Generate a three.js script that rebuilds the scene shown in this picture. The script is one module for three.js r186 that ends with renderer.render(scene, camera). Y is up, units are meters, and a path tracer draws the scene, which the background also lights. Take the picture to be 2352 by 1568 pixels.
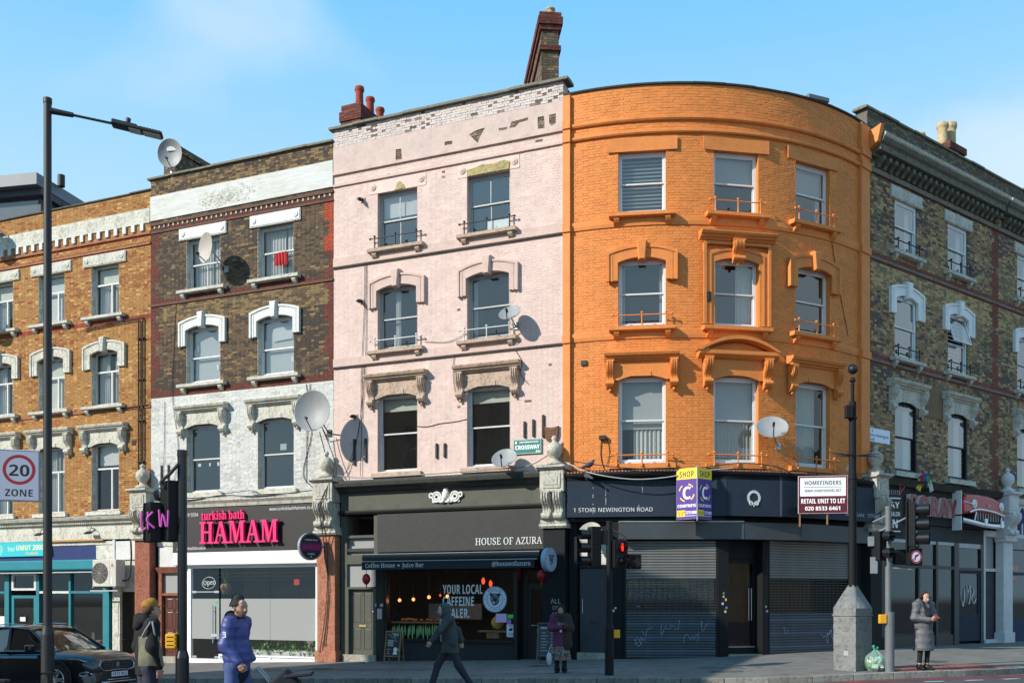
import * as THREE from 'three';
import { mergeGeometries, mergeVertices, toCreasedNormals } from 'three/addons/utils/BufferGeometryUtils.js';
import { RoundedBoxGeometry } from 'three/addons/geometries/RoundedBoxGeometry.js';
import { FontLoader } from 'three/addons/loaders/FontLoader.js';
import { TextGeometry } from 'three/addons/geometries/TextGeometry.js';
import { MarchingCubes } from 'three/addons/objects/MarchingCubes.js';

// ---------------------------------------------------------------- camera, sky, sun, exposure
const scene = new THREE.Scene();
const FPX = 2300, VW = 2352, VH = 1568;                       // level camera with a rising lens shift, so verticals stay vertical
const camera = new THREE.PerspectiveCamera(2 * Math.atan(VH / 2 / FPX) * 180 / Math.PI, VW / VH, 0.1, 900);
camera.position.set(0, 1.74, 0);
camera.lookAt(0, 1.74, -10);
camera.setViewOffset(VW, VH, 0, -592, VW, VH);
const renderer = new THREE.WebGLRenderer({ antialias: true });
renderer.toneMapping = THREE.LinearToneMapping;
renderer.toneMappingExposure = 1.2;
renderer.shadowMap.enabled = true;

const SUN = new THREE.Vector3(-0.88 * 0.857, 0.515, 0.475 * 0.857).normalize();
const sun = new THREE.DirectionalLight(new THREE.Color(1.0, 0.93, 0.82), 5);
sun.target.position.set(0, 6, -28); sun.position.copy(SUN).multiplyScalar(120).add(sun.target.position);
sun.castShadow = true; sun.shadow.mapSize.set(4096, 4096); sun.shadow.radius = 1;
Object.assign(sun.shadow.camera, { left: -45, right: 45, top: 40, bottom: -40, near: 1, far: 260 });
scene.add(sun, sun.target);

// random numbers and noise
function rng(seed) { let a = seed >>> 0; return () => { a = (a + 0x6D2B79F5) | 0; let t = Math.imul(a ^ (a >>> 15), 1 | a); t = (t + Math.imul(t ^ (t >>> 7), 61 | t)) ^ t; return ((t ^ (t >>> 14)) >>> 0) / 4294967296; }; }
const hash = (x, y, z = 0) => { let h = Math.imul(x | 0, 374761393) ^ Math.imul(y | 0, 668265263) ^ Math.imul(z | 0, 2147483647 - 91); h = Math.imul(h ^ (h >>> 13), 1274126177); return ((h ^ (h >>> 16)) >>> 0) / 4294967296; };
const sm = (t) => t * t * (3 - 2 * t), lerp = (a, b, t) => a + (b - a) * t, clamp = (v, a = 0, b = 1) => Math.min(b, Math.max(a, v));
const step = (a, b, v) => sm(clamp((v - a) / (b - a)));
function vnoise(x, y, p = 0, z = 0) {                            // value noise, period p when given
  const xi = Math.floor(x), yi = Math.floor(y), u = sm(x - xi), v = sm(y - yi), w = (q) => (p ? ((q % p) + p) % p : q);
  const h = (i, j) => hash(w(xi + i), w(yi + j), z);
  return lerp(lerp(h(0, 0), h(1, 0), u), lerp(h(0, 1), h(1, 1), u), v);
}
function fbm(x, y, oct = 4, p = 0, z = 0) { let s = 0, a = 0.5, n = 0; for (let i = 0; i < oct; i++) { s += a * vnoise(x, y, p, z + i * 17); n += a; a *= 0.5; x *= 2; y *= 2; p *= 2; } return s / n; }

// the sky: clear blue, paler towards the horizon, a few thin wisps
{
  const W = 1280, H = 640, d = new Float32Array(W * H * 4);
  for (let j = 0; j < H; j++) {
    const el = (j + 0.5) / H * Math.PI - Math.PI / 2;            // row 0 is the nadir
    for (let i = 0; i < W; i++) {
      const az = (i + 0.5) / W * Math.PI * 2;
      const cx = Math.cos(az) * Math.cos(el), cz = Math.sin(az) * Math.cos(el), up = Math.sin(el);
      const t = step(0.27, 0.6, up), t2 = step(0.5, 1.0, up);
      let r = lerp(lerp(0.43, 0.13, t), 0.09, t2), g = lerp(lerp(0.67, 0.48, t), 0.37, t2), b = lerp(lerp(0.84, 0.85, t), 0.76, t2);
      if (up > 0.005) {
        const px = cx / (up + 0.22) * 2.2, pz = cz / (up + 0.22) * 2.2;
        const wx = fbm(px * 0.7 + 3, pz * 0.7 + 9, 3, 0, 5) * 2.4;
        let c = fbm(px * 1.1 + wx + 12, pz * 1.3 + wx * 0.6 + 71, 7, 0, 3);
        c += 0.3 * step(0.25, 0.85, -cx * 1.25 + (0.5 - up) * 1.1) - 0.07;      // thicker towards the right
        c = step(0.47, 0.82, c) * 0.5 * step(0.0, 0.15, up);
        r = lerp(r, 0.74, c); g = lerp(g, 0.8, c); b = lerp(b, 0.85, c);
      }
      if (up < 0) { const q = step(0, -0.1, up); r = lerp(r, 0.18, q); g = lerp(g, 0.18, q); b = lerp(b, 0.18, q); }
      const k = (j * W + i) * 4; d[k] = r; d[k + 1] = g; d[k + 2] = b; d[k + 3] = 1;
    }
  }
  const t = new THREE.DataTexture(d, W, H, THREE.RGBAFormat, THREE.FloatType);
  t.mapping = THREE.EquirectangularReflectionMapping; t.magFilter = t.minFilter = THREE.LinearFilter; t.needsUpdate = true;
  scene.background = t; scene.environment = t;
}

// ---------------------------------------------------------------- materials
function texture(n, fn, colour = true) {
  const d = new Uint8Array(n * n * 4);
  for (let j = 0; j < n; j++) for (let i = 0; i < n; i++) { const c = fn(i / n, j / n), k = (j * n + i) * 4; for (let q = 0; q < 3; q++) d[k + q] = clamp(Array.isArray(c) ? c[q] : c) * 255; d[k + 3] = 255; }
  const t = new THREE.DataTexture(d, n, n); t.wrapS = t.wrapT = THREE.RepeatWrapping; t.magFilter = THREE.LinearFilter; t.minFilter = THREE.LinearMipmapLinearFilter; t.generateMipmaps = true;
  if (colour) t.colorSpace = THREE.SRGBColorSpace; t.needsUpdate = true; return t;
}
const rep = (t, m) => { const c = t.clone(); c.repeat.set(1 / m, 1 / m); c.needsUpdate = true; return c; };
const T = {};
T.grime = rep(texture(512, (u, v) => { const a = fbm(u * 8, v * 8, 6, 8, 1), b = fbm(u * 32, v * 32, 3, 32, 9), s = step(0.6, 0.74, fbm(u * 16, v * 16, 4, 16, 30)); return 1.03 - 0.09 * a - 0.06 * b - 0.03 * s; }), 2.6);
T.stone = rep(texture(512, (u, v) => { const a = fbm(u * 8, v * 8, 6, 8, 41), s = step(0.52, 0.7, fbm(u * 20, v * 20, 5, 20, 50)), l = step(0.64, 0.72, fbm(u * 12, v * 12, 4, 12, 77)); const k = 1.04 - 0.16 * a - 0.13 * s - 0.16 * step(0.68, 0.74, fbm(u * 40, v * 40, 3, 40, 58)); return [k + 0.02 * l, k, k - 0.02 - 0.05 * l]; }), 1.3);
T.asphalt = rep(texture(512, (u, v) => { const a = fbm(u * 6, v * 6, 4, 6, 60), g = hash(u * 512, v * 512, 8), s = step(0.62, 0.7, fbm(u * 10, v * 10, 4, 10, 66)); return 0.98 - 0.2 * a + (g > 0.93 ? 0.12 : 0) - (g < 0.12 ? 0.16 : 0) - 0.12 * s; }), 2.2);
T.fine = rep(texture(256, (u, v) => fbm(u * 32, v * 32, 4, 32, 90), false), 0.5);
T.lump = rep(texture(256, (u, v) => fbm(u * 10, v * 10, 5, 10, 95), false), 0.8);
T.glass = rep(texture(256, (u, v) => fbm(u * 4, v * 4, 2, 4, 99), false), 1.6);
T.cloth = rep(texture(256, (u, v) => 0.86 + 0.14 * fbm(u * 24, v * 24, 3, 24, 12)), 0.4);
T.wood = rep(texture(256, (u, v) => 0.72 + 0.28 * fbm(u * 24, v * 3, 4, 24, 15)), 0.8);
const lin = (c) => { const k = new THREE.Color(); if (Array.isArray(c)) k.setRGB(c[0], c[1], c[2]); else k.set(c); return k; };
function M(c, o = {}) {
  const { map = 'grime', bump, bs = 0.004, ...r } = o;
  const m = new (r.transmission || r.clearcoat || r.ior ? THREE.MeshPhysicalMaterial : THREE.MeshStandardMaterial)({ color: lin(c), roughness: 0.85, metalness: 0, ...r });
  if (map) m.map = T[map]; if (bump) { m.bumpMap = T[bump]; m.bumpScale = bs; } return m;
}
const mat = {
  white: M([0.62, 0.63, 0.605], { roughness: 0.6 }), whiteNew: M([0.66, 0.67, 0.66], { roughness: 0.35, map: null }), stoneWhite: M([0.58, 0.565, 0.515], { map: 'stone', bump: 'lump', bs: 0.006 }),
  pinkTrim: M([0.62, 0.455, 0.395], { map: 'grime', bump: 'lump', bs: 0.004 }), pinkPaint: M([0.74, 0.56, 0.495], { map: 'grime', bump: 'lump', bs: 0.008 }), pinkStain: M([0.50, 0.37, 0.30], { map: 'stone', bump: 'lump', bs: 0.006 }),
  orange: M([0.74, 0.243, 0.05], { map: 'grime', roughness: 0.7, bump: 'lump', bs: 0.004 }), stone: M([0.36, 0.34, 0.29], { map: 'stone', bump: 'lump', bs: 0.01 }), stoneTan: M([0.42, 0.34, 0.16], { map: 'stone', bump: 'lump', bs: 0.02 }),
  coping: M([0.20, 0.185, 0.14], { map: 'stone', bump: 'lump', bs: 0.01 }), slate: M([0.045, 0.05, 0.055], { roughness: 0.6 }), lead: M([0.14, 0.15, 0.16], { roughness: 0.5 }),
  black: M([0.012, 0.013, 0.014], { roughness: 0.45, ior: 1.28 }), blackGloss: M([0.01, 0.011, 0.013], { roughness: 0.25, map: null }), iron: M([0.015, 0.015, 0.016], { roughness: 0.55 }), ironBrown: M([0.05, 0.035, 0.028], { map: 'stone' }),
  steel: M([0.6, 0.6, 0.6], { metalness: 1, roughness: 0.35, map: null }), galv: M([0.42, 0.44, 0.45], { metalness: 0.6, roughness: 0.5 }), dish: M([0.30, 0.31, 0.31], { roughness: 0.55, map: 'grime' }), dishPale: M([0.44, 0.40, 0.35], { roughness: 0.6 }),
  curtain: M([0.80, 0.80, 0.80], { map: 'cloth', side: THREE.DoubleSide, transmission: 0.25, thickness: 0, roughness: 1 }), net: M([0.55, 0.56, 0.52], { map: 'cloth', side: THREE.DoubleSide }), blindGrey: M([0.40, 0.42, 0.43], { map: null }), blindCream: M([0.62, 0.62, 0.55]),
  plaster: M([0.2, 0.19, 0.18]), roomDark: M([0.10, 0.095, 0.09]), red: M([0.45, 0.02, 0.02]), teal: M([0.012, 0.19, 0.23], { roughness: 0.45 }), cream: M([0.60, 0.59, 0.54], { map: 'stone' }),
  olive: M([0.10, 0.102, 0.082], { roughness: 0.5, ior: 1.28 }), oliveDark: M([0.03, 0.032, 0.028], { roughness: 0.5, ior: 1.28 }), navy: M([0.028, 0.041, 0.06], { roughness: 0.5, ior: 1.28 }), charcoal: M([0.012, 0.013, 0.015], { roughness: 0.7, ior: 1.28 }),
  terracotta: M([0.42, 0.165, 0.10], { map: 'stone', bump: 'lump', bs: 0.02 }), redPot: M([0.34, 0.05, 0.025], { map: 'stone' }), buffPot: M([0.52, 0.40, 0.24], { map: 'stone' }), woodRed: M([0.13, 0.035, 0.018], { roughness: 0.4, map: 'wood' }), wood: M([0.34, 0.19, 0.08], { map: 'wood' }),
  yellow: M([0.72, 0.34, 0.01], { roughness: 0.5, map: null }), cable: M([0.03, 0.03, 0.03], { map: null }), cableGrey: M([0.25, 0.25, 0.24], { map: null }),
};
const glassOf = (tr, ior) => new THREE.MeshPhysicalMaterial({ color: lin([0.82, 0.85, 0.84]), roughness: 0.015, transmission: tr, thickness: 0, ior, bumpMap: T.glass, bumpScale: 0.003 });
mat.pane = glassOf(0.99, 2.1);            // old single glass
mat.paneClear = glassOf(0.99, 1.7);       // cleaner glass that shows the curtains
mat.paneSky = glassOf(0.99, 2.9);         // coated double glazing
mat.paneBlue = glassOf(0.99, 2.6);
mat.shopPane = new THREE.MeshPhysicalMaterial({ color: lin([0.93, 0.96, 0.95]), roughness: 0.01, transmission: 1, thickness: 0, ior: 1.6 });
mat.frost = new THREE.MeshPhysicalMaterial({ color: lin([0.36, 0.37, 0.365]), roughness: 0.7, transmission: 0.25, thickness: 0, ior: 1.5 });

// ---------------------------------------------------------------- geometry helpers
function metreUV(g) {                                            // planar uv in metres, by the way each face points
  if (g.index) g = g.toNonIndexed();
  const p = g.attributes.position, n = p.count, uv = new Float32Array(n * 2), a = new THREE.Vector3(), b = new THREE.Vector3(), c = new THREE.Vector3();
  for (let i = 0; i < n; i += 3) {
    a.fromBufferAttribute(p, i); b.fromBufferAttribute(p, i + 1); c.fromBufferAttribute(p, i + 2);
    const nx = Math.abs((b.y - a.y) * (c.z - a.z) - (b.z - a.z) * (c.y - a.y)), ny = Math.abs((b.z - a.z) * (c.x - a.x) - (b.x - a.x) * (c.z - a.z)), nz = Math.abs((b.x - a.x) * (c.y - a.y) - (b.y - a.y) * (c.x - a.x));
    for (let k = 0; k < 3; k++) { const v = [a, b, c][k]; const q = nz >= nx && nz >= ny ? [v.x, v.y] : nx >= ny ? [v.z, v.y] : [v.x, v.z]; uv[(i + k) * 2] = q[0]; uv[(i + k) * 2 + 1] = q[1]; }
  }
  g.setAttribute('uv', new THREE.BufferAttribute(uv, 2)); return g;
}
function clean(g, keepUV) { if (g.index) g = g.toNonIndexed(); for (const k of Object.keys(g.attributes)) if (!['position', 'normal', 'uv'].includes(k)) g.deleteAttribute(k); if (!g.attributes.normal) g.computeVertexNormals(); g.groups = []; return keepUV ? g : metreUV(g); }
const names = {};
function numbered(n) { const k = names[n] = (names[n] ?? -1) + 1; return k ? n + '_' + String(k).padStart(3, '0') : n; }
function mesh(name, geos, m, parent = scene, keepUV = false) {
  let list = (Array.isArray(geos) ? geos : [geos]).map((g) => clean(g, keepUV));
  const o = new THREE.Mesh(list.length > 1 ? mergeGeometries(list) : list[0], m);
  o.name = parent === scene ? numbered(name) : name; o.castShadow = o.receiveShadow = true; parent.add(o); return o;
}
function thing(name, label, category, pos = [0, 0, 0], turn = 0, group) {
  const o = new THREE.Group(); o.name = numbered(name); o.position.set(...pos); o.rotation.y = turn; o.userData = { label, category }; if (group) o.userData.group = group; scene.add(o); return o;
}
function tag(o, label, category, group) { Object.assign(o.userData, { label, category }); if (group) o.userData.group = group; return o; }
function structure(o) { o.userData.kind = 'structure'; return o; }
function box(w, h, d, x = 0, y = 0, z = 0, ry = 0, rx = 0, rz = 0) { const g = new THREE.BoxGeometry(w, h, d); if (rx) g.rotateX(rx); if (rz) g.rotateZ(rz); if (ry) g.rotateY(ry); g.translate(x, y, z); return g; }
const bx = (x0, x1, y0, y1, z0, z1) => box(x1 - x0, y1 - y0, z1 - z0, (x0 + x1) / 2, (y0 + y1) / 2, (z0 + z1) / 2);
function rbox(w, h, d, r, x = 0, y = 0, z = 0, seg = 2) { const g = new RoundedBoxGeometry(w, h, d, seg, r); g.translate(x, y, z); return g; }
function cyl(r0, r1, h, x = 0, y = 0, z = 0, n = 16) { const g = new THREE.CylinderGeometry(r1, r0, h, n); g.translate(x, y + h / 2, z); return g; }      // base at y
function ball(r, x, y, z, sy = 1, n = 14) { const g = new THREE.SphereGeometry(r, n, Math.ceil(n * 0.7)); g.scale(1, sy, 1); g.translate(x, y, z); return g; }
function tube(pts, r, n = 6, seg) { const c = new THREE.CatmullRomCurve3(pts.map((p) => new THREE.Vector3(...p)), false, 'centripetal'); return new THREE.TubeGeometry(c, seg ?? Math.max(4, pts.length * 5), r, n, false); }
function rod(a, b, r, n = 8, r1 = r) { const A = new THREE.Vector3(...a), B = new THREE.Vector3(...b), d = B.clone().sub(A), g = new THREE.CylinderGeometry(r1, r, d.length(), n); g.applyQuaternion(new THREE.Quaternion().setFromUnitVectors(new THREE.Vector3(0, 1, 0), d.normalize())); g.translate(...A.add(B).multiplyScalar(0.5).toArray()); return g; }
function lathe(pts, n = 20, x = 0, y = 0, z = 0) { const g = new THREE.LatheGeometry(pts.map((p) => new THREE.Vector2(...p)), n); g.translate(x, y, z); return g; }
const poly = (pts) => new THREE.Shape(pts.map((p) => new THREE.Vector2(...p)));
function ext(shape, depth, o = {}) { const g = new THREE.ExtrudeGeometry(shape, { depth, bevelEnabled: false, curveSegments: 10, ...o }); return g; }
function mould(prof, s0, s1, steps = 1) { const g = ext(poly(prof), s1 - s0, { steps }); g.rotateY(-Math.PI / 2); g.translate(s1, 0, 0); return g; }     // profile [out, up] drawn along x
const CAM = new THREE.Vector3(0, 1.74, 0);

// ground level: the street falls gently to the left
const G = (x) => x < 3 ? 0.034 * Math.max(x, -40) : 0.102 + 0.138 * step(3, 9, x) + 0.034 * 0;
const SG = (x) => { const a = G(x); return x > 1.5 && x < 3 ? a : a; };

// facade frames: a flat front, or one bent round a circle
const flat = { map: (s, y, d) => [s, y, d], put: (o, s, y, d) => { o.position.set(s, y, d); return o; }, sub: 99 };
const RAD = 8.2;
const arc = { map: (s, y, d) => [(RAD + d) * Math.sin(s / RAD), y, (RAD + d) * Math.cos(s / RAD)], put: (o, s, y, d) => { o.position.set(...arc.map(s, y, d)); o.rotation.y = s / RAD; return o; }, sub: 0.3 };
function bend(F, g) { if (F === flat) return g; if (g.index) g = g.toNonIndexed(); const p = g.attributes.position; for (let i = 0; i < p.count; i++) p.setXYZ(i, ...F.map(p.getX(i), p.getY(i), p.getZ(i))); g.computeVertexNormals(); return g; }
const bmould = (F, prof, s0, s1) => bend(F, mould(prof, s0, s1, F === flat ? 1 : Math.ceil((s1 - s0) / 0.3)));

class Quads {
  constructor() { this.p = []; this.n = []; this.c = []; }
  quad(a, b, c, d, col) {
    const ux = b[0] - a[0], uy = b[1] - a[1], uz = b[2] - a[2], vx = d[0] - a[0], vy = d[1] - a[1], vz = d[2] - a[2];
    let nx = uy * vz - uz * vy, ny = uz * vx - ux * vz, nz = ux * vy - uy * vx; const l = Math.hypot(nx, ny, nz) || 1; nx /= l; ny /= l; nz /= l;
    this.p.push(...a, ...b, ...c, ...a, ...c, ...d);
    for (let i = 0; i < 6; i++) { this.n.push(nx, ny, nz); if (col) this.c.push(col[0], col[1], col[2]); }
  }
  geo() { const g = new THREE.BufferGeometry(); g.setAttribute('position', new THREE.Float32BufferAttribute(this.p, 3)); g.setAttribute('normal', new THREE.Float32BufferAttribute(this.n, 3)); if (this.c.length) g.setAttribute('color', new THREE.Float32BufferAttribute(this.c, 3)); return metreUV(g); }
}
// a wall with rectangular openings {a, b, c, d} = s from a to b, y from c to d
function wallGeo(F, s0, s1, y0, y1, ops, d0, d1) {
  let xs = [s0, s1], ys = [y0, y1];
  for (const o of ops) { xs.push(o.a, o.b); ys.push(o.c, o.d); }
  const uniq = (v, lo, hi) => [...new Set(v.map((q) => +clamp(q, lo, hi).toFixed(4)))].sort((p, q) => p - q);
  xs = uniq(xs, s0, s1); ys = uniq(ys, y0, y1);
  const fine = []; xs.forEach((x, i) => { fine.push(x); if (i < xs.length - 1) { const n = Math.ceil((xs[i + 1] - x) / F.sub); for (let k = 1; k < n; k++) fine.push(x + (xs[i + 1] - x) * k / n); } }); xs = fine;
  const full = (i, j) => i >= 0 && j >= 0 && i < xs.length - 1 && j < ys.length - 1 && !ops.some((o) => { const x = (xs[i] + xs[i + 1]) / 2, y = (ys[j] + ys[j + 1]) / 2; return x > o.a && x < o.b && y > o.c && y < o.d; });
  const q = new Quads();
  for (let i = 0; i < xs.length - 1; i++) for (let j = 0; j < ys.length - 1; j++) if (full(i, j)) {
    const [a, b, c, d] = [xs[i], xs[i + 1], ys[j], ys[j + 1]], m = F.map;
    q.quad(m(a, c, d1), m(b, c, d1), m(b, d, d1), m(a, d, d1)); q.quad(m(b, c, d0), m(a, c, d0), m(a, d, d0), m(b, d, d0));
    if (!full(i - 1, j)) q.quad(m(a, c, d0), m(a, c, d1), m(a, d, d1), m(a, d, d0));
    if (!full(i + 1, j)) q.quad(m(b, c, d1), m(b, c, d0), m(b, d, d0), m(b, d, d1));
    if (!full(i, j - 1)) q.quad(m(a, c, d0), m(b, c, d0), m(b, c, d1), m(a, c, d1));
    if (!full(i, j + 1)) q.quad(m(a, d, d1), m(b, d, d1), m(b, d, d0), m(a, d, d0));
  }
  return q.geo();
}
// bricks laid in Flemish bond round the openings; the 300 nearest stretchers are meshes of their own
const brickShare = new THREE.BoxGeometry(0.215, 0.065, 0.03);
function bricks(F, wall, s0, s1, y0, y1, ops, tone, pal, o = {}) {
  const { proud = 0.009, wob = 0.003, single = 300, seed = 1, roughness = 0.9, gone = 0 } = o, R = rng(seed), ch = 0.075, list = [];
  const rows = Math.round((y1 - y0) / ch);
  for (let r = 0; r < rows; r++) {
    const yb = y0 + r * ch, ym = yb + ch / 2; let free = [[s0, s1]];
    for (const q of ops) if (ym > q.c && ym < q.d) free = free.flatMap(([a, b]) => q.b <= a || q.a >= b ? [[a, b]] : [[a, q.a], [q.b, b]].filter(([u, v]) => v - u > 0.02));
    let s = s0 - 0.3375 + (r % 2 ? 0.16875 : 0);
    for (let k = 0; s < s1; k++) {
      const w = k % 2 ? 0.1025 : 0.215, a = s, b = s + w; s = b + 0.01;
      for (const [u, v] of free) { const x0 = Math.max(a, u), x1 = Math.min(b, v); if (x1 - x0 < 0.03) continue; if (gone && R() < gone) continue; list.push({ a: x0, b: x1, y: yb + 0.005, t: tone((x0 + x1) / 2, ym, R, r), e: proud + (R() - 0.5) * wob * 2, j: [R(), R(), R(), R()] }); }
    }
  }
  const all = list.filter((k) => k.b - k.a > 0.2149), v = new THREE.Vector3(); wall.updateWorldMatrix(true, false);
  for (const k of all) { v.set(...F.map((k.a + k.b) / 2, k.y + 0.03, 0)).applyMatrix4(wall.matrixWorld); k.dist = v.distanceTo(CAM); }
  const own = new Set(all.sort((p, q) => p.dist - q.dist).slice(0, single));
  const q = new Quads(), m = F.map;
  for (const k of list) {
    if (own.has(k)) continue;
    const { a, b, y, e, j } = k, t = y + 0.065, c = pal[k.t], w = wob * 0.8, f = [e + (j[0] - 0.5) * w, e + (j[1] - 0.5) * w, e + (j[2] - 0.5) * w, e + (j[3] - 0.5) * w];
    const A = m(a, y, f[0]), B = m(b, y, f[1]), C = m(b, t, f[2]), D = m(a, t, f[3]), A0 = m(a, y, -0.004), B0 = m(b, y, -0.004), C0 = m(b, t, -0.004), D0 = m(a, t, -0.004);
    q.quad(A, B, C, D, c); q.quad(A0, A, D, D0, c); q.quad(B, B0, C0, C, c); q.quad(A0, B0, B, A, c); q.quad(D, C, C0, D0, c);
  }
  const bm = new THREE.MeshStandardMaterial({ vertexColors: true, roughness, map: T.grime, bumpMap: T.fine, bumpScale: 0.003 });
  const rest = new THREE.Mesh(q.geo(), bm); rest.name = 'brickwork'; rest.userData.kind = 'stuff'; rest.castShadow = rest.receiveShadow = true; wall.add(rest);
  const mats = pal.map((c) => new THREE.MeshStandardMaterial({ color: lin(c), roughness, map: T.grime, bumpMap: T.fine, bumpScale: 0.003 }));
  for (const k of own) { const b = new THREE.Mesh(brickShare, mats[k.t]); b.name = 'brick'; F.put(b, (k.a + k.b) / 2, k.y + 0.0325, k.e - 0.015); b.rotation.x = (k.j[0] - 0.5) * 0.03; b.castShadow = b.receiveShadow = true; wall.add(b); }
}
const bandOp = (a, b, c, d) => ({ a, b, c, d });
const mix = (a, b, t) => a.map((v, i) => lerp(v, b[i], t));
const tones = (base, spread, n, seed) => { const R = rng(seed); return Array.from({ length: n }, () => { const k = 1 + (R() - 0.5) * spread; return base.map((c) => c * k * (1 + (R() - 0.5) * spread * 0.25)); }); };
// ---------------------------------------------------------------- ground, pavement, kerb, markings
{
  const xs = [-400, -120, -60, -40, -30]; for (let x = -28; x <= 28; x += 1) xs.push(x); xs.push(32, 45, 70, 140, 400);
  const zs = [400, 150, 60, 20, 0, -10, -16]; for (let z = -18; z >= -40; z -= 2) zs.push(z); zs.push(-60, -120, -400);
  const q = new Quads(), y = (x) => G(x) - 0.13;
  for (let i = 0; i < xs.length - 1; i++) for (let j = 0; j < zs.length - 1; j++) { const [a, b, c, d] = [xs[i], xs[i + 1], zs[j], zs[j + 1]]; q.quad([a, y(a), c], [b, y(b), c], [b, y(b), d], [a, y(a), d]); }
  structure(mesh('road', q.geo(), M([0.085, 0.085, 0.087], { map: 'asphalt', bump: 'fine', bs: 0.01 })));
}
const U = [0.9191, -0.3939], V = [0.7859, 0.6184];                // along the two streets, (x, distance)
const kerbPts = []; for (const t of [34, 24, 16, 10, 6, 3]) kerbPts.push([-0.75 - U[0] * t, 22.44 - U[1] * t]);
kerbPts.push([-0.75, 22.44], [1.5, 21.5], [3.3, 20.85], [5, 20.4], [7.4, 20.6], [10, 21.35], [12.3, 22.65], [16, 25.4]); for (const t of [4, 9, 16, 30]) kerbPts.push([16 + V[0] * t, 25.4 + V[1] * t]);
const kerbCurve = new THREE.CatmullRomCurve3(kerbPts.map(([x, z]) => new THREE.Vector3(x, 0, -z)), false, 'centripetal');
const KL = kerbCurve.getLength(), KN = Math.round(KL / 0.9), kerb = kerbCurve.getSpacedPoints(KN);
const inward = kerb.map((p, i) => { const a = kerb[Math.max(0, i - 1)], b = kerb[Math.min(KN, i + 1)], t = b.clone().sub(a).normalize(); return new THREE.Vector3(t.z, 0, -t.x); });
const off = (i, d, h) => { const p = kerb[i].clone().addScaledVector(inward[i], d); return [p.x, G(p.x) + h, p.z]; };
{
  const q = new Quads(), ds = [0.15, 1, 2, 3, 4, 5, 6, 7.5, 9.5];
  for (let i = 0; i < KN; i++) for (let k = 0; k < ds.length - 1; k++) q.quad(off(i, ds[k], 0), off(i + 1, ds[k], 0), off(i + 1, ds[k + 1], 0), off(i, ds[k + 1], 0));
  const pave = structure(mesh('pavement', q.geo(), M([0.22, 0.205, 0.18], { map: 'asphalt', bump: 'fine', bs: 0.008 })));
  const R = rng(4), kms = [[0.27, 0.26, 0.24], [0.22, 0.21, 0.19], [0.31, 0.3, 0.27]].map((c) => M(c, { map: 'stone', bump: 'fine', bs: 0.006 }));
  for (let i = 4; i < KN - 4; i++) {
    const a = off(i, 0, 0), b = off(i + 1, 0, 0), L = Math.hypot(b[0] - a[0], b[2] - a[2]), n = inward[i];
    const g = rbox(L - 0.012, 0.22, 0.15, 0.012, 0, 0, 0, 1), o = mesh('kerb_stone', g, kms[Math.floor(R() * 3)], pave);
    o.position.set((a[0] + b[0]) / 2 + n.x * 0.075, (a[1] + b[1]) / 2 - 0.107, (a[2] + b[2]) / 2 + n.z * 0.075); o.rotation.y = -Math.atan2(b[2] - a[2], b[0] - a[0]); o.rotation.z = Math.atan2(b[1] - a[1], L);
  }
  // patched strips in the asphalt, the reddish tactile slabs at the crossing
  const patch = (i0, i1, d0, d1, h, c, name) => { const s = new Quads(); for (let i = i0; i < i1; i++) s.quad(off(i, d0, h), off(i + 1, d0, h), off(i + 1, d1, h), off(i, d1, h)); return mesh(name, s.geo(), M(c, { map: 'asphalt', bump: 'fine', bs: 0.006 }), pave); };
  const near = (x) => kerb.reduce((m, p, i) => Math.abs(p.x - x) < Math.abs(kerb[m].x - x) ? i : m, 0);
  patch(near(-9), near(-3.5), 2.2, 3.0, 0.004, [0.14, 0.137, 0.13], 'asphalt_patch'); patch(near(-1.5), near(2.2), 1.2, 2.4, 0.004, [0.25, 0.245, 0.225], 'asphalt_patch'); patch(near(3.4), near(5.4), 2.6, 3.4, 0.004, [0.14, 0.138, 0.13], 'asphalt_patch');
  const tm = [M([0.30, 0.10, 0.075], { map: 'asphalt' }), M([0.25, 0.085, 0.065], { map: 'asphalt' })];
  for (let a = 0; a < 8; a++) for (let b = 0; b < 3; b++) {
    const X = 8.3 + a * 0.405, D = 0.36 + b * 0.405, i = near(X), p = off(i, D, 0), px = X - inward[i].x * 0; const o = mesh('tactile_slab', [box(0.395, 0.02, 0.395), ...[...Array(9)].map((_, k) => cyl(0.02, 0.014, 0.006, -0.13 + (k % 3) * 0.13, 0.01, -0.13 + Math.floor(k / 3) * 0.13, 6))], tm[(a + b) % 2], pave);
    const q0 = kerb[i], f = (X - q0.x); const t = new THREE.Vector3(-inward[i].z, 0, inward[i].x); o.position.set(q0.x + t.x * f / t.x + inward[i].x * D, G(X) + 0.0, q0.z + t.z * f / t.x + inward[i].z * D); o.rotation.y = -Math.atan2(t.z, t.x);
  }
  { const R2 = rng(91), g = []; for (let k = 0; k < 420; k++) { const i = 4 + Math.floor(R2() * (KN - 10)), p = off(i, 0.3 + R2() * 5.4, 0.003), r = 0.012 + R2() * 0.022; g.push(new THREE.CircleGeometry(r, 7).rotateX(-Math.PI / 2).scale(1, 1, 0.7 + R2() * 0.5).translate(p[0] + R2() * 0.8, p[1] + 0.002, p[2])); } mesh('gum_spots', g.filter((_, k) => k % 3), M([0.34, 0.33, 0.31], { map: null }), pave).userData.kind = 'stuff'; mesh('dark_spots', g.filter((_, k) => !(k % 3)), M([0.07, 0.07, 0.068], { map: null }), pave).userData.kind = 'stuff'; }
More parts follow.
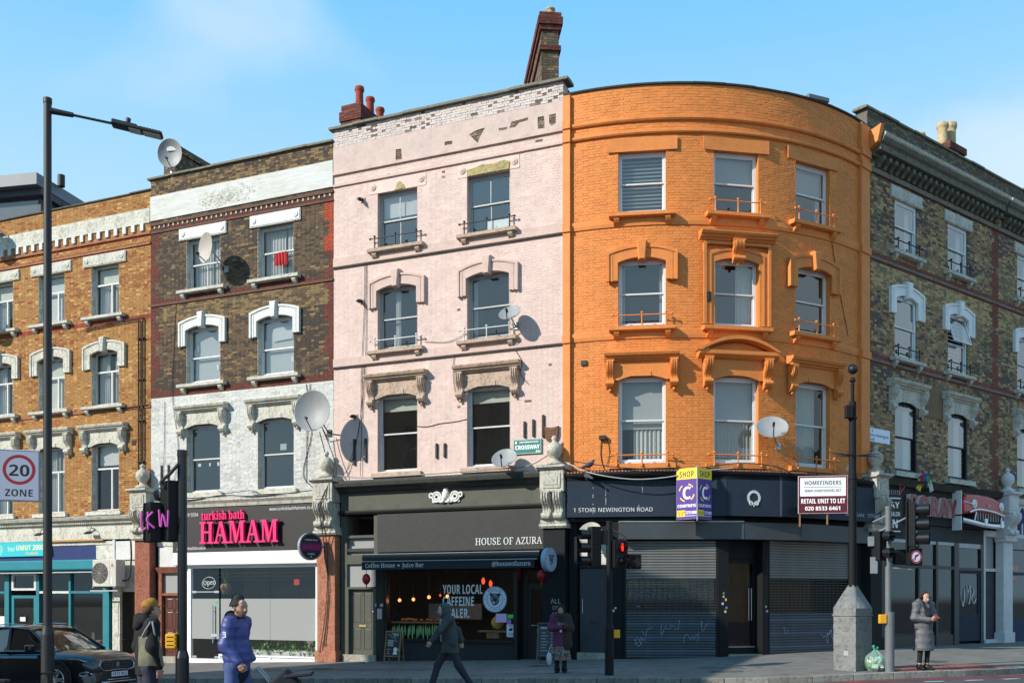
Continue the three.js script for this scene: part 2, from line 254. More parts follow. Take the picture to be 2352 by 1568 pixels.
  for (const [X, D, w, h] of [[-6.3, 2.9, 0.7, 0.5], [-0.4, 3.6, 0.6, 0.45], [4.2, 1.8, 0.75, 0.5], [11.2, 2.4, 0.6, 0.6]]) { const i = near(X), p = off(i, D, 0), t = new THREE.Vector3(-inward[i].z, 0, inward[i].x), c = mesh('inspection_cover', [box(w, 0.012, h), box(w - 0.08, 0.004, h - 0.08, 0, 0.008, 0), ...[...Array(5)].map((_, k) => box(w - 0.14, 0.005, 0.012, 0, 0.012, -h / 2 + 0.08 + k * (h - 0.16) / 4))], M([0.10, 0.095, 0.09], { map: 'stone' }), pave); c.position.set(p[0], p[1] + 0.002, p[2]); c.rotation.set(0, -Math.atan2(t.z, t.x), 0.034); }
  // double red lines along the kerb and a broken white line
  const line = (i0, i1, d0, d1, m, name) => { const s = new Quads(); for (let i = i0; i < i1; i++) s.quad(off(i, d0, -0.126), off(i + 1, d0, -0.126), off(i + 1, d1, -0.126), off(i, d1, -0.126)); structure(mesh(name, s.geo(), m)); };
  const rm = M([0.42, 0.035, 0.04], { map: 'asphalt' }), wm = M([0.62, 0.62, 0.6], { map: 'asphalt' });
  line(near(0.5), KN - 6, -0.32, -0.22, rm, 'red_line_marking'); line(near(0.5), KN - 6, -0.52, -0.42, rm, 'red_line_marking');
  const wm0 = near(8.2); for (let k = 0; k < 7; k++) { const i = wm0 + k, a = kerb[i], b = kerb[i + 1], s = new Quads(), D = -0.95; const P = (p, t, d) => { const x = lerp(a.x, b.x, t) + inward[i].x * d, z = lerp(a.z, b.z, t) + inward[i].z * d; return [x, G(x) - 0.126, z]; }; s.quad(P(a, 0.1, D), P(a, 0.6, D), P(a, 0.6, D + 0.12), P(a, 0.1, D + 0.12)); structure(mesh('white_line_marking', s.geo(), wm)); }
}

// ---------------------------------------------------------------- facade pieces
const SIL = 0.26;                                               // depth of the window reveals
function lintel(P, F, s, y, m, rosette = true, w = 1.95, h = 0.38) {
  const o = mesh('lintel', [box(w, h, 0.07, 0, h / 2, 0.02), box(w - 0.06, h - 0.06, 0.02, 0, h / 2, 0.06)], m, P); F.put(o, s, y, 0);
  if (rosette) for (const k of [-1, 1]) { const r = mesh('rosette', [lathe([[0.0, 0.035], [0.03, 0.03], [0.04, 0.012], [0.075, 0.03], [0.095, 0.015], [0.1, 0]], 8)], m, o); r.rotation.x = Math.PI / 2; r.position.set(k * (w / 2 - 0.17), h / 2, 0.07); }
}
const arcPts = (hw, y0, rise, n = 12) => Array.from({ length: n + 1 }, (_, i) => { const t = i / n * 2 - 1; return [hw * t, y0 + rise * (1 - t * t)]; });
function archSurround(P, F, s, y, m, hw = 0.69, legs = 0.63) {      // y = crown of the arched opening
  const fr = (i, o, up, dz, bev) => { const pts = [[-o, -legs], ...arcPts(o, 0.14 + up, 0.17), [o, -legs], [i, -legs], ...arcPts(i, -0.13, 0.13).reverse(), [-i, -legs]]; return ext(poly(pts), dz, { bevelEnabled: bev > 0, bevelThickness: 0.015, bevelSize: 0.012, bevelOffset: -0.012, bevelSegments: 1 }); };
  const rim = (a, b, dz) => { const pts = [[-b, -legs - 0.01], ...arcPts(b, 0.16, 0.17), [b, -legs - 0.01], [a, -legs - 0.01], ...arcPts(a, 0.10, 0.17).reverse(), [-a, -legs - 0.01]]; return ext(poly(pts), dz); };
  const o = mesh('arch_surround', [fr(hw - 0.01, 0.95, 0, 0.07, 1), rim(0.895, 0.965, 0.115), rim(0.80, 0.835, 0.095)], m, P); F.put(o, s, y, 0);
  const k = poly([[-0.1, -0.1], [0.1, -0.1], [0.145, 0.44], [-0.145, 0.44]]);
  mesh('keystone', [ext(k, 0.15, { bevelEnabled: true, bevelThickness: 0.05, bevelSize: 0.035, bevelOffset: -0.035, bevelSegments: 1 })], m, o);
}
function consoleGeo(h = 0.76, w = 0.2, dep = 0.21) {
  const sh = new THREE.Shape(); sh.moveTo(0, 0); sh.lineTo(dep, 0); sh.bezierCurveTo(dep * 1.18, -h * 0.16, dep * 0.95, -h * 0.34, dep * 0.6, -h * 0.46); sh.bezierCurveTo(dep * 0.35, -h * 0.56, dep * 0.35, -h * 0.64, dep * 0.5, -h * 0.68); sh.bezierCurveTo(dep * 0.9, -h * 0.72, dep * 0.8, -h * 0.92, dep * 0.45, -h * 0.93); sh.bezierCurveTo(dep * 0.3, -h * 0.98, dep * 0.15, -h, 0, -h); sh.closePath();
  const out = []; const E = (w0, x, k) => { const g = ext(sh, w0, { curveSegments: 5 }); g.rotateY(-Math.PI / 2); g.scale(1, 1, k); g.translate(x + w0, 0, 0); return g; };
  out.push(E(w, -w / 2, 1)); for (const q of [-0.38, -0.07, 0.24]) out.push(E(w * 0.15, q * w, 1.13));
  const sc = (yy, r) => { const g = new THREE.CylinderGeometry(r, r, w * 1.12, 10); g.rotateZ(Math.PI / 2); g.translate(0, yy, dep * 0.62); return g; };
  out.push(sc(-h * 0.1, 0.055), sc(-h * 0.78, 0.07), box(w * 1.15, 0.05, dep * 1.1, 0, 0.02, dep * 0.5), ball(0.045, 0, -h * 1.02, 0.06, 1.2, 6)); return out;
}
const hoodProf = [[0, 0], [0.1, 0], [0.13, 0.05], [0.2, 0.07], [0.2, 0.11], [0.26, 0.13], [0.29, 0.19], [0.29, 0.22], [0, 0.25]];
function hood(P, F, s, y, m, hw = 0.69, w = 2.1) {
  const pts = [[-0.78, 0.4], [-0.78, -0.13], [-hw + 0.01, -0.13], ...arcPts(hw - 0.01, -0.13, 0.13).slice(1, -1), [hw - 0.01, -0.13], [0.78, -0.13], [0.78, 0.4]];
  const o = mesh('window_hood', [mould(hoodProf, -w / 2, w / 2).translate(0, 0.38, 0), ext(poly(pts), 0.06), box(0.5, 0.12, 0.02, 0, 0.03, 0.07)], m, P); F.put(o, s, y, 0);
  for (const k of [-1, 1]) { const c = mesh('console', consoleGeo(), m, o); c.position.set(k * 0.87, 0.37, 0.01); }
}
function sill(P, F, s, y, m, w = 1.88) {
  const o = mesh('sill', [mould([[-0.2, -0.02], [0.2, -0.035], [0.2, -0.13], [0.16, -0.15], [-0.2, -0.15]], -w / 2, w / 2)], m, P); F.put(o, s, y, 0);
  for (const k of [-1, 1]) { const b = mesh('bracket', [mould([[0, -0.14], [0.15, -0.14], [0.15, -0.2], [0.1, -0.27], [0.03, -0.33], [0, -0.34]], -0.075, 0.075)], m, o); b.position.x = k * (w / 2 - 0.2); }
}
function guard(P, F, s, y, m, w = 1.75, h = 0.27) {
  const o = mesh('window_guard', [rod([-w / 2, h, 0.12], [w / 2, h, 0.12], 0.018), ball(0.035, -w / 2, h, 0.12), ball(0.035, w / 2, h, 0.12)], m, P); F.put(o, s, y, 0);
  for (const k of [-1, 0, 1]) { const p = mesh('post', [rod([0, -0.03, 0], [0, h + 0.02, 0], 0.02), ball(0.036, 0, h + 0.06, 0), cyl(0.032, 0.022, 0.05, 0, -0.03, 0, 8)], m, o); p.position.set(k * w * 0.41, 0, 0.12); }
}
function wavy(w, h, folds, amp, seed) { const n = folds * 8, g = new THREE.PlaneGeometry(w, h, n, 4), p = g.attributes.position, R = rng(seed), ph = R() * 6; for (let i = 0; i < p.count; i++) { const u = p.getX(i) / w + 0.5; p.setZ(i, amp * (Math.sin(u * folds * 6.283 + ph) + 0.5 * Math.sin(u * folds * 14 + ph * 2)) * (0.75 + 0.25 * (0.5 - p.getY(i) / h))); } g.computeVertexNormals(); return g; }
let winSeed = 0;
function win(P, F, s, y0, y1, w, fm, o = {}) {
  winSeed++; const h = y1 - y0, { kind = 'sash', mid = 0.5, munt = false, fw = 0.055, pane = mat.pane, tilt = 0 } = o;
  const W = mesh('window', [bx(-w / 2, -w / 2 + fw, 0, h, -0.05, 0.05), bx(w / 2 - fw, w / 2, 0, h, -0.05, 0.05), bx(-w / 2 + fw, w / 2 - fw, h - fw * 1.3, h, -0.05, 0.05), bx(-w / 2 + fw, w / 2 - fw, 0, fw, -0.05, 0.06)], fm, P); F.put(W, s, y0, -(o.set ?? SIL) + 0.05);
  const iw = w - 2 * fw, yb = fw, yt = h - fw * 1.3;
  const glaze = (x0, x1, a, b, z) => { const p = mesh('pane', new THREE.PlaneGeometry(x1 - x0, b - a).translate((x0 + x1) / 2, (a + b) / 2, 0), pane, W); p.position.z = z; return p; };
  const bars = (x0, x1, a, b, z, st, extra = []) => mesh('sash', [bx(x0, x0 + st, a, b, z - 0.018, z + 0.018), bx(x1 - st, x1, a, b, z - 0.018, z + 0.018), bx(x0 + st, x1 - st, a, a + st, z - 0.018, z + 0.018), bx(x0 + st, x1 - st, b - st, b, z - 0.018, z + 0.018), ...extra], fm, W);
  if (kind === 'sash') {
    const ym = yb + (yt - yb) * mid, st = 0.042, sp = (a, b, z) => munt ? [bx(-0.012, 0.012, a + st, b - st, z - 0.012, z + 0.012)] : [];
    const up = bars(-iw / 2, iw / 2, ym - 0.02, yt, 0.022, st, sp(ym, yt, 0.022)), lo = bars(-iw / 2, iw / 2, yb, ym + 0.02, -0.018, st, sp(yb, ym, -0.018));
    const g1 = glaze(-iw / 2 + st, iw / 2 - st, ym, yt - st, 0.022); glaze(-iw / 2 + st, iw / 2 - st, yb + st, ym - 0.02, -0.018);
    if (tilt) { for (const q of [up, g1]) { q.geometry.translate(0, -yt, 0); q.position.y += yt; q.rotation.x = -tilt; } }
  } else {
    const yt1 = yb + (yt - yb) * 0.64, xm = iw * 0.12, st = 0.04;
    mesh('transom', [bx(-iw / 2, iw / 2, yt1 - 0.03, yt1 + 0.03, -0.04, 0.04), bx(xm - 0.03, xm + 0.03, yb, yt1 - 0.03, -0.04, 0.04)], fm, W);
    glaze(-iw / 2, iw / 2, yt1 + 0.03, yt, 0); glaze(-iw / 2, xm - 0.03, yb, yt1 - 0.03, 0); glaze(xm + 0.03, iw / 2, yb, yt1 - 0.03, 0);
  }
  for (const c of o.dress ?? []) {
    if (c.t === 'curtain') { const cw = c.w * iw, m = mesh('curtain', wavy(cw, (c.h ?? 1) * (yt - yb), Math.max(3, Math.round(cw * 9)), 0.025, winSeed), c.m ?? mat.curtain, W); m.position.set(-iw / 2 + c.x * iw + cw / 2, yt - (c.h ?? 1) * (yt - yb) / 2, -0.16); }
    if (c.t === 'blind') { const bh = c.h * (yt - yb); mesh('blind', bx(-iw / 2 + 0.01, iw / 2 - 0.01, yt - bh, yt, -0.12, -0.11), c.m ?? mat.blindGrey, W); }
    if (c.t === 'slats') { const n = 14, g = []; for (let k = 0; k < n; k++) g.push(box(iw - 0.03, 0.045, 0.004, 0, yb + (yt - yb) * (c.a + (c.b - c.a) * (k + 0.5) / n), -0.12, 0, 0.5)); mesh('blind', g, c.m ?? mat.blindGrey, W); }
    if (c.t === 'paper') { const m = mesh('paper', box(c.w, c.h, 0.004), c.m ?? mat.whiteNew, W); m.position.set(c.x, c.y, -0.06); m.rotation.z = c.r ?? 0; }
  }
  return W;
}
function reveals(P, F, s, y0, y1, w, m) { for (const k of [-1, 1]) { const o = mesh('reveal', bx(-0.006, 0.006, 0, y1 - y0, -SIL + 0.1, 0.004), m, P); F.put(o, s + k * (w / 2 - 0.002), y0, 0); } }
function copings(P, F, s0, s1, y, m, o = {}) { const { d0 = -0.42, d1 = 0.1, h = 0.09, L = 0.92 } = o, n = Math.round((s1 - s0) / L), R = rng(n); for (let i = 0; i < n; i++) { const a = s0 + (s1 - s0) * i / n + 0.004, b = s0 + (s1 - s0) * (i + 1) / n - 0.004, j = (R() - 0.5) * 0.016; mesh('coping_stone', bmould(F, [[d0, y + j], [d1 + j, y + j], [d1 + j, y + h * 0.7 + j], [-0.15, y + h + j], [d0, y + h * 0.8 + j]], a, b), m, P); } }
function shell(P, s0, s1, top, depth, roofY, floors) {            // roof, back and party walls, floors: flat-fronted houses
  mesh('roof', [bx(s0, s1, roofY, roofY + 0.15, -depth, -0.33)], mat.slate, P);
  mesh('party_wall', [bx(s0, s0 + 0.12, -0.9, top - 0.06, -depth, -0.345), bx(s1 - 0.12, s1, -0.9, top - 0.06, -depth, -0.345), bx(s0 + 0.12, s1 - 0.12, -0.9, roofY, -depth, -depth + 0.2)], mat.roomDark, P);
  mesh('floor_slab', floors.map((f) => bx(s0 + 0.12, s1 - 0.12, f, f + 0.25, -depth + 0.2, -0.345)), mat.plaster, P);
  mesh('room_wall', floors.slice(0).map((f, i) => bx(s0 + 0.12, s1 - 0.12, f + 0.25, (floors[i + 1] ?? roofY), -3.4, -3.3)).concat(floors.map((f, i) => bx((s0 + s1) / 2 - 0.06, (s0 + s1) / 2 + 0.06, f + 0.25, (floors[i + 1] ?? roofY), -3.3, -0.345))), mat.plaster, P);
}
// brick palettes (linear)
const PAL = {
  yellow: [...tones([0.39, 0.195, 0.06], 0.3, 9, 3), ...tones([0.31, 0.12, 0.035], 0.4, 4, 5), ...tones([0.52, 0.30, 0.11], 0.2, 3, 6), ...tones([0.30, 0.055, 0.025], 0.4, 4, 7)],      // 16..19 red
  brown: [...tones([0.135, 0.09, 0.052], 0.5, 9, 13), ...tones([0.075, 0.056, 0.042], 0.5, 5, 15), ...tones([0.26, 0.17, 0.075], 0.35, 4, 16), ...tones([0.15, 0.042, 0.028], 0.5, 4, 17), ...tones([0.36, 0.06, 0.026], 0.3, 2, 18)],   // 18..21 red, 22,23 bright red
  white: tones([0.59, 0.59, 0.575], 0.08, 8, 23).concat(tones([0.47, 0.475, 0.45], 0.16, 3, 24)),
  pink: tones([0.70, 0.53, 0.47], 0.05, 9, 33).concat(tones([0.67, 0.505, 0.445], 0.05, 2, 34), tones([0.20, 0.14, 0.095], 0.7, 3, 35), tones([0.62, 0.55, 0.51], 0.12, 4, 36)),   // 11..13 bare, 14..17 chalky
  orange: tones([0.745, 0.245, 0.05], 0.12, 9, 43),
  stock: [...tones([0.38, 0.26, 0.13], 0.5, 8, 53), ...tones([0.13, 0.1, 0.072], 0.6, 6, 54), ...tones([0.56, 0.39, 0.18], 0.3, 4, 55), ...tones([0.24, 0.075, 0.05], 0.5, 4, 56), ...tones([0.20, 0.19, 0.10], 0.4, 3, 57)],   // 18..21 red, 22..24 mossy
};
const LT = -23.2 * Math.PI / 180, RT = 38.2 * Math.PI / 180, LX = 1.465, LZ = 28.07;
const onLeft = (s) => [LX + U[0] * s, 0, -(LZ + U[1] * s)], onRight = (s) => [10.62 + V[0] * s, 0, -(29.93 + V[1] * s)];
const terrace = 'houses of the terrace';
const pick = (R, a, b) => a + Math.floor(R() * (b - a));
// quoin teeth at a house's edge: true within a stepped distance of the edge
const tooth = (d, row) => d < 0.14 + 0.28 * Math.abs(((row % 14) / 7) - 1);

// house of yellow brick
function houseYellow() {
  const W = 9.1, P = thing('yellow_brick_house', 'yellow-brown brick house with white dentils over the teal shopfront', 'house', onLeft(-14.923 - W), LT, terrace);
  const xs = [2.0, 4.53, 7.05], w = 1.27, ops = [];
  for (const x of xs) for (const [c, d] of [[11.6, 13.36], [8.48, 10.38], [4.8, 7.18]]) ops.push(bandOp(x - w / 2, x + w / 2, c, d));
  const wall = mesh('wall', wallGeo(flat, 0, W, 4.55, 15.6, ops, -0.34, -0.004), M([0.24, 0.16, 0.085], { bump: 'fine', bs: 0.006 }), P);
  bricks(flat, wall, 0, W, 4.6, 15.57, ops.concat([bandOp(0, W, 14.5, 15.0)]), (s, y, R, row) => {
    if (Math.abs(y - 13.83) < 0.05 || Math.abs(y - 14.06) < 0.04 || Math.abs(y - 11.36) < 0.06) return pick(R, 16, 20);
    if (W - s < 0.02 && row % 3) return pick(R, 16, 20); const n = fbm(s * 0.7, y * 0.7, 4, 0, 2); const k = R();
    return k < 0.08 + 0.4 * step(0.45, 0.66, n) ? pick(R, 9, 13) : k > 0.9 ? pick(R, 13, 16) : k > 0.89 ? pick(R, 16, 20) : pick(R, 0, 9);
  }, PAL.yellow, { seed: 21 });
  mesh('frieze', bx(0, W - 0.02, 14.5, 15.0, -0.004, 0.05), M([0.58, 0.57, 0.52], { map: 'stone', bump: 'lump' }), P);
  for (let s = 0.1; s < W - 0.1; s += 0.39) mesh('dentil', bx(s, s + 0.14, 14.26, 14.497, 0.0, 0.075), mat.white, P);
  { const sm0 = M([0.33, 0.13, 0.06], { map: 'stone' }); for (const g of [bx(0, W, 14.12, 14.2, 0, 0.06), bx(0, W, 13.78, 13.86, 0, 0.05), bx(0, W, 8.24, 8.34, 0, 0.04)]) mesh('string_course', g, sm0, P); }
  copings(P, flat, 0, W, 15.6, M([0.10, 0.09, 0.07], { map: 'stone' }), { h: 0.06, d1: 0.05 });
  const dress = [{ t: 'curtain', x: 0, w: 0.4 }, { t: 'curtain', x: 0.62, w: 0.38 }];
  xs.forEach((x, i) => {
    lintel(P, flat, x, 13.34, mat.stoneWhite); archSurround(P, flat, x, 10.38, mat.stoneWhite, w / 2); hood(P, flat, x, 7.18, mat.stoneWhite, w / 2);
    for (const y of [11.6, 8.48]) sill(P, flat, x, y, mat.stoneWhite); mesh('sill', bx(x - 0.8, x + 0.8, 4.66, 4.79, -0.2, 0.14), mat.stoneWhite, P);
    win(P, flat, x, 11.62, 13.36, w, mat.white, { kind: 'casement', pane: mat.paneClear, dress: i === 1 ? [{ t: 'blind', h: 0.98, m: mat.curtain }] : [{ t: 'blind', h: 0.34, m: mat.blindCream }, ...dress] });
    win(P, flat, x, 8.5, 10.36, w, mat.white, { kind: 'casement', pane: mat.paneClear, dress: i === 1 ? [{ t: 'blind', h: 0.98, m: mat.blindCream }] : dress });
    win(P, flat, x, 4.82, 7.16, w, mat.white, { kind: 'casement', pane: mat.paneClear, dress: i === 2 ? [{ t: 'blind', h: 0.3, m: mat.curtain }] : dress });
    for (const [a, b] of [[11.6, 13.34], [8.48, 10.2], [4.8, 7.05]]) reveals(P, flat, x, a, b, w, mat.stoneWhite);
  });
  mesh('vent_brick', bx(8.27, 8.45, 7.0, 7.18, 0.0, 0.025), mat.ironBrown, P);
  mesh('drainpipe', [tube([[8.62, 11.25, 0.07], [8.62, 8, 0.07], [8.62, 5.4, 0.07]], 0.028), tube([[8.8, 11.3, 0.07], [8.8, 8, 0.07], [8.8, 5.2, 0.07]], 0.03), tube([[6.2, 11.2, 0.05], [7.2, 11.28, 0.05], [8.8, 11.33, 0.06]], 0.016), tube([[6.2, 11.13, 0.05], [7.2, 11.2, 0.05], [8.62, 11.25, 0.06]], 0.016), tube([[6.0, 8.24, 0.06], [7.2, 8.26, 0.06], [9.0, 8.33, 0.06]], 0.02), ...[10.6, 9.2, 7.8, 6.4].map((y) => bx(8.57, 8.86, y, y + 0.03, 0.02, 0.11))], mat.ironBrown, P);
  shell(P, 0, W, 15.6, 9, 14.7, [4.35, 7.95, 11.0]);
  return P;
}
// house of dark brown brick with a white painted first floor
function houseBrown() {
  const W = 7.3, P = thing('brown_brick_house', 'dark brown brick house with white painted first floor over the bath shop', 'house', onLeft(-14.92), LT, terrace);
  const xs = [2.22, 5.12], w = 1.40, ops = [];
  for (const x of xs) for (const [c, d] of [[12.02, 13.71], [8.9, 10.78], [5.25, 7.54]]) ops.push(bandOp(x - w / 2, x + w / 2, c, d));
  const wall = mesh('wall', wallGeo(flat, 0, W, 4.95, 15.93, ops, -0.34, -0.004), M([0.20, 0.165, 0.125], { bump: 'fine', bs: 0.006 }), P);
  bricks(flat, wall, 0.004, W - 0.004, 8.53, 15.9, ops.concat([bandOp(0, W, 14.53, 15.35)]), (s, y, R, row) => {
    const k = R(); if (Math.abs(y - 14.2) < 0.12) return k < 0.75 ? pick(R, 18, 22) : pick(R, 9, 14);
    if (Math.abs(y - 11.72) < 0.13 || Math.abs(y - 8.62) < 0.1) return pick(R, 18, 22);
    if (y < 14.5 && s < 0.75 && tooth(s - 0.05, row)) return pick(R, 18, 22); if (y < 14.5 && tooth(W - s, row)) return y > 12.2 && y < 14.2 && vnoise(s * 2, y * 1.3, 0, 4) > 0.42 ? pick(R, 22, 24) : pick(R, 18, 22);
    const n = fbm(s * 0.8, y * 0.8, 4, 0, 7); if (y > 15.3) return k < 0.35 ? pick(R, 14, 18) : k < 0.6 ? pick(R, 9, 14) : pick(R, 0, 9);
    if (y < 11.7 && y > 10.9 && n > 0.45) return k < 0.5 ? pick(R, 14, 18) : pick(R, 0, 9); const n2 = fbm(s * 2.2, y * 2.2, 3, 0, 19); return k < 0.05 + 0.12 * step(0.5, 0.7, n2) ? pick(R, 14, 18) : k > 0.75 - 0.4 * step(0.4, 0.62, n) ? pick(R, 9, 14) : pick(R, 0, 9);
  }, PAL.brown, { seed: 22 });
  const wall2 = mesh('painted_wall', wallGeo(flat, 0.004, W - 0.004, 4.95, 8.528, ops, -0.1, 0.002), M([0.63, 0.64, 0.62], { map: 'stone' }), P);
  bricks(flat, wall2, 0.004, W - 0.004, 4.98, 8.53, ops, (s, y, R) => R() < (fbm(s * 1.4, y * 1.4, 4, 0, 44) > 0.52 ? 0.55 : 0.08) ? pick(R, 8, 11) : pick(R, 0, 8), PAL.white, { seed: 23, proud: 0.0055, wob: 0.004, roughness: 0.7 });
  // white rendered frieze with a flaking patch
  const c = document.createElement('canvas'); c.width = 2048; c.height = 230; const x = c.getContext('2d'); x.fillStyle = '#c4c5c1'; x.fillRect(0, 0, 2048, 230); const R = rng(77);
  for (let i = 0; i < 2600; i++) { const px = R() * 2048, py = R() * 230, v = fbm(px * 0.01, py * 0.02, 4, 0, 8); x.fillStyle = v > 0.5 ? 'rgba(175,172,155,0.10)' : 'rgba(206,207,203,0.12)'; x.fillRect(px, py, 6 + R() * 70, 2 + R() * 16); }
  for (let i = 0; i < 700; i++) { const px = 880 + (R() + R() + R() - 1.5) * 300, py = 135 + (R() + R() - 1) * 90 - (px - 880) * 0.05; x.strokeStyle = ['rgba(95,88,72,0.75)', 'rgba(150,145,125,0.7)', 'rgba(60,55,48,0.8)', 'rgba(200,200,190,0.8)'][Math.floor(R() * 4)]; x.lineWidth = 1 + R() * 3.5; x.beginPath(); x.moveTo(px, py); x.quadraticCurveTo(px + 6 - R() * 30, py + 8 * R(), px - 16 + R() * 40, py - 12 + R() * 24); x.stroke(); }
  const ft = new THREE.CanvasTexture(c); ft.colorSpace = THREE.SRGBColorSpace;
  const fg = new THREE.PlaneGeometry(W - 0.02, 0.81); const fz = mesh('frieze', bx(0.005, W - 0.005, 14.53, 15.35, -0.004, 0.045), mat.white, P); const ff = mesh('frieze_face', fg, new THREE.MeshStandardMaterial({ map: ft, roughness: 0.8, bumpMap: T.lump, bumpScale: 0.01 }), fz, true); ff.position.set(W / 2, 14.94, 0.048);
  for (let s = 0.15; s < W - 0.1; s += 0.2) mesh('dentil', bx(s, s + 0.06, 14.26, 14.34, 0.0, 0.03), M([0.5, 0.45, 0.4], { map: 'stone' }), fz);
  { const sm0 = M([0.13, 0.06, 0.04], { map: 'stone' }); for (const g of [bx(0.004, W - 0.004, 14.36, 14.44, 0.0, 0.05), bx(0.004, W - 0.004, 14.10, 14.16, 0.0, 0.045), bx(0.004, W - 0.004, 11.62, 11.7, 0.0, 0.05)]) mesh('string_course', g, sm0, P); }
  copings(P, flat, -0.1, W - 0.01, 15.93, mat.coping);
  const cr = [{ t: 'curtain', x: 0, w: 0.62 }, { t: 'curtain', x: 0.66, w: 0.34 }];
  xs.forEach((s, i) => {
    lintel(P, flat, s, 13.69, mat.white); archSurround(P, flat, s, 10.78, mat.white, w / 2); hood(P, flat, s, 7.54, mat.stoneWhite, w / 2); sill(P, flat, s, 12.02, mat.stoneWhite, 1.95); sill(P, flat, s, 8.9, mat.stoneWhite, 1.95);
    mesh('sill', bx(s - 0.85, s + 0.85, 5.1, 5.24, -0.2, 0.13), mat.stoneWhite, P);
    win(P, flat, s, 12.04, 13.7, w, mat.white, { pane: mat.paneClear, munt: i === 0, dress: cr });
    win(P, flat, s, 8.92, 10.76, w, mat.whiteNew, { mid: 0.46, pane: mat.paneBlue, dress: i ? [{ t: 'paper', x: 0.08, y: 1.35, w: 0.75, h: 0.42, r: 0.05, m: mat.curtain }, { t: 'paper', x: 0.45, y: 0.5, w: 0.07, h: 0.16, r: 0.1 }, { t: 'blind', h: 0.98, m: mat.blindBlue }] : [{ t: 'paper', x: 0.38, y: 0.5, w: 0.08, h: 0.17, r: 0.2 }, { t: 'paper', x: -0.45, y: 1.2, w: 0.07, h: 0.2 }, { t: 'blind', h: 0.98, m: mat.blindBlue }] });
    win(P, flat, s, 5.27, 7.52, w, mat.white, { dress: i ? [{ t: 'paper', x: 0.1, y: 1.36, w: 0.24, h: 0.2, m: mat.blindGrey }] : [{ t: 'paper', x: -0.38, y: 0.95, w: 0.12, h: 0.1 }, { t: 'paper', x: 0.05, y: 0.95, w: 0.06, h: 0.1 }, { t: 'paper', x: 0.4, y: 0.95, w: 0.08, h: 0.13 }] });
    for (const [a, b] of [[12.02, 13.69], [8.9, 10.62], [5.25, 7.4]]) reveals(P, flat, s, a, b, w, mat.stoneWhite);
  });
  const rag = mesh('red_cloth', wavy(0.5, 0.42, 4, 0.02, 5), M([0.45, 0.015, 0.02], { map: 'cloth', side: THREE.DoubleSide }), P); rag.position.set(5.22, 12.62, -0.12); rag.rotation.z = 0.05;
  mesh('overflow_cable', [tube([[1.1, 11.6, 0.02], [1.0, 10, 0.03], [0.95, 8.6, 0.03], [1.2, 6.4, 0.03], [0.85, 5.3, 0.04]], 0.008), tube([[0.62, 8.4, 0.03], [0.6, 7, 0.03], [0.55, 5.3, 0.05]], 0.007), tube([[6.3, 8.5, 0.03], [6.5, 7, 0.03], [6.2, 5.6, 0.03], [6.6, 5.2, 0.05]], 0.01), tube([[6.45, 8.5, 0.03], [6.35, 7.2, 0.03], [6.3, 5.4, 0.03]], 0.01)], mat.cable, P);
  for (const s of [0.45, 0.75]) mesh('wall_tie_bar', bx(s, s + 0.05, 5.6, 6.25, 0.0, 0.05), mat.ironBrown, P);
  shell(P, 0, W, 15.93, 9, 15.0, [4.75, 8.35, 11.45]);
  return P;
}
mat.whiteBright = M([0.82, 0.83, 0.82], { roughness: 0.5 });
mat.blindBlue = M([0.36, 0.37, 0.37], { map: null, roughness: 0.6 });
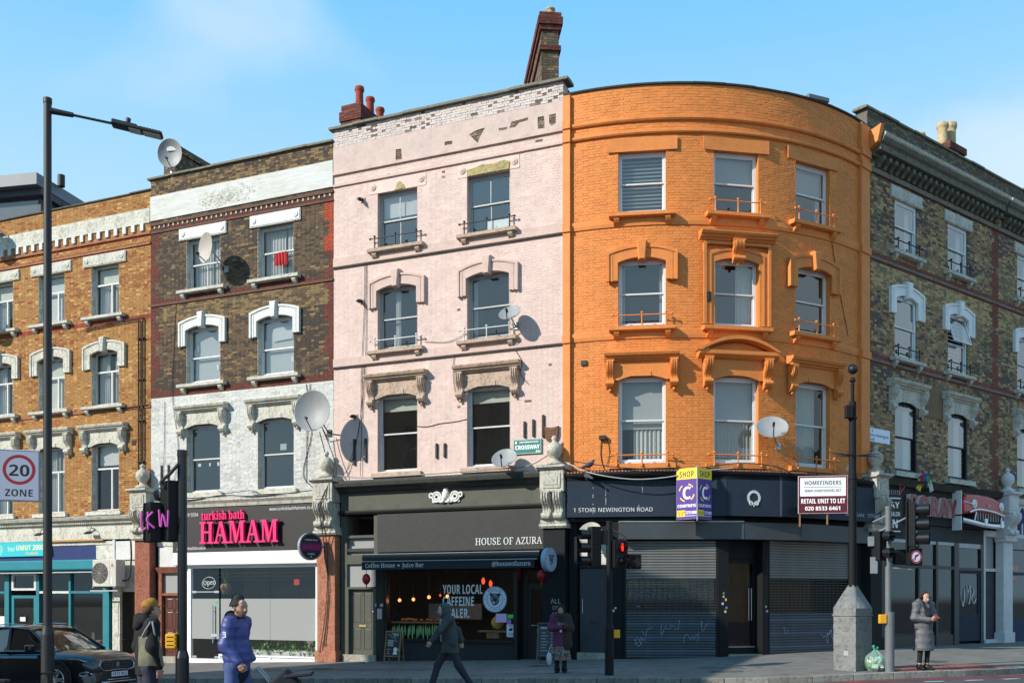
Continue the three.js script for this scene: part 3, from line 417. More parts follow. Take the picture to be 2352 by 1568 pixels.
// pink painted house
function housePink() {
  const W = 7.6, P = thing('pink_painted_house', 'pale pink painted house with flaking parapet over the coffee shop', 'house', onLeft(-7.62), LT, terrace);
  const xs = [2.26, 5.28], w = 1.38, ops = [];
  for (const x of xs) for (const [c, d] of [[12.39, 14.09], [9.3, 11.21], [5.58, 7.94]]) ops.push(bandOp(x - w / 2, x + w / 2, c, d));
  const wall = mesh('wall', wallGeo(flat, 0, W, 5.2, 16.27, ops, -0.34, -0.0014), M([0.67, 0.505, 0.445], { map: 'grime' }), P);
  const smooth = (s, y) => (y > 5.2 && y < 8.9 && s > 2.9 && s < 4.6 && y > 6.9) || (y > 14 && y < 14.5 && s > 0.4 && s < 3.2);
  bricks(flat, wall, 0.004, W - 0.004, 5.24, 14.92, ops, (s, y, R) => { const n = fbm(s * 1.1, y * 1.1, 4, 0, 11), k = R(); return k < 0.0012 ? pick(R, 11, 14) : n > 0.55 && k < 0.4 ? pick(R, 9, 11) : pick(R, 0, 9); }, PAL.pink, { seed: 31, proud: 0.0012, wob: 0.002, roughness: 0.8 });
  bricks(flat, wall, 0.004, W - 0.004, 14.915, 16.25, [], (s, y, R) => y < 15.7 ? pick(R, 11, 14) : vnoise(s * 3, y * 6, 0, 9) > 0.55 && R() < 0.3 ? pick(R, 11, 14) : pick(R, 14, 18), PAL.pink, { seed: 32, proud: 0.016, wob: 0.009, single: 0, gone: 0.03 });
  const jm = mesh('parapet_mortar', bx(0.004, W - 0.004, 15.73, 16.25, -0.004, 0.002), M([0.26, 0.19, 0.15], { map: 'stone' }), P);
  // rendered band with broken holes that show the brick behind
  const band = poly([[0.003, 14.93], [W - 0.003, 14.93], [W - 0.003, 15.73], [0.003, 15.73]]); const Rh = rng(9);
  const hole = (s, y, a, b, pts) => { const q = new THREE.Path(); pts.forEach(([u, v], i) => { const X = s + u * a + (Rh() - 0.5) * 0.03, Y = y + v * b + (Rh() - 0.5) * 0.03; i ? q.lineTo(X, Y) : q.moveTo(X, Y); }); q.closePath(); band.holes.push(q); };
  const sq = [[-1, -1], [0, -1], [1, -1], [1, 0], [1, 1], [0, 1], [-1, 1], [-1, 0]];
  hole(2.33, 15.12, 0.1, 0.16, sq); hole(4.0, 15.16, 0.12, 0.05, sq); hole(4.93, 15.2, 0.26, 0.2, [[-1, 0.4], [-0.3, -0.4], [0.1, -1], [0.4, -0.1], [1, 0.9], [0.4, 1], [-0.4, 0.8]]); hole(5.75, 15.25, 0.13, 0.035, sq); hole(6.25, 15.33, 0.3, 0.1, [[-1, -0.8], [-0.4, -1], [0, 0], [0.9, 0.2], [1, 1], [-0.8, 0.9]]); hole(6.93, 15.22, 0.1, 0.17, sq); hole(7.28, 15.22, 0.11, 0.17, [[-1, -0.4], [-0.3, -1], [0.8, -0.6], [1, 1], [-1, 1]]);
  mesh('render_band', ext(band, 0.022).translate(0, 0, 0.008), M([0.60, 0.465, 0.41], { map: 'grime', bump: 'lump', bs: 0.006 }), P);
  const st = (y, h, dd, m) => mesh('string_course', bx(0.003, W - 0.003, y, y + h, 0.0, dd), m, P); st(14.86, 0.08, 0.07, mat.pinkTrim); st(14.5, 0.07, 0.055, mat.pinkTrim); st(12.02, 0.27, 0.045, mat.pinkTrim); st(8.92, 0.26, 0.045, mat.pinkTrim);
  const L5 = M([0.07, 0.05, 0.045], { map: 'stone' }); for (const y of [12.0, 8.9]) mesh('drip_mould', mould([[0, y - 0.03], [0.055, y - 0.03], [0.062, y + 0.02], [0, y + 0.02]], 0.003, W - 0.003), L5, P);
  copings(P, flat, -0.12, W + 0.16, 16.27, mat.coping, { h: 0.1, d1: 0.13 });
  const dr3 = [[{ t: 'blind', h: 0.4, m: mat.curtain }], [{ t: 'paper', x: 0.2, y: 0.2, w: 0.7, h: 0.35 }]], dr2 = [[{ t: 'curtain', x: 0.3, w: 0.14, m: mat.curtain }, { t: 'curtain', x: 0.9, w: 0.1 }], [{ t: 'curtain', x: 0, w: 0.1 }, { t: 'curtain', x: 0.88, w: 0.12 }]], dr1 = [[{ t: 'blind', h: 0.18, m: mat.blindCream }], [{ t: 'blind', h: 0.17, m: mat.blindCream }]];
  const fg = M([0.40, 0.42, 0.42], { roughness: 0.5 });
  xs.forEach((s, i) => {
    const li = mesh('lintel', [bx(s - 0.98, s + 0.98, 14.07, 14.45, 0.0, 0.014)], mat.pinkPaint, P);
    for (const k of [-1, 1]) { const r = mesh('rosette', lathe([[0, 0.05], [0.04, 0.045], [0.05, 0.02], [0.085, 0.035], [0.11, 0.015], [0.12, 0]], 7), mat.pinkTrim, li); r.rotation.x = Math.PI / 2; r.position.set(s + k * 0.83, 14.27, 0.012); }
    if (i) mesh('bare_stone', ext(poly([[-0.66, -0.02], [0.66, -0.02], [0.68, 0.18], [0.5, 0.26], [0.2, 0.2], [-0.2, 0.24], [-0.5, 0.17], [-0.68, 0.16]]), 0.02, { bevelEnabled: true, bevelSize: 0.01, bevelThickness: 0.01, bevelSegments: 1 }).translate(s, 14.1, 0.012), mat.stoneTan, li); else mesh('bare_stone', ext(poly([[-0.2, -0.02], [0.18, 0.02], [0.12, 0.14], [0, 0.24], [-0.1, 0.2], [-0.12, 0.06]]), 0.02).translate(s + 0.1, 14.08, 0.012), mat.stoneTan, li);
    archSurround(P, flat, s, 11.21, mat.pinkTrim, w / 2); hood(P, flat, s, 7.94, mat.pinkStain, w / 2); sill(P, flat, s, 12.39, mat.pinkStain); sill(P, flat, s, 9.3, mat.pinkStain); mesh('sill', bx(s - 0.85, s + 0.85, 5.42, 5.56, -0.2, 0.12), mat.pinkStain, P);
    guard(P, flat, s, 12.4, mat.iron); guard(P, flat, s, 9.3, mat.white);
    win(P, flat, s, 12.41, 14.08, w, fg, { pane: mat.paneBlue, munt: true, dress: dr3[i] }); win(P, flat, s, 9.32, 11.19, w, fg, { dress: dr2[i] }); win(P, flat, s, 5.6, 7.92, w, mat.white, { dress: dr1[i], fw: 0.045 });
    for (const [a, b] of [[12.39, 14.07], [9.3, 11.05], [5.58, 7.8]]) reveals(P, flat, s, a, b, w, mat.pinkTrim);
  });
  const bars = [[0.77, 5.85, 6.66], [1.17, 5.93, 6.65], [3.61, 5.91, 6.35], [3.88, 5.92, 6.34], [6.43, 6.34, 6.8], [6.7, 6.35, 6.84], [7.0, 6.31, 6.95]]; for (const [s, a, b] of bars) mesh('wall_tie_bar', rbox(0.07, b - a, 0.06, 0.012, s, (a + b) / 2, 0.03, 1), mat.ironBrown, P);
  mesh('crack', [tube([[2.95, 6.9, 0.012], [3.3, 6.87, 0.012], [3.7, 6.93, 0.012], [4.2, 6.95, 0.012], [4.6, 7.0, 0.012]], 0.012)], L5, P);
  mesh('phone_cable', [tube([[1.14, 12.2, 0.03], [1.12, 10.6, 0.03], [1.02, 8.8, 0.03], [0.95, 7, 0.04], [0.5, 5.6, 0.08]], 0.008), tube([[1.2, 12.1, 0.03], [1.17, 9.2, 0.03], [1.05, 7.4, 0.03], [1.0, 5.5, 0.06]], 0.008), tube([[1.1, 9, 0.03], [0.98, 7.3, 0.03], [0.6, 5.8, 0.05], [0.3, 5.5, 0.1]], 0.008), tube([[3.2, 9.4, 0.03], [4.0, 9.32, 0.03], [4.5, 9.45, 0.03]], 0.007), tube([[4.2, 9.2, 0.03], [4.16, 8.2, 0.03], [4.25, 7.7, 0.03]], 0.008), tube([[6.3, 9.1, 0.06], [6.15, 8.9, 0.03], [6.35, 8.5, 0.03], [6.3, 8.2, 0.03], [6.55, 7.85, 0.03]], 0.008)], mat.cable, P);
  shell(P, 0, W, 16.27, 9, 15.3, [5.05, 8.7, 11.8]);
  return P;
}
// orange corner house, bent round the corner
function houseOrange() {
  const P = thing('orange_corner_house', 'bright orange painted corner house with curved front', 'house', [4.7, 0, -35.62], 0, terrace), F = arc, S0 = -3.325, S1 = 6.62;
  const xs = [-1.13, 1.49, 4.01], w = 1.32, ops = [];
  for (const x of xs) for (const [c, d] of [[12.36, 14.07], [9.24, 11.11], [5.48, 7.89]]) ops.push(bandOp(x - w / 2, x + w / 2, c, d));
  const wall = mesh('wall', wallGeo(F, S0, S1, 5.25, 15.85, ops, -0.34, -0.001), M([0.74, 0.244, 0.052], { map: 'grime', roughness: 0.75 }), P);
  bricks(F, wall, S0 + 0.004, S1 - 0.004, 5.3, 15.83, ops, (s, y, R) => pick(R, 0, 9), PAL.orange, { seed: 41, proud: 0.004, wob: 0.004, roughness: 0.72 });
  const st = (prof) => mesh('string_course', bmould(F, prof, S0 + 0.205, S1 - 0.55), mat.orange, P);
  const bandP = (y, h, d) => [[0, y], [d * 0.7, y], [d, y + h * 0.4], [d, y + h], [0, y + h + 0.02]];
  st(bandP(14.86, 0.1, 0.09)); st(bandP(14.5, 0.09, 0.085)); st(bandP(12.0, 0.22, 0.05)); st(bandP(8.9, 0.22, 0.05));
  for (const [a, b] of [[S0, S0 + 0.205], [S1 - 0.55, S1 - 0.02]]) { const p = mesh('pier', bend(F, wallGeo(flat, a, b, 5.3, 15.8, [], 0.0, 0.11)), mat.orange, P); for (const y of [14.86, 14.48, 11.98, 8.88]) mesh('pier_band', bend(F, bx(a - 0.004, b + 0.012, y, y + 0.22, 0.1, 0.15)), mat.orange, p); }
  copings(P, F, S0, S1 - 0.1, 15.85, M([0.035, 0.035, 0.035], { map: 'stone' }), { h: 0.07, d1: 0.05 });
  const dA = [{ t: 'slats', a: 0.02, b: 0.98 }];
  xs.forEach((s, i) => {
    const l = mesh('lintel', box(1.92, 0.36, 0.03, 0, 0.18, 0.0), mat.orange, P); F.put(l, s, 14.05, 0);
    sill(P, F, s, 12.36, mat.orange, 1.8); if (i) guard(P, F, s, 12.37, mat.orange, 1.6);
    win(P, F, s, 12.38, 14.06, w, mat.whiteNew, { fw: 0.07, dress: i === 0 ? dA : i === 1 ? [{ t: 'slats', a: 0.52, b: 0.98 }] : [{ t: 'slats', a: 0.5, b: 0.98 }, { t: 'curtain', x: 0.85, w: 0.15 }] });
    sill(P, F, s, 9.24, mat.orange, i === 1 ? 2.0 : 1.8);
    if (i !== 1) { archSurround(P, F, s, 11.11, mat.orange, w / 2); guard(P, F, s, 9.25, mat.orange, 1.6); }
    else {
      const fr = (a, b, top, dz) => ext(poly([[-b, -1.85], [-b, 0.14], ...arcPts(b, 0.14, top), [b, -1.85], [a, -1.85], ...arcPts(a, -0.13, 0.13).reverse(), [-a, -1.85]]), dz);
      const o = mesh('window_surround', [fr(w / 2 - 0.01, 0.98, 0.12, 0.06), ext(poly([[-0.98, -1.85], [-0.98, 0.42], [0.98, 0.42], [0.98, -1.85], [0.9, -1.85], [0.9, 0.34], [-0.9, 0.34], [-0.9, -1.85]]), 0.1), ext(poly([[-0.8, -1.85], ...arcPts(0.8, 0.1, 0.15), [0.8, -1.85], [0.75, -1.85], ...arcPts(0.75, 0.06, 0.15).reverse(), [-0.75, -1.85]]), 0.085), mould(hoodProf, -1.1, 1.1).translate(0, 0.44, 0)], mat.orange, P); F.put(o, s, 11.11, 0);
      const k = mesh('keystone', consoleGeo(0.6, 0.3, 0.2), mat.orange, o); k.position.set(0, 0.43, 0.05);
      const b = mesh('bell_box', rbox(0.1, 0.25, 0.06, 0.01), mat.iron, o); b.position.set(-0.83, -1.1, 0.09);
    }
    win(P, F, s, 9.26, 11.1, w, mat.whiteNew, { fw: 0.07, pane: mat.pane, dress: i === 0 ? [{ t: 'curtain', x: 0, w: 0.1 }, { t: 'curtain', x: 0.9, w: 0.1 }] : i === 1 ? [{ t: 'curtain', x: 0.6, w: 0.4, m: mat.net }] : [] });
    if (i !== 1) hood(P, F, s, 7.89, mat.orange, w / 2, 2.04);
    else {
      const pts = arcPts(1.16, 0.22, 0.42, 18), inn = arcPts(0.86, 0.28, 0.22, 18).reverse(), tym = poly([[-0.9, 0.24], ...arcPts(0.9, 0.26, 0.24, 14), [0.9, 0.24]]);
      const archBand = (o, h, d0, d1) => ext(poly([...arcPts(1.2 - o, 0.24 + o * 0.3, 0.43 - o * 0.5, 20), ...arcPts(1.2 - o - h, 0.24 + o * 0.3, 0.43 - o * 0.5 - h, 20).reverse()]), d1).translate(0, 0, d0);
      const o = mesh('pediment', [mould([[0, 0], [0.12, 0], [0.2, 0.05], [0.26, 0.1], [0.26, 0.2], [0, 0.22]], -1.16, 1.16).translate(0, 0.06, 0), archBand(0, 0.1, 0.0, 0.3), archBand(0.1, 0.08, 0.0, 0.24), archBand(0.18, 0.08, 0, 0.16), ext(tym, 0.06), ext(poly([[-0.78, 0.06], [-0.78, -0.5], [-w / 2 + 0.01, -0.5], ...arcPts(w / 2 - 0.01, -0.5, 0.13).slice(1, -1), [w / 2 - 0.01, -0.5], [0.78, -0.5], [0.78, 0.06]]), 0.06)], mat.orange, P); F.put(o, s, 8.26, 0);
      for (const k of [-1, 1]) { const c = mesh('console', consoleGeo(0.8, 0.22, 0.24), mat.orange, o); c.position.set(k * 0.87, 0.05, 0.01); }
    }
    guard(P, F, s, 5.42, mat.orange, 1.68); mesh('sill', bend(F, bx(s - 0.9, s + 0.9, 5.33, 5.46, -0.2, 0.14)), mat.orange, P);
    win(P, F, s, 5.5, 7.87, w, mat.whiteNew, { fw: 0.07, pane: mat.paneClear, dress: i === 0 ? [{ t: 'blind', h: 0.6, m: mat.blindBlue }, { t: 'curtain', x: 0.3, w: 0.7, h: 1, m: mat.net }] : i === 1 ? [{ t: 'blind', h: 0.5, m: mat.blindGrey }, { t: 'curtain', x: 0, w: 1, m: mat.net }] : [{ t: 'curtain', x: 0, w: 0.85, m: mat.net }] });
    for (const [a, b] of [[12.36, 14.05], [9.24, 10.98], [5.48, 7.75]]) reveals(P, F, s, a, b, w, mat.orange);
  });
  const v = mesh('vent', [rbox(0.17, 0.14, 0.05, 0.01)], mat.iron, P); F.put(v, -2.74, 8.31, 0.03);
  const fl = mesh('flood_light', [rbox(0.2, 0.12, 0.1, 0.015, 0, 0, 0.08), tube([[-0.05, -0.05, 0.03], [-0.06, -0.5, 0.02], [0.02, -0.85, 0.03]], 0.012), tube([[0.12, -0.02, 0.03], [0.18, -0.4, 0.02], [0.1, -0.8, 0.03]], 0.009)], mat.iron, P); F.put(fl, -2.2, 6.2, 0);
  mesh('phone_cable', bend(F, tube([[4.7, 12.1, 0.02], [5.1, 10.6, 0.02], [5.5, 9.4, 0.02]], 0.009)), mat.ironBrown, P);
  // inside: floors, a core wall and the roof
  const plan = (r, y, h) => { const pts = []; for (let k = 0; k <= 24; k++) { const a = lerp(S0 / RAD, S1 / RAD, k / 24); pts.push([r * Math.sin(a), r * Math.cos(a)]); } pts.push([0.6, -2], [-2, -1]); const g = ext(poly(pts), h); g.rotateX(-Math.PI / 2); g.scale(1, 1, -1); g.translate(0, y, 0); return g; };
  mesh('roof', plan(RAD - 0.345, 15.0, 0.15), mat.slate, P); mesh('floor_slab', [4.95, 8.55, 11.7].map((y) => plan(RAD - 0.345, y, 0.25)), mat.plaster, P);
  mesh('room_wall', [wallGeo(arc, S0, S1, -0.5, 15, [], -3.6, -3.4), ...[0.2, 2.8].map((s) => bend(F, bx(s - 0.05, s + 0.05, 5.2, 15, -3.4, -0.35)))], mat.plaster, P);
  mesh('party_wall', [bend(F, bx(S0, S0 + 0.1, -0.6, 15.8, -5, -0.345)), bend(F, bx(S1 - 0.1, S1, -0.6, 15.8, -5, -0.345))], mat.roomDark, P);
  return P;
}
// stock brick house on the other street
function houseStock(P, W, xs, o) {
  const w = 1.26, ops = [];
  for (const x of xs) for (const [c, d] of [[12.5, 14.1], [9.22, 11.16], [5.69, 7.88]]) ops.push(bandOp(x - w / 2, x + w / 2, c, d));
  const wall = mesh('wall', wallGeo(flat, 0, W, 5.2, 16.42, ops, -0.34, -0.004), M([0.15, 0.135, 0.11], { bump: 'fine' }), P);
  bricks(flat, wall, 0.004, W - 0.004, 5.24, 16.4, ops, (s, y, R, row) => {
    const k = R(); if (Math.abs(y - 12.1) < 0.15 || Math.abs(y - 9.02) < 0.15 || Math.abs(y - 14.62) < 0.08) return pick(R, 18, 22); if (y < 15 && (tooth(s + 0.1, row) && s < 0.5 || (W - s < 0.75 && tooth(W - s, row)))) return pick(R, 18, 22);
    const n = fbm(s * 0.7, y * 0.7, 4, 0, o.seed), moss = fbm(s * 0.5 + 9, y * 0.5, 4, 0, o.seed + 5); if (y > 15.8) return k < 0.7 ? pick(R, 8, 14) : pick(R, 22, 25);
    if (moss > 0.62 && k < 0.25) return pick(R, 22, 25); if (y < 12 && y > 11.2 && k < 0.5) return pick(R, 14, 18); const dk = 0.18 + 0.42 * step(0.4, 0.62, n); return k < dk ? pick(R, 8, 14) : k > 0.9 ? pick(R, 14, 18) : pick(R, 0, 8);
  }, PAL.stock, { seed: o.seed });
  const dark = M([0.16, 0.15, 0.12], { map: 'stone', bump: 'lump', bs: 0.02 });
  mesh('cornice', [mould([[0, 15.02], [0.12, 15.02], [0.14, 15.1], [0.36, 15.12], [0.36, 15.3], [0.44, 15.36], [0.5, 15.5], [0.5, 15.56], [0, 15.85]], 0.15, W)], dark, P); mesh('cornice_fillet', mould([[0.3, 15.3], [0.52, 15.5], [0.545, 15.58], [0.3, 15.6]], 0.15, W), mat.stoneWhite, P);
  for (let s = 0.4; s < W; s += 0.33) mesh('modillion', mould([[0, 14.72], [0.1, 14.74], [0.16, 14.84], [0.3, 14.92], [0.32, 15.02], [0, 15.02]], s, s + 0.14), dark, P);
  { const sm0 = M([0.20, 0.17, 0.14], { map: 'stone' }); for (const g of [bx(0.004, W - 0.004, 14.56, 14.7, 0, 0.08), bx(0.004, W - 0.004, 11.98, 12.06, 0, 0.05), bx(0.004, W - 0.004, 8.9, 8.98, 0, 0.05)]) mesh('string_course', g, sm0, P); }
  copings(P, flat, o.left ?? 0, W, 16.42, mat.coping, { d1: 0.07 });
  xs.forEach((s, i) => {
    lintel(P, flat, s, 14.08, mat.stoneWhite, false, 1.8); archSurround(P, flat, s, 11.16, mat.whiteBright, w / 2); hood(P, flat, s, 7.88, mat.stoneWhite, w / 2); sill(P, flat, s, 12.5, mat.stoneWhite, 1.8); sill(P, flat, s, 9.22, mat.stoneWhite, 1.8); guard(P, flat, s, 12.51, mat.iron, 1.5); guard(P, flat, s, 9.23, mat.iron, 1.5); mesh('sill', bx(s - 0.85, s + 0.85, 5.52, 5.68, -0.2, 0.2), mat.stoneWhite, P);
    win(P, flat, s, 12.52, 14.09, w, mat.whiteBright, { fw: 0.06, pane: mat.paneSky, set: 0.13, dress: [{ t: 'curtain', x: 0.8, w: 0.2 }] }); win(P, flat, s, 9.24, 11.14, w, mat.whiteBright, { fw: 0.06, pane: mat.paneSky, set: 0.13, tilt: i === 1 ? 0.28 : 0, dress: i === 1 ? [{ t: 'slats', a: 0, b: 1, m: mat.blindBlue }] : [] }); win(P, flat, s, 5.71, 7.86, w, mat.black, { pane: mat.paneSky, set: 0.13, dress: [{ t: 'curtain', x: 0.7, w: 0.3, m: mat.net }] });
  });
  shell(P, 0, W, 16.42, 9, 15.4, [5.0, 8.6, 11.8]);
}
houseYellow(); houseBrown(); housePink(); houseOrange();
{
  const P = thing('stock_brick_house', 'mossy dark stock brick house with heavy cornice over the barber shop', 'house', onRight(0), RT, terrace); houseStock(P, 7.9, [2.13, 5.3], { seed: 51, left: -0.12 });
  mesh('cornice_end', [ext(poly([[0, 15.15], [0.34, 15.32], [0.46, 15.8], [0.02, 15.68]]), 0.16).rotateY(-Math.PI / 2).translate(0.145, 0, 0.02)], mat.orange, P); mesh('plywood_panel', bx(3.3, 4.35, 7.55, 8.6, 0.0, 0.035), M([0.26, 0.17, 0.08], { map: 'wood' }), P);
  const Q = thing('stock_brick_house', 'stock brick house at the far right, past the white pilaster', 'house', onRight(7.9), RT, terrace); houseStock(Q, 6.6, [2.2, 4.7], { seed: 61 });
}
// ---------------------------------------------------------------- lettering and signs
const font = {}; for (const k of ['sans_bold', 'sans_regular', 'serif_regular', 'serif_bold']) font[k] = await new FontLoader().loadAsync('fonts/droid/droid_' + k + '.typeface.json');
function canvasTex(w, h, draw) { const c = document.createElement('canvas'); c.width = w; c.height = h; const x = c.getContext('2d'); x.textBaseline = 'middle'; x.textAlign = 'center'; draw(x, w, h); const t = new THREE.CanvasTexture(c); t.colorSpace = THREE.SRGBColorSpace; t.anisotropy = 8; return t; }
function fit(x, s, cx, cy, maxW, size, f = 'sans-serif', wt = '') { x.font = `${wt} ${size}px ${f}`; const w = x.measureText(s).width, k = Math.min(3, maxW / w); x.save(); x.translate(cx, cy); x.scale(k, 1); x.fillText(s, 0, 0); x.restore(); }
function face(name, w, h, tex, parent, x, y, z, o = {}) { const g = o.r ? new THREE.CircleGeometry(w / 2, 40) : new THREE.PlaneGeometry(w, h); const m = mesh(name, g, new THREE.MeshStandardMaterial({ map: tex, roughness: o.rough ?? 0.5, side: THREE.FrontSide, ...(o.alpha ? { transparent: true, alphaTest: 0.4 } : {}) }), parent, true); m.position.set(x, y, z); return m; }
function textGeo(s, size, depth, f = 'sans_bold', w) { const g = new TextGeometry(s, { font: font[f], size, depth, curveSegments: 4, bevelEnabled: false }); g.computeBoundingBox(); const b = g.boundingBox; if (w) g.scale(w / (b.max.x - b.min.x), 1, 1); return g; }
function letters(s, size, depth, f, w, m, parent, x, y, z, name = 'letter') {   // each letter a part
  const full = textGeo(s, size, depth, f); full.computeBoundingBox(); const k = w / (full.boundingBox.max.x - full.boundingBox.min.x), x0 = full.boundingBox.min.x;
  let adv = 0; const fd = font[f].data, sc = size / fd.resolution;
  for (const ch of s) { const gl = fd.glyphs[ch] ?? fd.glyphs['?']; if (ch !== ' ') { const g = new TextGeometry(ch, { font: font[f], size, depth, curveSegments: 4, bevelEnabled: false }); g.translate(adv - x0, 0, 0); g.scale(k, 1, 1); const o = mesh(name, g, m, parent); o.position.set(x, y, z); } adv += gl.ha * sc; }
}
function bigCatFace(x, cx, cy, r, fg, bg) {                        // round badge print: a big cat's head
  x.save(); x.translate(cx, cy); x.fillStyle = bg; x.beginPath(); x.arc(0, 0, r, 0, 7); x.fill(); x.strokeStyle = fg; x.lineWidth = r * 0.03; x.beginPath(); x.arc(0, 0, r * 0.66, 0, 7); x.stroke(); x.beginPath(); x.arc(0, 0, r * 0.97, 0, 7); x.stroke();
  x.fillStyle = fg; x.beginPath(); x.moveTo(-0.3 * r, -0.4 * r); x.quadraticCurveTo(0, -0.52 * r, 0.3 * r, -0.38 * r); x.quadraticCurveTo(0.46 * r, -0.1 * r, 0.34 * r, 0.2 * r); x.quadraticCurveTo(0.18 * r, 0.5 * r, -0.16 * r, 0.46 * r); x.quadraticCurveTo(-0.4 * r, 0.2 * r, -0.38 * r, -0.15 * r); x.fill(); x.beginPath(); x.arc(-0.3 * r, -0.36 * r, 0.12 * r, 0, 7); x.arc(0.34 * r, -0.34 * r, 0.13 * r, 0, 7); x.fill();
  x.fillStyle = bg; const R = rng(3); for (let i = 0; i < 46; i++) { const a = R() * 6.28, q = Math.sqrt(R()) * 0.4 * r; x.beginPath(); x.ellipse(Math.cos(a) * q, Math.sin(a) * q - 0.05 * r, 0.03 * r * (0.5 + R()), 0.02 * r, R() * 3, 0, 7); x.fill(); }
  x.beginPath(); x.ellipse(-0.12 * r, 0.28 * r, 0.16 * r, 0.1 * r, -0.3, 0, 7); x.fill(); x.fillStyle = fg; x.beginPath(); x.ellipse(-0.14 * r, 0.3 * r, 0.1 * r, 0.05 * r, -0.3, 0, 7); x.fill();
  const ring = (s, a0, da, flip) => { x.fillStyle = fg; x.font = `bold ${r * 0.17}px sans-serif`; [...s].forEach((c, i) => { x.save(); x.rotate(a0 + da * i); x.translate(0, flip ? r * 0.82 : -r * 0.82); x.fillText(c, 0, 0); x.restore(); }); };
  ring('HOUSE OF', -0.72, 0.205, false); ring('AZURA', 0.5, -0.25, true); x.beginPath(); x.arc(-r * 0.82, 0, r * 0.035, 0, 7); x.arc(r * 0.82, 0, r * 0.035, 0, 7); x.fill(); x.restore();
}
const gy = (P, s) => { const v = new THREE.Vector3(s, 0, 0).applyAxisAngle(new THREE.Vector3(0, 1, 0), P.rotation.y).add(P.position); return G(v.x); };
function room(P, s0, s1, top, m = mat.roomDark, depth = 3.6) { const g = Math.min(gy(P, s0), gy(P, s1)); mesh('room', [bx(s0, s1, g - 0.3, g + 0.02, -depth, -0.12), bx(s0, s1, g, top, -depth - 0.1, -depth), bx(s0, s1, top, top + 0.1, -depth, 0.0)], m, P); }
function panelDoor(P, name, s0, s1, y0, y1, d, m, cols = 2, rows = [0.08, 0.44, 0.5, 0.96]) {
  const W = s1 - s0, H = y1 - y0, o = mesh(name, [bx(0, W, 0, H, -0.03, 0)], m, P); o.position.set(s0, y0, d);
  const fr = 0.012, st = W * 0.12, ys = []; for (let i = 0; i < rows.length; i += 2) ys.push([rows[i] * H, rows[i + 1] * H]);
  mesh('stile', [bx(0, st, 0, H, 0, fr), bx(W - st, W, 0, H, 0, fr), bx(W / 2 - st * 0.45, W / 2 + st * 0.45, ys[0][0], ys[ys.length - 1][1], 0, fr), bx(st, W - st, 0, ys[0][0], 0, fr), bx(st, W - st, ys[ys.length - 1][1], H, 0, fr), ...ys.slice(1).map((q, i) => bx(st, W - st, ys[i][1], q[0], 0, fr))], m, o);
  for (const [a, b] of ys) for (const k of [0, 1]) { const x0 = k ? W / 2 + st * 0.6 : st * 1.15, x1 = k ? W - st * 1.15 : W / 2 - st * 0.6; mesh('panel', ext(poly([[x0 + 0.03, a + 0.03], [x1 - 0.03, a + 0.03], [x1 - 0.03, b - 0.03], [x0 + 0.03, b - 0.03]]), 0.004, { bevelEnabled: true, bevelSize: 0.02, bevelThickness: 0.008, bevelSegments: 1 }), m, o); }
  return o;
}
function pane(P, s0, s1, y0, y1, d, m = mat.shopPane, name = 'pane') { const o = mesh(name, new THREE.PlaneGeometry(s1 - s0, y1 - y0), m, P); o.position.set((s0 + s1) / 2, (y0 + y1) / 2, d); return o; }

// ---------------------------------------------------------------- carved pilasters between the shops
function pilaster(label, pos, turn, shaft, cap, g, o = {}) {
  const P = thing('shop_pilaster', label, 'pilaster', [pos[0], g, pos[2]], turn, 'carved pilasters between the shops'), y = (v) => v - g, { w = 0.66, dep = 0.3 } = o;
  mesh('shaft', [rbox(w, y(3.72), dep, 0.02, 0, y(3.72) / 2, dep / 2 - 0.02, 1), box(w + 0.1, 0.35, dep + 0.06, 0, 0.175, dep / 2)], shaft, P);
  mesh('capital', [mould([[0, 0], [dep + 0.05, 0], [dep + 0.1, 0.06], [dep + 0.08, 0.12], [0, 0.12]], -w / 2 - 0.08, w / 2 + 0.08).translate(0, y(3.72), 0), box(w + 0.1, 0.1, dep + 0.12, 0, y(3.9), dep / 2), box(w, 0.8, dep, 0, y(4.3), dep / 2)], cap, P);
  for (const k of [-1, 1]) { const c = mesh('console', [...consoleGeo(0.8, w * 0.36, 0.3), ...[-2, -1, 0, 1, 2].map((q) => { const t = new THREE.TorusGeometry(0.05, 0.012, 4, 8, Math.PI); t.rotateY(Math.PI / 2); t.translate(q * 0.05, -0.72, 0.22); return t; })], cap, P); c.position.set(k * w * 0.27, y(4.7), dep - 0.04); }
  mesh('block', [box(w + 0.04, 0.62, dep + 0.18, 0, y(5.03), dep / 2 + 0.09), box(w - 0.14, 0.42, 0.03, 0, y(5.03), dep + 0.19), box(w - 0.3, 0.24, 0.04, 0, y(5.03), dep + 0.2), mould([[0, 0], [dep + 0.2, 0], [dep + 0.3, 0.06], [dep + 0.3, 0.12], [0, 0.14]], -w / 2 - 0.1, w / 2 + 0.1).translate(0, y(5.33), 0)], cap, P);
  mesh('finial', [lathe([[0, 0], [0.24, 0], [0.24, 0.08], [0.12, 0.14], [0.1, 0.2], [0.16, 0.26], [0.215, 0.36], [0.225, 0.46], [0.2, 0.56], [0.12, 0.64], [0.07, 0.66], [0.06, 0.72], [0.09, 0.76], [0.05, 0.83], [0, 0.85]], 16, 0, y(5.46), dep / 2 + 0.1), ...[0, 1, 2, 3, 4, 5, 6, 7].map((k) => { const t = new THREE.TorusGeometry(0.215, 0.014, 4, 12, Math.PI); t.rotateZ(-Math.PI / 2); t.rotateY(k * Math.PI / 4); t.translate(0, y(5.9), dep / 2 + 0.1); return t; })], o.ball ?? cap, P);
  return P;
}
const capStone = M([0.50, 0.48, 0.43], { map: 'stone', bump: 'lump', bs: 0.02 });
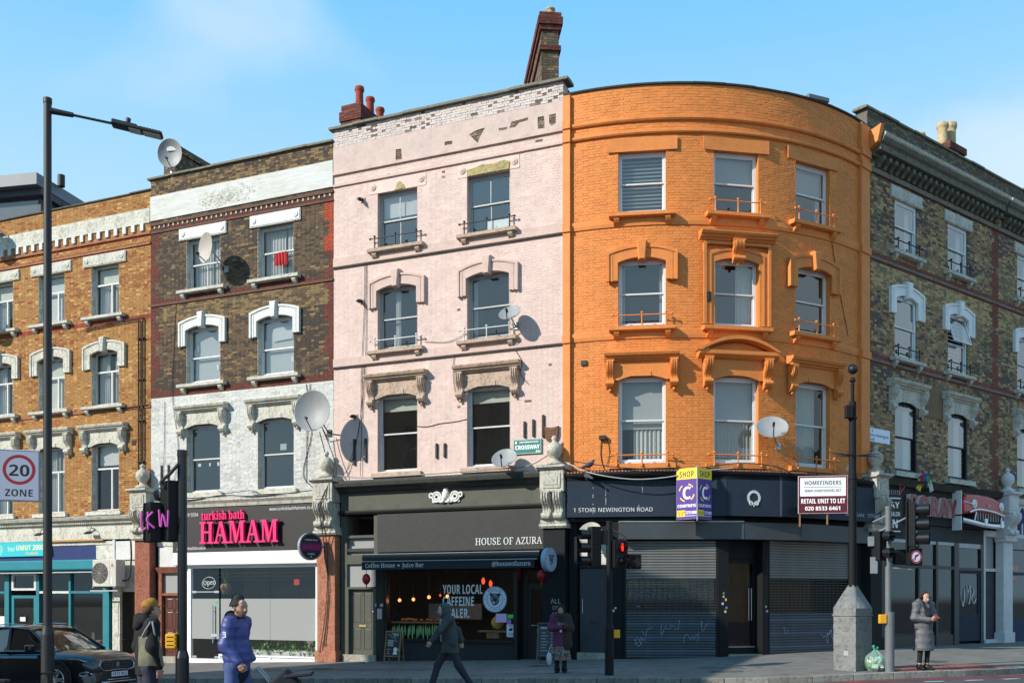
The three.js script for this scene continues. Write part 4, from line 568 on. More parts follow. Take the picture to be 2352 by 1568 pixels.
pilaster('terracotta pilaster between the teal shop and the bath shop, topped by a ball finial', onLeft(-15.05), LT, M([0.30, 0.10, 0.06], { map: 'stone', bump: 'lump', bs: 0.02 }), capStone, G(-12.3));
pilaster('peeling terracotta pilaster between the bath shop and the coffee shop', onLeft(-7.72), LT, mat.terracotta, capStone, G(-5.6));
pilaster('dark painted pilaster between the coffee shop and the corner shop, under a ball finial', onLeft(-0.2), LT, mat.charcoal, capStone, G(1.3));
pilaster('dark pilaster with pale carved head between corner shop and barber shop', [10.62, 0, -29.86], 0.72, mat.charcoal, capStone, G(10.6));
pilaster('white painted pilaster at the far right end of the barber shop', onRight(8.25), RT, M([0.66, 0.66, 0.645], { map: 'grime' }), M([0.68, 0.68, 0.66], { map: 'grime' }), G(17));

// ---------------------------------------------------------------- teal restaurant front
{
  const P = thing('teal_shopfront', 'teal glazed restaurant front under the yellow brick house', 'shopfront', onLeft(-24.023), LT), g = gy(P, 7);
  mesh('cornice', [mould([[0, 4.34], [0.06, 4.34], [0.08, 4.42], [0.22, 4.5], [0.26, 4.6], [0, 4.66]], 0, 8.7)], M([0.46, 0.45, 0.40], { map: 'stone' }), P);
  const dn = []; for (let s = 0.05; s < 8.6; s += 0.09) dn.push(bx(s, s + 0.045, 4.36, 4.42, 0.06, 0.14)); mesh('dentil_row', dn, mat.cream, P).userData.kind = 'stuff';
  mesh('frieze', [bx(0, 8.7, 3.82, 4.34, -0.3, 0.03)], mat.cream, P);
  mesh('batten', bx(4.5, 7.05, 3.77, 3.83, 0.03, 0.12), M([0.60, 0.30, 0.09], { map: 'wood' }), P);
  mesh('fascia_board', bx(0, 6.64, 3.12, 3.62, -0.1, 0.02), M([0.018, 0.035, 0.14]), P); mesh('fascia_patch', [bx(6.66, 7.42, 3.12, 3.62, -0.1, 0.025), bx(0, 7.42, 3.64, 3.76, -0.1, 0.03)], mat.cream, P); mesh('end_panel', [bx(7.5, 8.7, 3.1, 3.74, -0.1, 0.03), bx(7.44, 7.54, 0, 3.8, 0.0, 0.06)], mat.white, P);
  mesh('blind_box', [mould([[0, 2.72], [0.5, 2.76], [0.52, 2.8], [0.52, 3.06], [0.48, 3.11], [0, 3.11]], 0, 7.09)], M([0.014, 0.21, 0.26], { roughness: 0.4 }), P); mesh('blind_rail', bx(0, 7.05, 2.66, 2.7, 0.2, 0.44), mat.galv, P);
  for (const [a, b] of [[2.28, 2.5], [3.86, 4.0], [5.43, 5.52], [7.02, 7.3]]) mesh('post', bx(a, b, g, 2.72, -0.06, 0.08), mat.teal, P);
  for (const [a, b] of [[0, 2.28], [4.0, 5.43], [5.52, 7.02]]) { mesh('transom', bx(a, b, 1.95, 2.03, -0.05, 0.07), a === 4.0 ? mat.white : mat.teal, P); mesh('stall_riser', bx(a, b, g - 0.1, g + 0.45, -0.1, 0.05), mat.teal, P); pane(P, a, b, g + 0.45, 1.95, 0); pane(P, a, b, 2.03, 2.72, 0); }
  const d = mesh('door', [bx(2.62, 2.74, g + 0.03, 1.88, 0, 0.06), bx(3.72, 3.84, g + 0.03, 1.88, 0, 0.06), bx(2.74, 3.72, 1.78, 1.88, 0, 0.06), bx(2.74, 3.72, g + 0.03, g + 0.3, 0, 0.06)], mat.teal, P); pane(d, 2.74, 3.72, g + 0.3, 1.78, 0.03); mesh('handle', rod([3.78, g + 0.9, 0.1], [3.78, g + 1.4, 0.1], 0.015), mat.steel, d);
  mesh('open_sign', [rbox(0.28, 0.16, 0.02, 0.03, 3.2, 1.02, 0.07)], mat.whiteNew, d); mesh('sign_cord', [rod([3.08, 1.1, 0.07], [3.2, 1.3, 0.06], 0.006), rod([3.32, 1.1, 0.07], [3.2, 1.3, 0.06], 0.006)], mat.woodRed, d); mesh('red_sticker', bx(3.05, 3.4, 0.7, 0.8, 0.032, 0.038), mat.red, d);
  const fl = mesh('fanlight', [bx(2.62, 2.72, 2.06, 2.66, 0, 0.07), bx(3.74, 3.84, 2.06, 2.66, 0, 0.07), bx(2.72, 3.74, 2.06, 2.14, 0, 0.07), bx(2.72, 3.74, 2.6, 2.66, 0, 0.07)], mat.white, P); pane(fl, 2.72, 3.74, 2.14, 2.6, 0.02);
  mesh('side_pilaster', [bx(7.5, 7.83, g, 3.1, 0.0, 0.12), bx(7.56, 7.77, 0.5, 1.6, 0.12, 0.135)], mat.cream, P); mesh('side_wall', [bx(7.83, 8.75, 2.0, 3.1, -0.4, -0.02), bx(7.83, 8.75, g - 0.1, g + 0.02, -1.5, 0)], mat.cream, P); mesh('side_door', bx(7.9, 8.7, g, 2.0, -0.42, -0.38), mat.olive, P);
  mesh('menu_sheet', bx(1.9, 2.2, 0.75, 1.12, 0.004, 0.008), mat.whiteNew, P);
  const c = mesh('camera', [ball(0.08, 6.95, 2.58, 0.35, 1.3), cyl(0.1, 0.1, 0.08, 6.95, 2.66, 0.35)], mat.whiteNew, P);
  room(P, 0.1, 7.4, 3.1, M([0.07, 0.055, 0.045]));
  const tbl = M([0.30, 0.12, 0.04], { map: 'wood' }); for (let k = 0; k < 4; k++) mesh('dining_table', [bx(1.0 + k * 1.6, 1.8 + k * 1.6, g + 0.72, g + 0.76, -1.5, -0.8), bx(1.35 + k * 1.6, 1.45 + k * 1.6, g, g + 0.72, -1.2, -1.1)], tbl, P);
  const b = thing('restaurant_banner', 'turquoise banner with restaurant name hung above the teal blind box', 'banner', [...onLeft(-24.023)], LT); b.position.y = 0;
  const bp = mesh('board', ext(poly([[-0.3, 3.27], [4.62, 3.3], [4.54, 3.8], [-0.3, 3.82]]), 0.03), M([0.03, 0.42, 0.46], { roughness: 0.5 }), b); bp.position.set(0, 0, 0.06);
  face('lettering', 2.9, 0.5, canvasTex(1160, 200, (x, w, h) => { x.fillStyle = '#14b4bd'; x.fillRect(0, 0, w, h); x.fillStyle = '#e6d9a0'; fit(x, 'Yeni', 400, 90, 150, 84, 'serif', 'italic'); fit(x, 'UMUT 2000', 780, 76, 560, 100, 'sans-serif', 'bold'); x.strokeStyle = '#e6d9a0'; x.lineWidth = 5; for (let k = 0; k < 3; k++) { x.beginPath(); x.arc(160, 100, 30 + k * 22, 0, 7); x.stroke(); } x.fillStyle = '#d8a94c'; fit(x, 'OCAKBASI', 820, 158, 250, 52, 'sans-serif', 'bold'); }), b, 3.07, 3.54, 0.096);
}
for (const [s, l] of [[4.2, 'gooseneck sign lamp on the cream frieze near the lamp post'], [6.55, 'gooseneck sign lamp on the cream frieze above the blue board']]) {
  const p = onLeft(-24.023 + s), t = thing('sign_lamp', l, 'lamp', [p[0], 3.95, p[2]], LT, 'sign lamps on the cream frieze'); mesh('arm', tube([[0, 0.22, 0.03], [0, 0.3, 0.16], [0.1, 0.25, 0.24], [0.05, 0.12, 0.28]], 0.012), mat.iron, t); mesh('lamp_head', box(0.3, 0.04, 0.16, 0, 0.1, 0.26, 0, 0.5), mat.iron, t); mesh('wall_box', box(0.1, 0.07, 0.06, 0, 0.24, 0.06), mat.white, t);
}
{ // air conditioner
  const p = onLeft(-24.023 + 7.62), P = thing('air_conditioner', 'beige air conditioner unit on the wall beside the teal shop', 'air conditioner', [p[0], 2.17, p[2]], LT); P.translateZ(0.3);
  const cm = M([0.58, 0.55, 0.47], { roughness: 0.5 }), b = mesh('casing', rbox(1.06, 0.92, 0.42, 0.025, 0, 0.46, 0.1), cm, P);
  const gr = []; for (let k = 1; k < 7; k++) { const t = new THREE.TorusGeometry(0.055 * k, 0.007, 4, 24); t.translate(-0.19, 0.46, 0.325); gr.push(t); } for (let k = 0; k < 6; k++) gr.push(box(0.74, 0.012, 0.008, -0.19, 0.46, 0.33, 0, 0, k * Math.PI / 6)); mesh('fan_grille', gr, M([0.33, 0.31, 0.27]), P); mesh('fan_recess', cyl(0.36, 0.36, 0.01, 0, 0, 0, 28).rotateX(Math.PI / 2).translate(-0.19, 0.46, 0.305), M([0.10, 0.09, 0.08]), P); mesh('seam', [bx(0.235, 0.24, 0.02, 0.9, 0.3, 0.314)], M([0.25, 0.24, 0.2]), P);
  const lg = mesh('emblem', [0, 1, 2].map((k) => ext(poly([[0, 0], [0.022, 0.035], [0, 0.07], [-0.022, 0.035]]), 0.004).rotateZ(k * 2.0944)), M([0.6, 0.01, 0.02]), P); lg.position.set(0.36, 0.72, 0.313); face('maker_plate', 0.2, 0.05, canvasTex(200, 50, (x, w, h) => { x.fillStyle = '#cfcab9'; x.fillRect(0, 0, w, h); x.fillStyle = '#4a463e'; fit(x, 'MITSUBISHI', 100, 26, 180, 36, 'sans-serif', 'bold'); }), P, 0.36, 0.64, 0.314); face('label', 0.07, 0.22, canvasTex(64, 200, (x, w, h) => { x.fillStyle = '#dfe8f0'; x.fillRect(0, 0, w, h); x.fillStyle = '#7aa0c4'; for (let k = 0; k < 6; k++) x.fillRect(8, 14 + k * 30, 46 - (k % 3) * 10, 10); }), P, 0.33, 0.2, 0.314);
  mesh('bracket', [bx(-0.5, -0.46, -0.04, 0, -0.3, 0.35), bx(0.46, 0.5, -0.04, 0, -0.3, 0.35), bx(-0.6, 0.62, -0.16, -0.12, 0.3, 0.34)], mat.galv, P); mesh('pipe', tube([[0.5, 0.2, 0.0], [0.75, 0.25, 0.0], [0.8, 0.9, -0.1], [0.78, 1.6, -0.1]], 0.03), mat.iron, P);
}
// ---------------------------------------------------------------- bath shop front
{
  const P = thing('bath_shopfront', 'white framed bath shop front with frosted glass and black fascia', 'shopfront', onLeft(-14.92), LT), g = gy(P, 4);
  mesh('cornice', [mould([[0, 4.74], [0.16, 4.76], [0.2, 4.86], [0.28, 4.95], [0.28, 5.02], [0, 5.1]], 0.2, 7.0)], mat.stoneWhite, P);
  mesh('cable_run', [tube([[0.3, 5.06, 0.3], [2, 5.0, 0.31], [3.2, 5.1, 0.3], [4.6, 5.02, 0.31], [6.9, 5.12, 0.3]], 0.018), tube([[2.9, 5.3, 0.1], [3.2, 5.18, 0.2], [4.3, 5.22, 0.2], [4.6, 5.15, 0.2]], 0.012)], mat.cable, P);
  mesh('fascia', bx(1.08, 6.88, 3.28, 4.73, -0.25, 0.16), M([0.011, 0.010, 0.010], { roughness: 0.55 }), P);
  const sm = (s, size, w, x, y) => letters(s, size, 0.006, 'sans_regular', w, mat.whiteNew, P, x, y, 0.16, 'lettering'); sm('0207 249 5554', 0.115, 0.95, 1.2, 4.47); sm('www.turkishbathhamam.co.uk', 0.1, 1.72, 5.0, 4.56); sm('/turkishbathlondon', 0.1, 1.2, 1.25, 3.37);
  const pk = M([0.80, 0.015, 0.16], { roughness: 0.4, map: null }); letters('turkish bath', 0.27, 0.07, 'serif_bold', 1.74, pk, P, 2.36, 4.33, 0.2); letters('HAMAM', 0.72, 0.09, 'serif_bold', 3.1, pk, P, 2.34, 3.55, 0.24);
  mesh('shutter_box', [rbox(5.7, 0.42, 0.34, 0.02, 3.98, 3.07, 0.05), bx(1.15, 6.83, 2.82, 2.855, -0.05, 0.12)], mat.whiteNew, P);
  const wf = M([0.78, 0.79, 0.78], { roughness: 0.4, map: null }); for (const [a, b] of [[1.58, 1.75], [6.67, 6.85], [2.9, 2.96]]) mesh('frame_post', bx(a, b, g - 0.1, a === 2.9 ? g + 0.25 : 2.82, -0.06, 0.06), wf, P);
  mesh('frame_rail', [bx(1.75, 6.67, 2.76, 2.82, -0.05, 0.05)], wf, P); mesh('frame_base', [bx(1.75, 2.9, g - 0.1, g + 0.08, -0.04, 0.06), bx(2.96, 6.67, g - 0.1, g + 0.1, -0.04, 0.05), bx(2.96, 6.67, g + 0.18, g + 0.23, -0.04, 0.06), bx(4.9, 4.96, g, g + 0.2, -0.03, 0.055)], wf, P); mesh('base_panel', bx(2.96, 6.67, g + 0.1, g + 0.18, -0.03, 0.02), wf, P);
  const d = mesh('glass_door', [bx(1.8, 1.98, 1.95, 2.02, 0.02, 0.05), bx(2.72, 2.9, 1.95, 2.02, 0.02, 0.05), bx(1.8, 1.98, g + 0.1, g + 0.17, 0.02, 0.05), bx(2.72, 2.9, g + 0.1, g + 0.17, 0.02, 0.05)], mat.steel, P); pane(d, 1.77, 2.9, g + 0.1, 0.43, 0.03); pane(d, 1.77, 2.9, 1.77, 2.74, 0.03); pane(d, 1.77, 2.9, 0.44, 1.76, 0.03, mat.frost, 'frosted_pane'); mesh('pull_handle', [rod([2.7, 0.3, 0.1], [2.7, 1.55, 0.1], 0.022), rod([2.7, 0.5, 0.02], [2.7, 0.5, 0.1], 0.01), rod([2.7, 1.35, 0.02], [2.7, 1.35, 0.1], 0.01)], mat.steel, d); mesh('green_sticker', bx(2.74, 2.84, 1.6, 1.68, 0.034, 0.038), M([0.03, 0.5, 0.12], { map: null }), d); mesh('mirror_frame', bx(1.98, 2.72, 1.97, 2.0, 0.02, 0.04), mat.steel, d);
  for (const [a, b] of [[2.94, 4.9], [4.91, 6.66]]) { pane(P, a, b, g + 0.22, 0.43, 0.0); pane(P, a, b, 1.77, 2.76, 0.0); pane(P, a, b, 0.44, 1.76, 0.0, mat.frost, 'frosted_pane'); }
  room(P, 1.5, 6.95, 3.2, M([0.22, 0.20, 0.15]), 3.0);
  mesh('ceiling_batten', [0, 1, 2].map((k) => box(4.4, 0.06, 0.06, 3.9, 2.62 - k * 0.1, -0.9 - k * 0.5)), mat.wood, P); mesh('exit_sign', bx(5.55, 5.75, 2.2, 2.38, -0.4, -0.38), mat.red, P);
  const op = mesh('open_sign', [(() => { const t = new THREE.TorusGeometry(0.27, 0.012, 6, 30); t.scale(1, 0.72, 1); return t; })(), textGeo('Open', 0.15, 0.015, 'serif_regular').translate(-0.22, -0.06, 0)], mat.whiteNew, P); op.position.set(2.35, 2.28, -0.12); op.rotation.z = 0.08;
  // red door and its frame at the side
  const tm = M([0.26, 0.085, 0.05], { map: 'stone' }); mesh('door_frame', [bx(0.34, 0.5, g - 0.1, 2.65, -0.1, 0.05), bx(1.42, 1.56, g - 0.1, 2.65, -0.1, 0.05), bx(0.5, 1.42, 1.86, 1.95, -0.1, 0.04), mould([[0, 2.62], [0.06, 2.62], [0.14, 2.8], [0, 2.82]], 0.3, 1.58)], tm, P); mesh('plaster_panel', bx(0.34, 1.58, 2.83, 3.5, -0.1, 0.02), mat.white, P); mesh('upper_panel', bx(0.3, 1.07, 3.52, 4.74, -0.1, 0.04), mat.stoneWhite, P); pane(P, 0.5, 1.42, 1.95, 2.62, -0.06, mat.frost, 'fanlight_pane'); mesh('step', bx(0.3, 1.58, g - 0.2, g + 0.12, -0.3, 0.1), mat.stone, P);
  const rd = panelDoor(P, 'red_door', 0.52, 1.4, g + 0.12, 1.85, -0.07, mat.woodRed, 2, [0.06, 0.4, 0.46, 0.74, 0.79, 0.96]); for (const y of [1.2, 1.02]) mesh('number_plate', bx(0.58, 0.7, y - g, y - g + 0.04, 0.012, 0.02), mat.steel, rd);
}
{ // plants in the bath shop window
  const leafG = (() => { const g = new THREE.PlaneGeometry(1, 1, 1, 2), p = g.attributes.position; for (let i = 0; i < p.count; i++) { const v = p.getY(i) + 0.5; p.setX(i, p.getX(i) * Math.sin(v * 2.6 + 0.3) * 0.5); p.setZ(i, -v * v * 0.3); p.setY(i, v); } g.computeVertexNormals(); return g; })();
  const green = [M([0.045, 0.15, 0.02], { side: THREE.DoubleSide, map: null, roughness: 0.6 }), M([0.09, 0.24, 0.03], { side: THREE.DoubleSide, map: null, roughness: 0.6 }), M([0.03, 0.10, 0.02], { side: THREE.DoubleSide, map: null, roughness: 0.6 })];
  const R = rng(66), p = onLeft(-14.92 + 5.2), P = thing('trough_planter', 'leafy green plants in a trough low in the bath shop window', 'planter', [p[0], gy({ rotation: { y: LT }, position: new THREE.Vector3(...onLeft(-14.92)) }, 5.2) + 0.02, p[2]], LT); P.translateZ(-0.35);
  mesh('trough', bx(-1.35, 1.35, 0, 0.34, -0.15, 0.15), M([0.5, 0.5, 0.48]), P);
  for (let v = 0; v < 3; v++) { const gs = []; for (let i = 0; i < 190; i++) { const g = leafG.clone(); const s = 0.07 + R() * 0.09; g.scale(s, s * 1.3, s); g.rotateX(R() * 2.6 - 0.6); g.rotateY(R() * 6.28); const u = (R() * 2 - 1) * 1.35; g.translate(u, 0.26 + R() * 0.4 * (0.6 + 0.4 * vnoise(u * 3, 2, 0, 3)) - (R() < 0.25 ? 0.15 : 0), (R() - 0.4) * 0.4); gs.push(g); } const f = mesh('foliage', gs, green[v], P); f.userData.kind = 'stuff'; }
  const q = onLeft(-14.92 + 2.75), H = thing('hanging_plant', 'spiky plant in a geometric hanging pot in the bath shop window', 'plant', [q[0], 1.92, q[2]], LT); H.translateZ(-0.5); mesh('pot', lathe([[0, 0], [0.1, 0], [0.2, 0.2], [0.15, 0.34], [0.12, 0.34]], 6), mat.wood, H); mesh('cord', rod([0, 0.3, 0], [0, 1.1, 0], 0.006), mat.woodRed, H);
  const sp = []; for (let i = 0; i < 16; i++) { const g = leafG.clone(); g.scale(0.07, 0.45 + R() * 0.15, 0.3); g.rotateX(0.25 + R() * 0.5); g.rotateY(i * 0.9); g.translate(0, 0.3, 0); sp.push(g); } mesh('leaf_tuft', sp, green[1], H);
}
// ---------------------------------------------------------------- coffee shop front
const coffee = onLeft(-7.62);
{
  const P = thing('coffee_shopfront', 'dark olive coffee shop front with black awning under the pink house', 'shopfront', coffee, LT), g = gy(P, 4);
  mesh('cornice', [mould([[0, 5.02], [0.18, 5.02], [0.22, 5.1], [0.4, 5.16], [0.44, 5.26], [0.44, 5.32], [0, 5.4]], 0.3, 7.12)], M([0.06, 0.062, 0.055], { map: 'stone' }), P); mesh('frieze', [bx(0.3, 7.15, 4.44, 5.02, -0.3, 0.06)], mat.olive, P); mesh('moulding', [mould([[0, 4.32], [0.14, 4.34], [0.18, 4.4], [0.18, 4.44], [0, 4.47]], 0.3, 7.15)], mat.oliveDark, P);
  const o = []; for (const k of [-1, 1]) for (const [u, v, r] of [[0.3, 0, 0.14], [0.3, 0, 0.07], [0.48, 0.05, 0.06], [0.16, -0.08, 0.07]]) { const t = new THREE.TorusGeometry(r, 0.032, 6, 16); t.translate(k * u, v, 0.03); o.push(t); } o.push(ball(0.12, 0, 0.06, 0.02, 1.4, 10), ball(0.08, 0, 0.2, 0.02), ball(0.07, -0.1, -0.12, 0.02), ball(0.07, 0.1, -0.12, 0.02), box(0.9, 0.06, 0.04, 0, -0.13, 0.01)); const orn = mesh('scroll_ornament', o, M([0.78, 0.78, 0.74]), P); orn.position.set(3.95, 4.75, 0.07);
  mesh('fascia', bx(1.62, 7.12, 3.16, 4.31, -0.2, 0.1), M([0.018, 0.019, 0.019], { roughness: 0.6, map: 'stone' }), P); letters('HOUSE OF AZURA', 0.2, 0.02, 'serif_regular', 2.08, mat.whiteNew, P, 4.92, 3.31, 0.1);
  mesh('awning_cassette', [mould([[0.1, 2.9], [0.34, 2.88], [0.4, 2.94], [0.4, 3.03], [0.34, 3.1], [0.1, 3.12]], 1.27, 7.02)], M([0.02, 0.026, 0.03], { roughness: 0.35, map: null }), P); mesh('awning_trim', [bx(1.27, 7.02, 3.085, 3.1, 0.34, 0.37), bx(1.3, 6.98, 2.86, 2.885, 0.4, 0.47)], mat.galv, P);
  mesh('awning_valance', bx(1.29, 6.9, 2.62, 2.87, 0.42, 0.45), M([0.014, 0.022, 0.03], { map: 'cloth' }), P);
  const vt = (s, w, x) => letters(s, 0.12, 0.004, 'serif_regular', w, mat.whiteNew, P, x, 2.69, 0.45, 'lettering'); vt('Coffee House', 1.02, 1.42); vt('Juice Bar', 0.72, 2.68); vt('@houseofazura', 1.18, 5.6); mesh('dot', ball(0.035, 2.56, 2.74, 0.45, 1, 8), mat.whiteNew, P);
  // side door bay
  mesh('bay_wall', [bx(0.27, 0.5, g - 0.1, 4.3, -0.3, 0.02), bx(1.48, 1.62, 3.1, 4.3, -0.3, 0.06), bx(0.5, 1.48, 3.04, 3.1, -0.3, 0.02), bx(0.5, 1.48, 3.62, 3.7, -0.3, 0.02), bx(0.5, 1.48, 2.05, 2.12, -0.3, 0.03), bx(0.5, 1.48, 2.82, 3.04, -0.3, 0.03), bx(0.44, 0.56, g - 0.1, 2.06, -0.25, 0.04), bx(1.44, 1.54, g - 0.1, 2.06, -0.25, 0.04)], mat.olive, P); pane(P, 0.5, 1.48, 3.7, 4.3, -0.1); pane(P, 0.5, 1.48, 3.1, 3.62, -0.1, mat.frost, 'frosted_pane'); pane(P, 0.5, 1.48, 2.12, 2.82, -0.06, mat.frost, 'fanlight_pane');
  const d = panelDoor(P, 'side_door', 0.57, 1.43, g + 0.12, 2.04, -0.1, mat.olive, 2, [0.07, 0.4, 0.48, 0.95]); mesh('letter_plate', box(0.24, 0.07, 0.02, 0.43, 0.87, 0.02), M([0.5, 0.4, 0.2], { metalness: 0.6 }), d); mesh('lock', ball(0.03, 0.8, 1.3, 0.02), mat.steel, d); mesh('number', textGeo('2', 0.09, 0.006, 'sans_regular').translate(0.4, 1.78, 0.012), mat.iron, d); mesh('doorstep', bx(0.4, 1.56, g - 0.2, g + 0.11, -0.3, 0.12), mat.stone, P);
  mesh('entry_phone', [rbox(0.16, 0.32, 0.06, 0.015, 1.72, 1.3, 0.12), rbox(0.1, 0.1, 0.05, 0.01, 1.78, 1.56, 0.11), rbox(0.05, 0.1, 0.04, 0.01, 1.56, 1.56, 0.08)], mat.galv, P);
  mesh('door_pier', bx(1.54, 1.82, g - 0.1, 3.14, -0.3, 0.05), mat.oliveDark, P);
  // window
  const dk = M([0.012, 0.014, 0.014], { roughness: 0.4 }); mesh('window_frame', [bx(1.82, 1.9, g + 0.55, 3.14, -0.1, 0.03), bx(6.08, 6.2, g - 0.05, 3.14, -0.35, 0.03), bx(1.9, 6.08, g + 0.55, g + 0.62, -0.1, 0.06), bx(1.82, 7.12, 3.0, 3.14, -0.1, 0.03)], dk, P); pane(P, 1.9, 6.08, g + 0.62, 3.0, -0.02);
  const riser = mesh('stall_riser', bx(1.82, 6.2, g - 0.15, g + 0.55, -0.2, -0.003), M([0.02, 0.02, 0.022]), P); bricks(flat, riser, 1.82, 6.2, g - 0.12, g + 0.55, [], (s, y, R) => pick(R, 0, 4), tones([0.03, 0.031, 0.034], 0.3, 4, 71), { seed: 72, single: 300, proud: 0.006 });
  // recessed door
  const sd = mesh('shop_door', [bx(6.36, 6.46, g + 0.08, 2.12, -0.45, -0.4), bx(7.02, 7.12, g + 0.08, 2.12, -0.45, -0.4), bx(6.46, 7.02, 2.02, 2.12, -0.45, -0.4), bx(6.46, 7.02, g + 0.08, g + 0.9, -0.45, -0.41)], dk, P); pane(sd, 6.46, 7.02, g + 0.9, 2.02, -0.42); mesh('notice', bx(6.64, 6.84, g + 0.84, g + 0.96, -0.405, -0.4), M([0.6, 0.5, 0.15]), sd); mesh('push_bar', [rod([6.5, g + 1.05, -0.36], [6.98, g + 1.05, -0.36], 0.012), ball(0.03, 6.5, g + 1.05, -0.37), ball(0.03, 6.98, g + 1.05, -0.37)], mat.steel, sd); mesh('door_surround', [bx(6.2, 6.36, g - 0.05, 3.0, -0.46, -0.36), bx(6.36, 7.12, 2.12, 2.2, -0.46, -0.4), bx(6.2, 7.2, g - 0.2, g + 0.07, -0.5, 0.0), bx(7.12, 7.2, g, 3.0, -0.5, 0.0)], dk, P); pane(P, 6.36, 7.12, 2.2, 3.0, -0.43);
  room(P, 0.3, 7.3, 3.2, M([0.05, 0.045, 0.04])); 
  // print on the window
  const wl = (s, w, x, y, h = 0.27) => letters(s, h, 0.003, 'sans_bold', w, mat.whiteNew, P, x, y, -0.015, 'lettering'); wl('YOUR LOCAL', 1.3, 3.79, 1.9); wl('CAFFEINE', 1.02, 3.79, 1.55); wl('DEALER.', 0.88, 3.79, 1.2);
  face('round_badge', 0.76, 0.76, canvasTex(512, 512, (x) => bigCatFace(x, 256, 256, 256, '#11161b', '#c3d2e2')), P, 5.48, 1.74, -0.012, { r: 1 });
  const nt = (x, y, w, h, c) => mesh('notice', box(w, h, 0.004, x, y, -0.012), M(c, { map: null }), P); nt(5.68, 1.2, 0.34, 0.25, [0.62, 0.42, 0.66]); nt(5.98, 1.25, 0.2, 0.11, [0.1, 0.6, 0.06]); nt(5.93, 1.1, 0.12, 0.14, [0.25, 0.2, 0.5]); face('poster', 0.25, 0.36, canvasTex(128, 184, (x, w, h) => { x.fillStyle = '#cfd8e2'; x.fillRect(0, 0, w, h); x.fillStyle = '#20262c'; x.beginPath(); x.ellipse(64, 76, 34, 22, -0.3, 0, 7); x.fill(); for (let k = 0; k < 5; k++) x.fillRect(20, 120 + k * 11, 88, 4); x.fillRect(14, 14, 100, 6); x.fillRect(30, 28, 70, 6); }), P, 5.98, 0.84, -0.012);
  // inside the window: pastry counter, leaves painted along it, shelf, paper lantern
  mesh('counter', [bx(1.95, 3.9, 1.02, 1.06, -0.9, -0.2), bx(4.85, 6.05, 0.78, 0.83, -0.8, -0.2), bx(5.1, 5.5, 0.6, 0.8, -0.5, -0.25)], mat.wood, P);
  const Rp = rng(12); const past = M([0.42, 0.17, 0.05]); for (let k = 0; k < 26; k++) mesh('pastry', [ball(0.045 + Rp() * 0.03, 2.2 + Rp() * 1.6, 1.09 + Rp() * 0.05, -0.25 - Rp() * 0.35, 0.6, 7)], past, P);
  const lf = M([0.22, 0.42, 0.16], { map: null }); for (let k = 0; k < 24; k++) { const h = 0.28 + Rp() * 0.28, sh = new THREE.Shape(); sh.moveTo(0, 0); sh.quadraticCurveTo(0.05, h * 0.5, 0, h); sh.quadraticCurveTo(-0.05, h * 0.5, 0, 0); const l = mesh('leaf', ext(sh, 0.004), lf, P); l.position.set(2.05 + k * 0.075 + Rp() * 0.03, 0.93 - h + Rp() * 0.08, -0.06); l.rotation.z = (Rp() - 0.5) * 0.12; }
  mesh('paper_lantern', [ball(0.19, 5.42, 1.06, -0.35, 1.05, 16)], M([0.62, 0.36, 0.08], { map: null }), P); mesh('shelf_back', bx(2.0, 3.9, 1.1, 1.6, -2.6, -2.5), mat.galv, P);
}
// pendant lamps, lit
for (const [s, y, c] of [[1.985, 1.714, 0], [2.466, 1.737, 0], [2.999, 1.806, 0], [3.385, 1.857, 1], [3.622, 1.829, 0], [4.809, 2.279, 2], [5.048, 2.2, 2], [5.85, 2.56, 1], [6.7, 2.52, 1]]) {
  const p = onLeft(-7.62 + s), nm = ['leftmost', 'second', 'third', 'small red', 'fifth', 'left tall red', 'right tall red', 'small red', 'small red'];
  const L = { 1.985: 'leftmost of the round orange lamps in the coffee shop window', 2.466: 'second of the round orange lamps in the coffee shop window', 2.999: 'third of the round orange lamps in the coffee shop window', 3.385: 'small red lamp beside the big window letters', 3.622: 'round orange lamp nearest the big window letters', 4.809: 'tall red lamp above the word LOCAL', 5.048: 'tall orange lamp just above the round cat badge', 5.85: 'small red lamp under the awning above the window', 6.7: 'small red lamp above the coffee shop door' }[s];
  const t = thing('pendant_lamp', L, 'lamp', [p[0], y, p[2]], LT, 'pendant lamps in the coffee shop'); t.translateZ(s > 6.3 ? -0.7 : -0.45); t.translateX(s > 6.3 ? 0 : 0.1);
  const r = c === 1 ? 0.03 : 0.05, col = c === 0 ? [1, 0.34, 0.08] : [1, 0.08, 0.03]; mesh('bulb', [ball(r, 0, 0, 0, c === 2 ? 2 : 1.1, 12)], new THREE.MeshStandardMaterial({ color: 0x222222, emissive: lin(col), emissiveIntensity: c === 0 ? 2.0 : 1.3 }), t);
  mesh('flex', rod([0, r, 0], [0, 3.15 - y, 0], 0.006, 5), mat.cable, t); mesh('lamp_holder', cyl(0.03, 0.02, 0.07, 0, r * (c === 2 ? 2 : 1.05), 0, 8), mat.iron, t);
  const l = new THREE.PointLight(lin(col), c === 0 ? 0.14 : 0.07); l.position.set(0, -0.02, r + 0.03); l.castShadow = true; t.add(l);
}
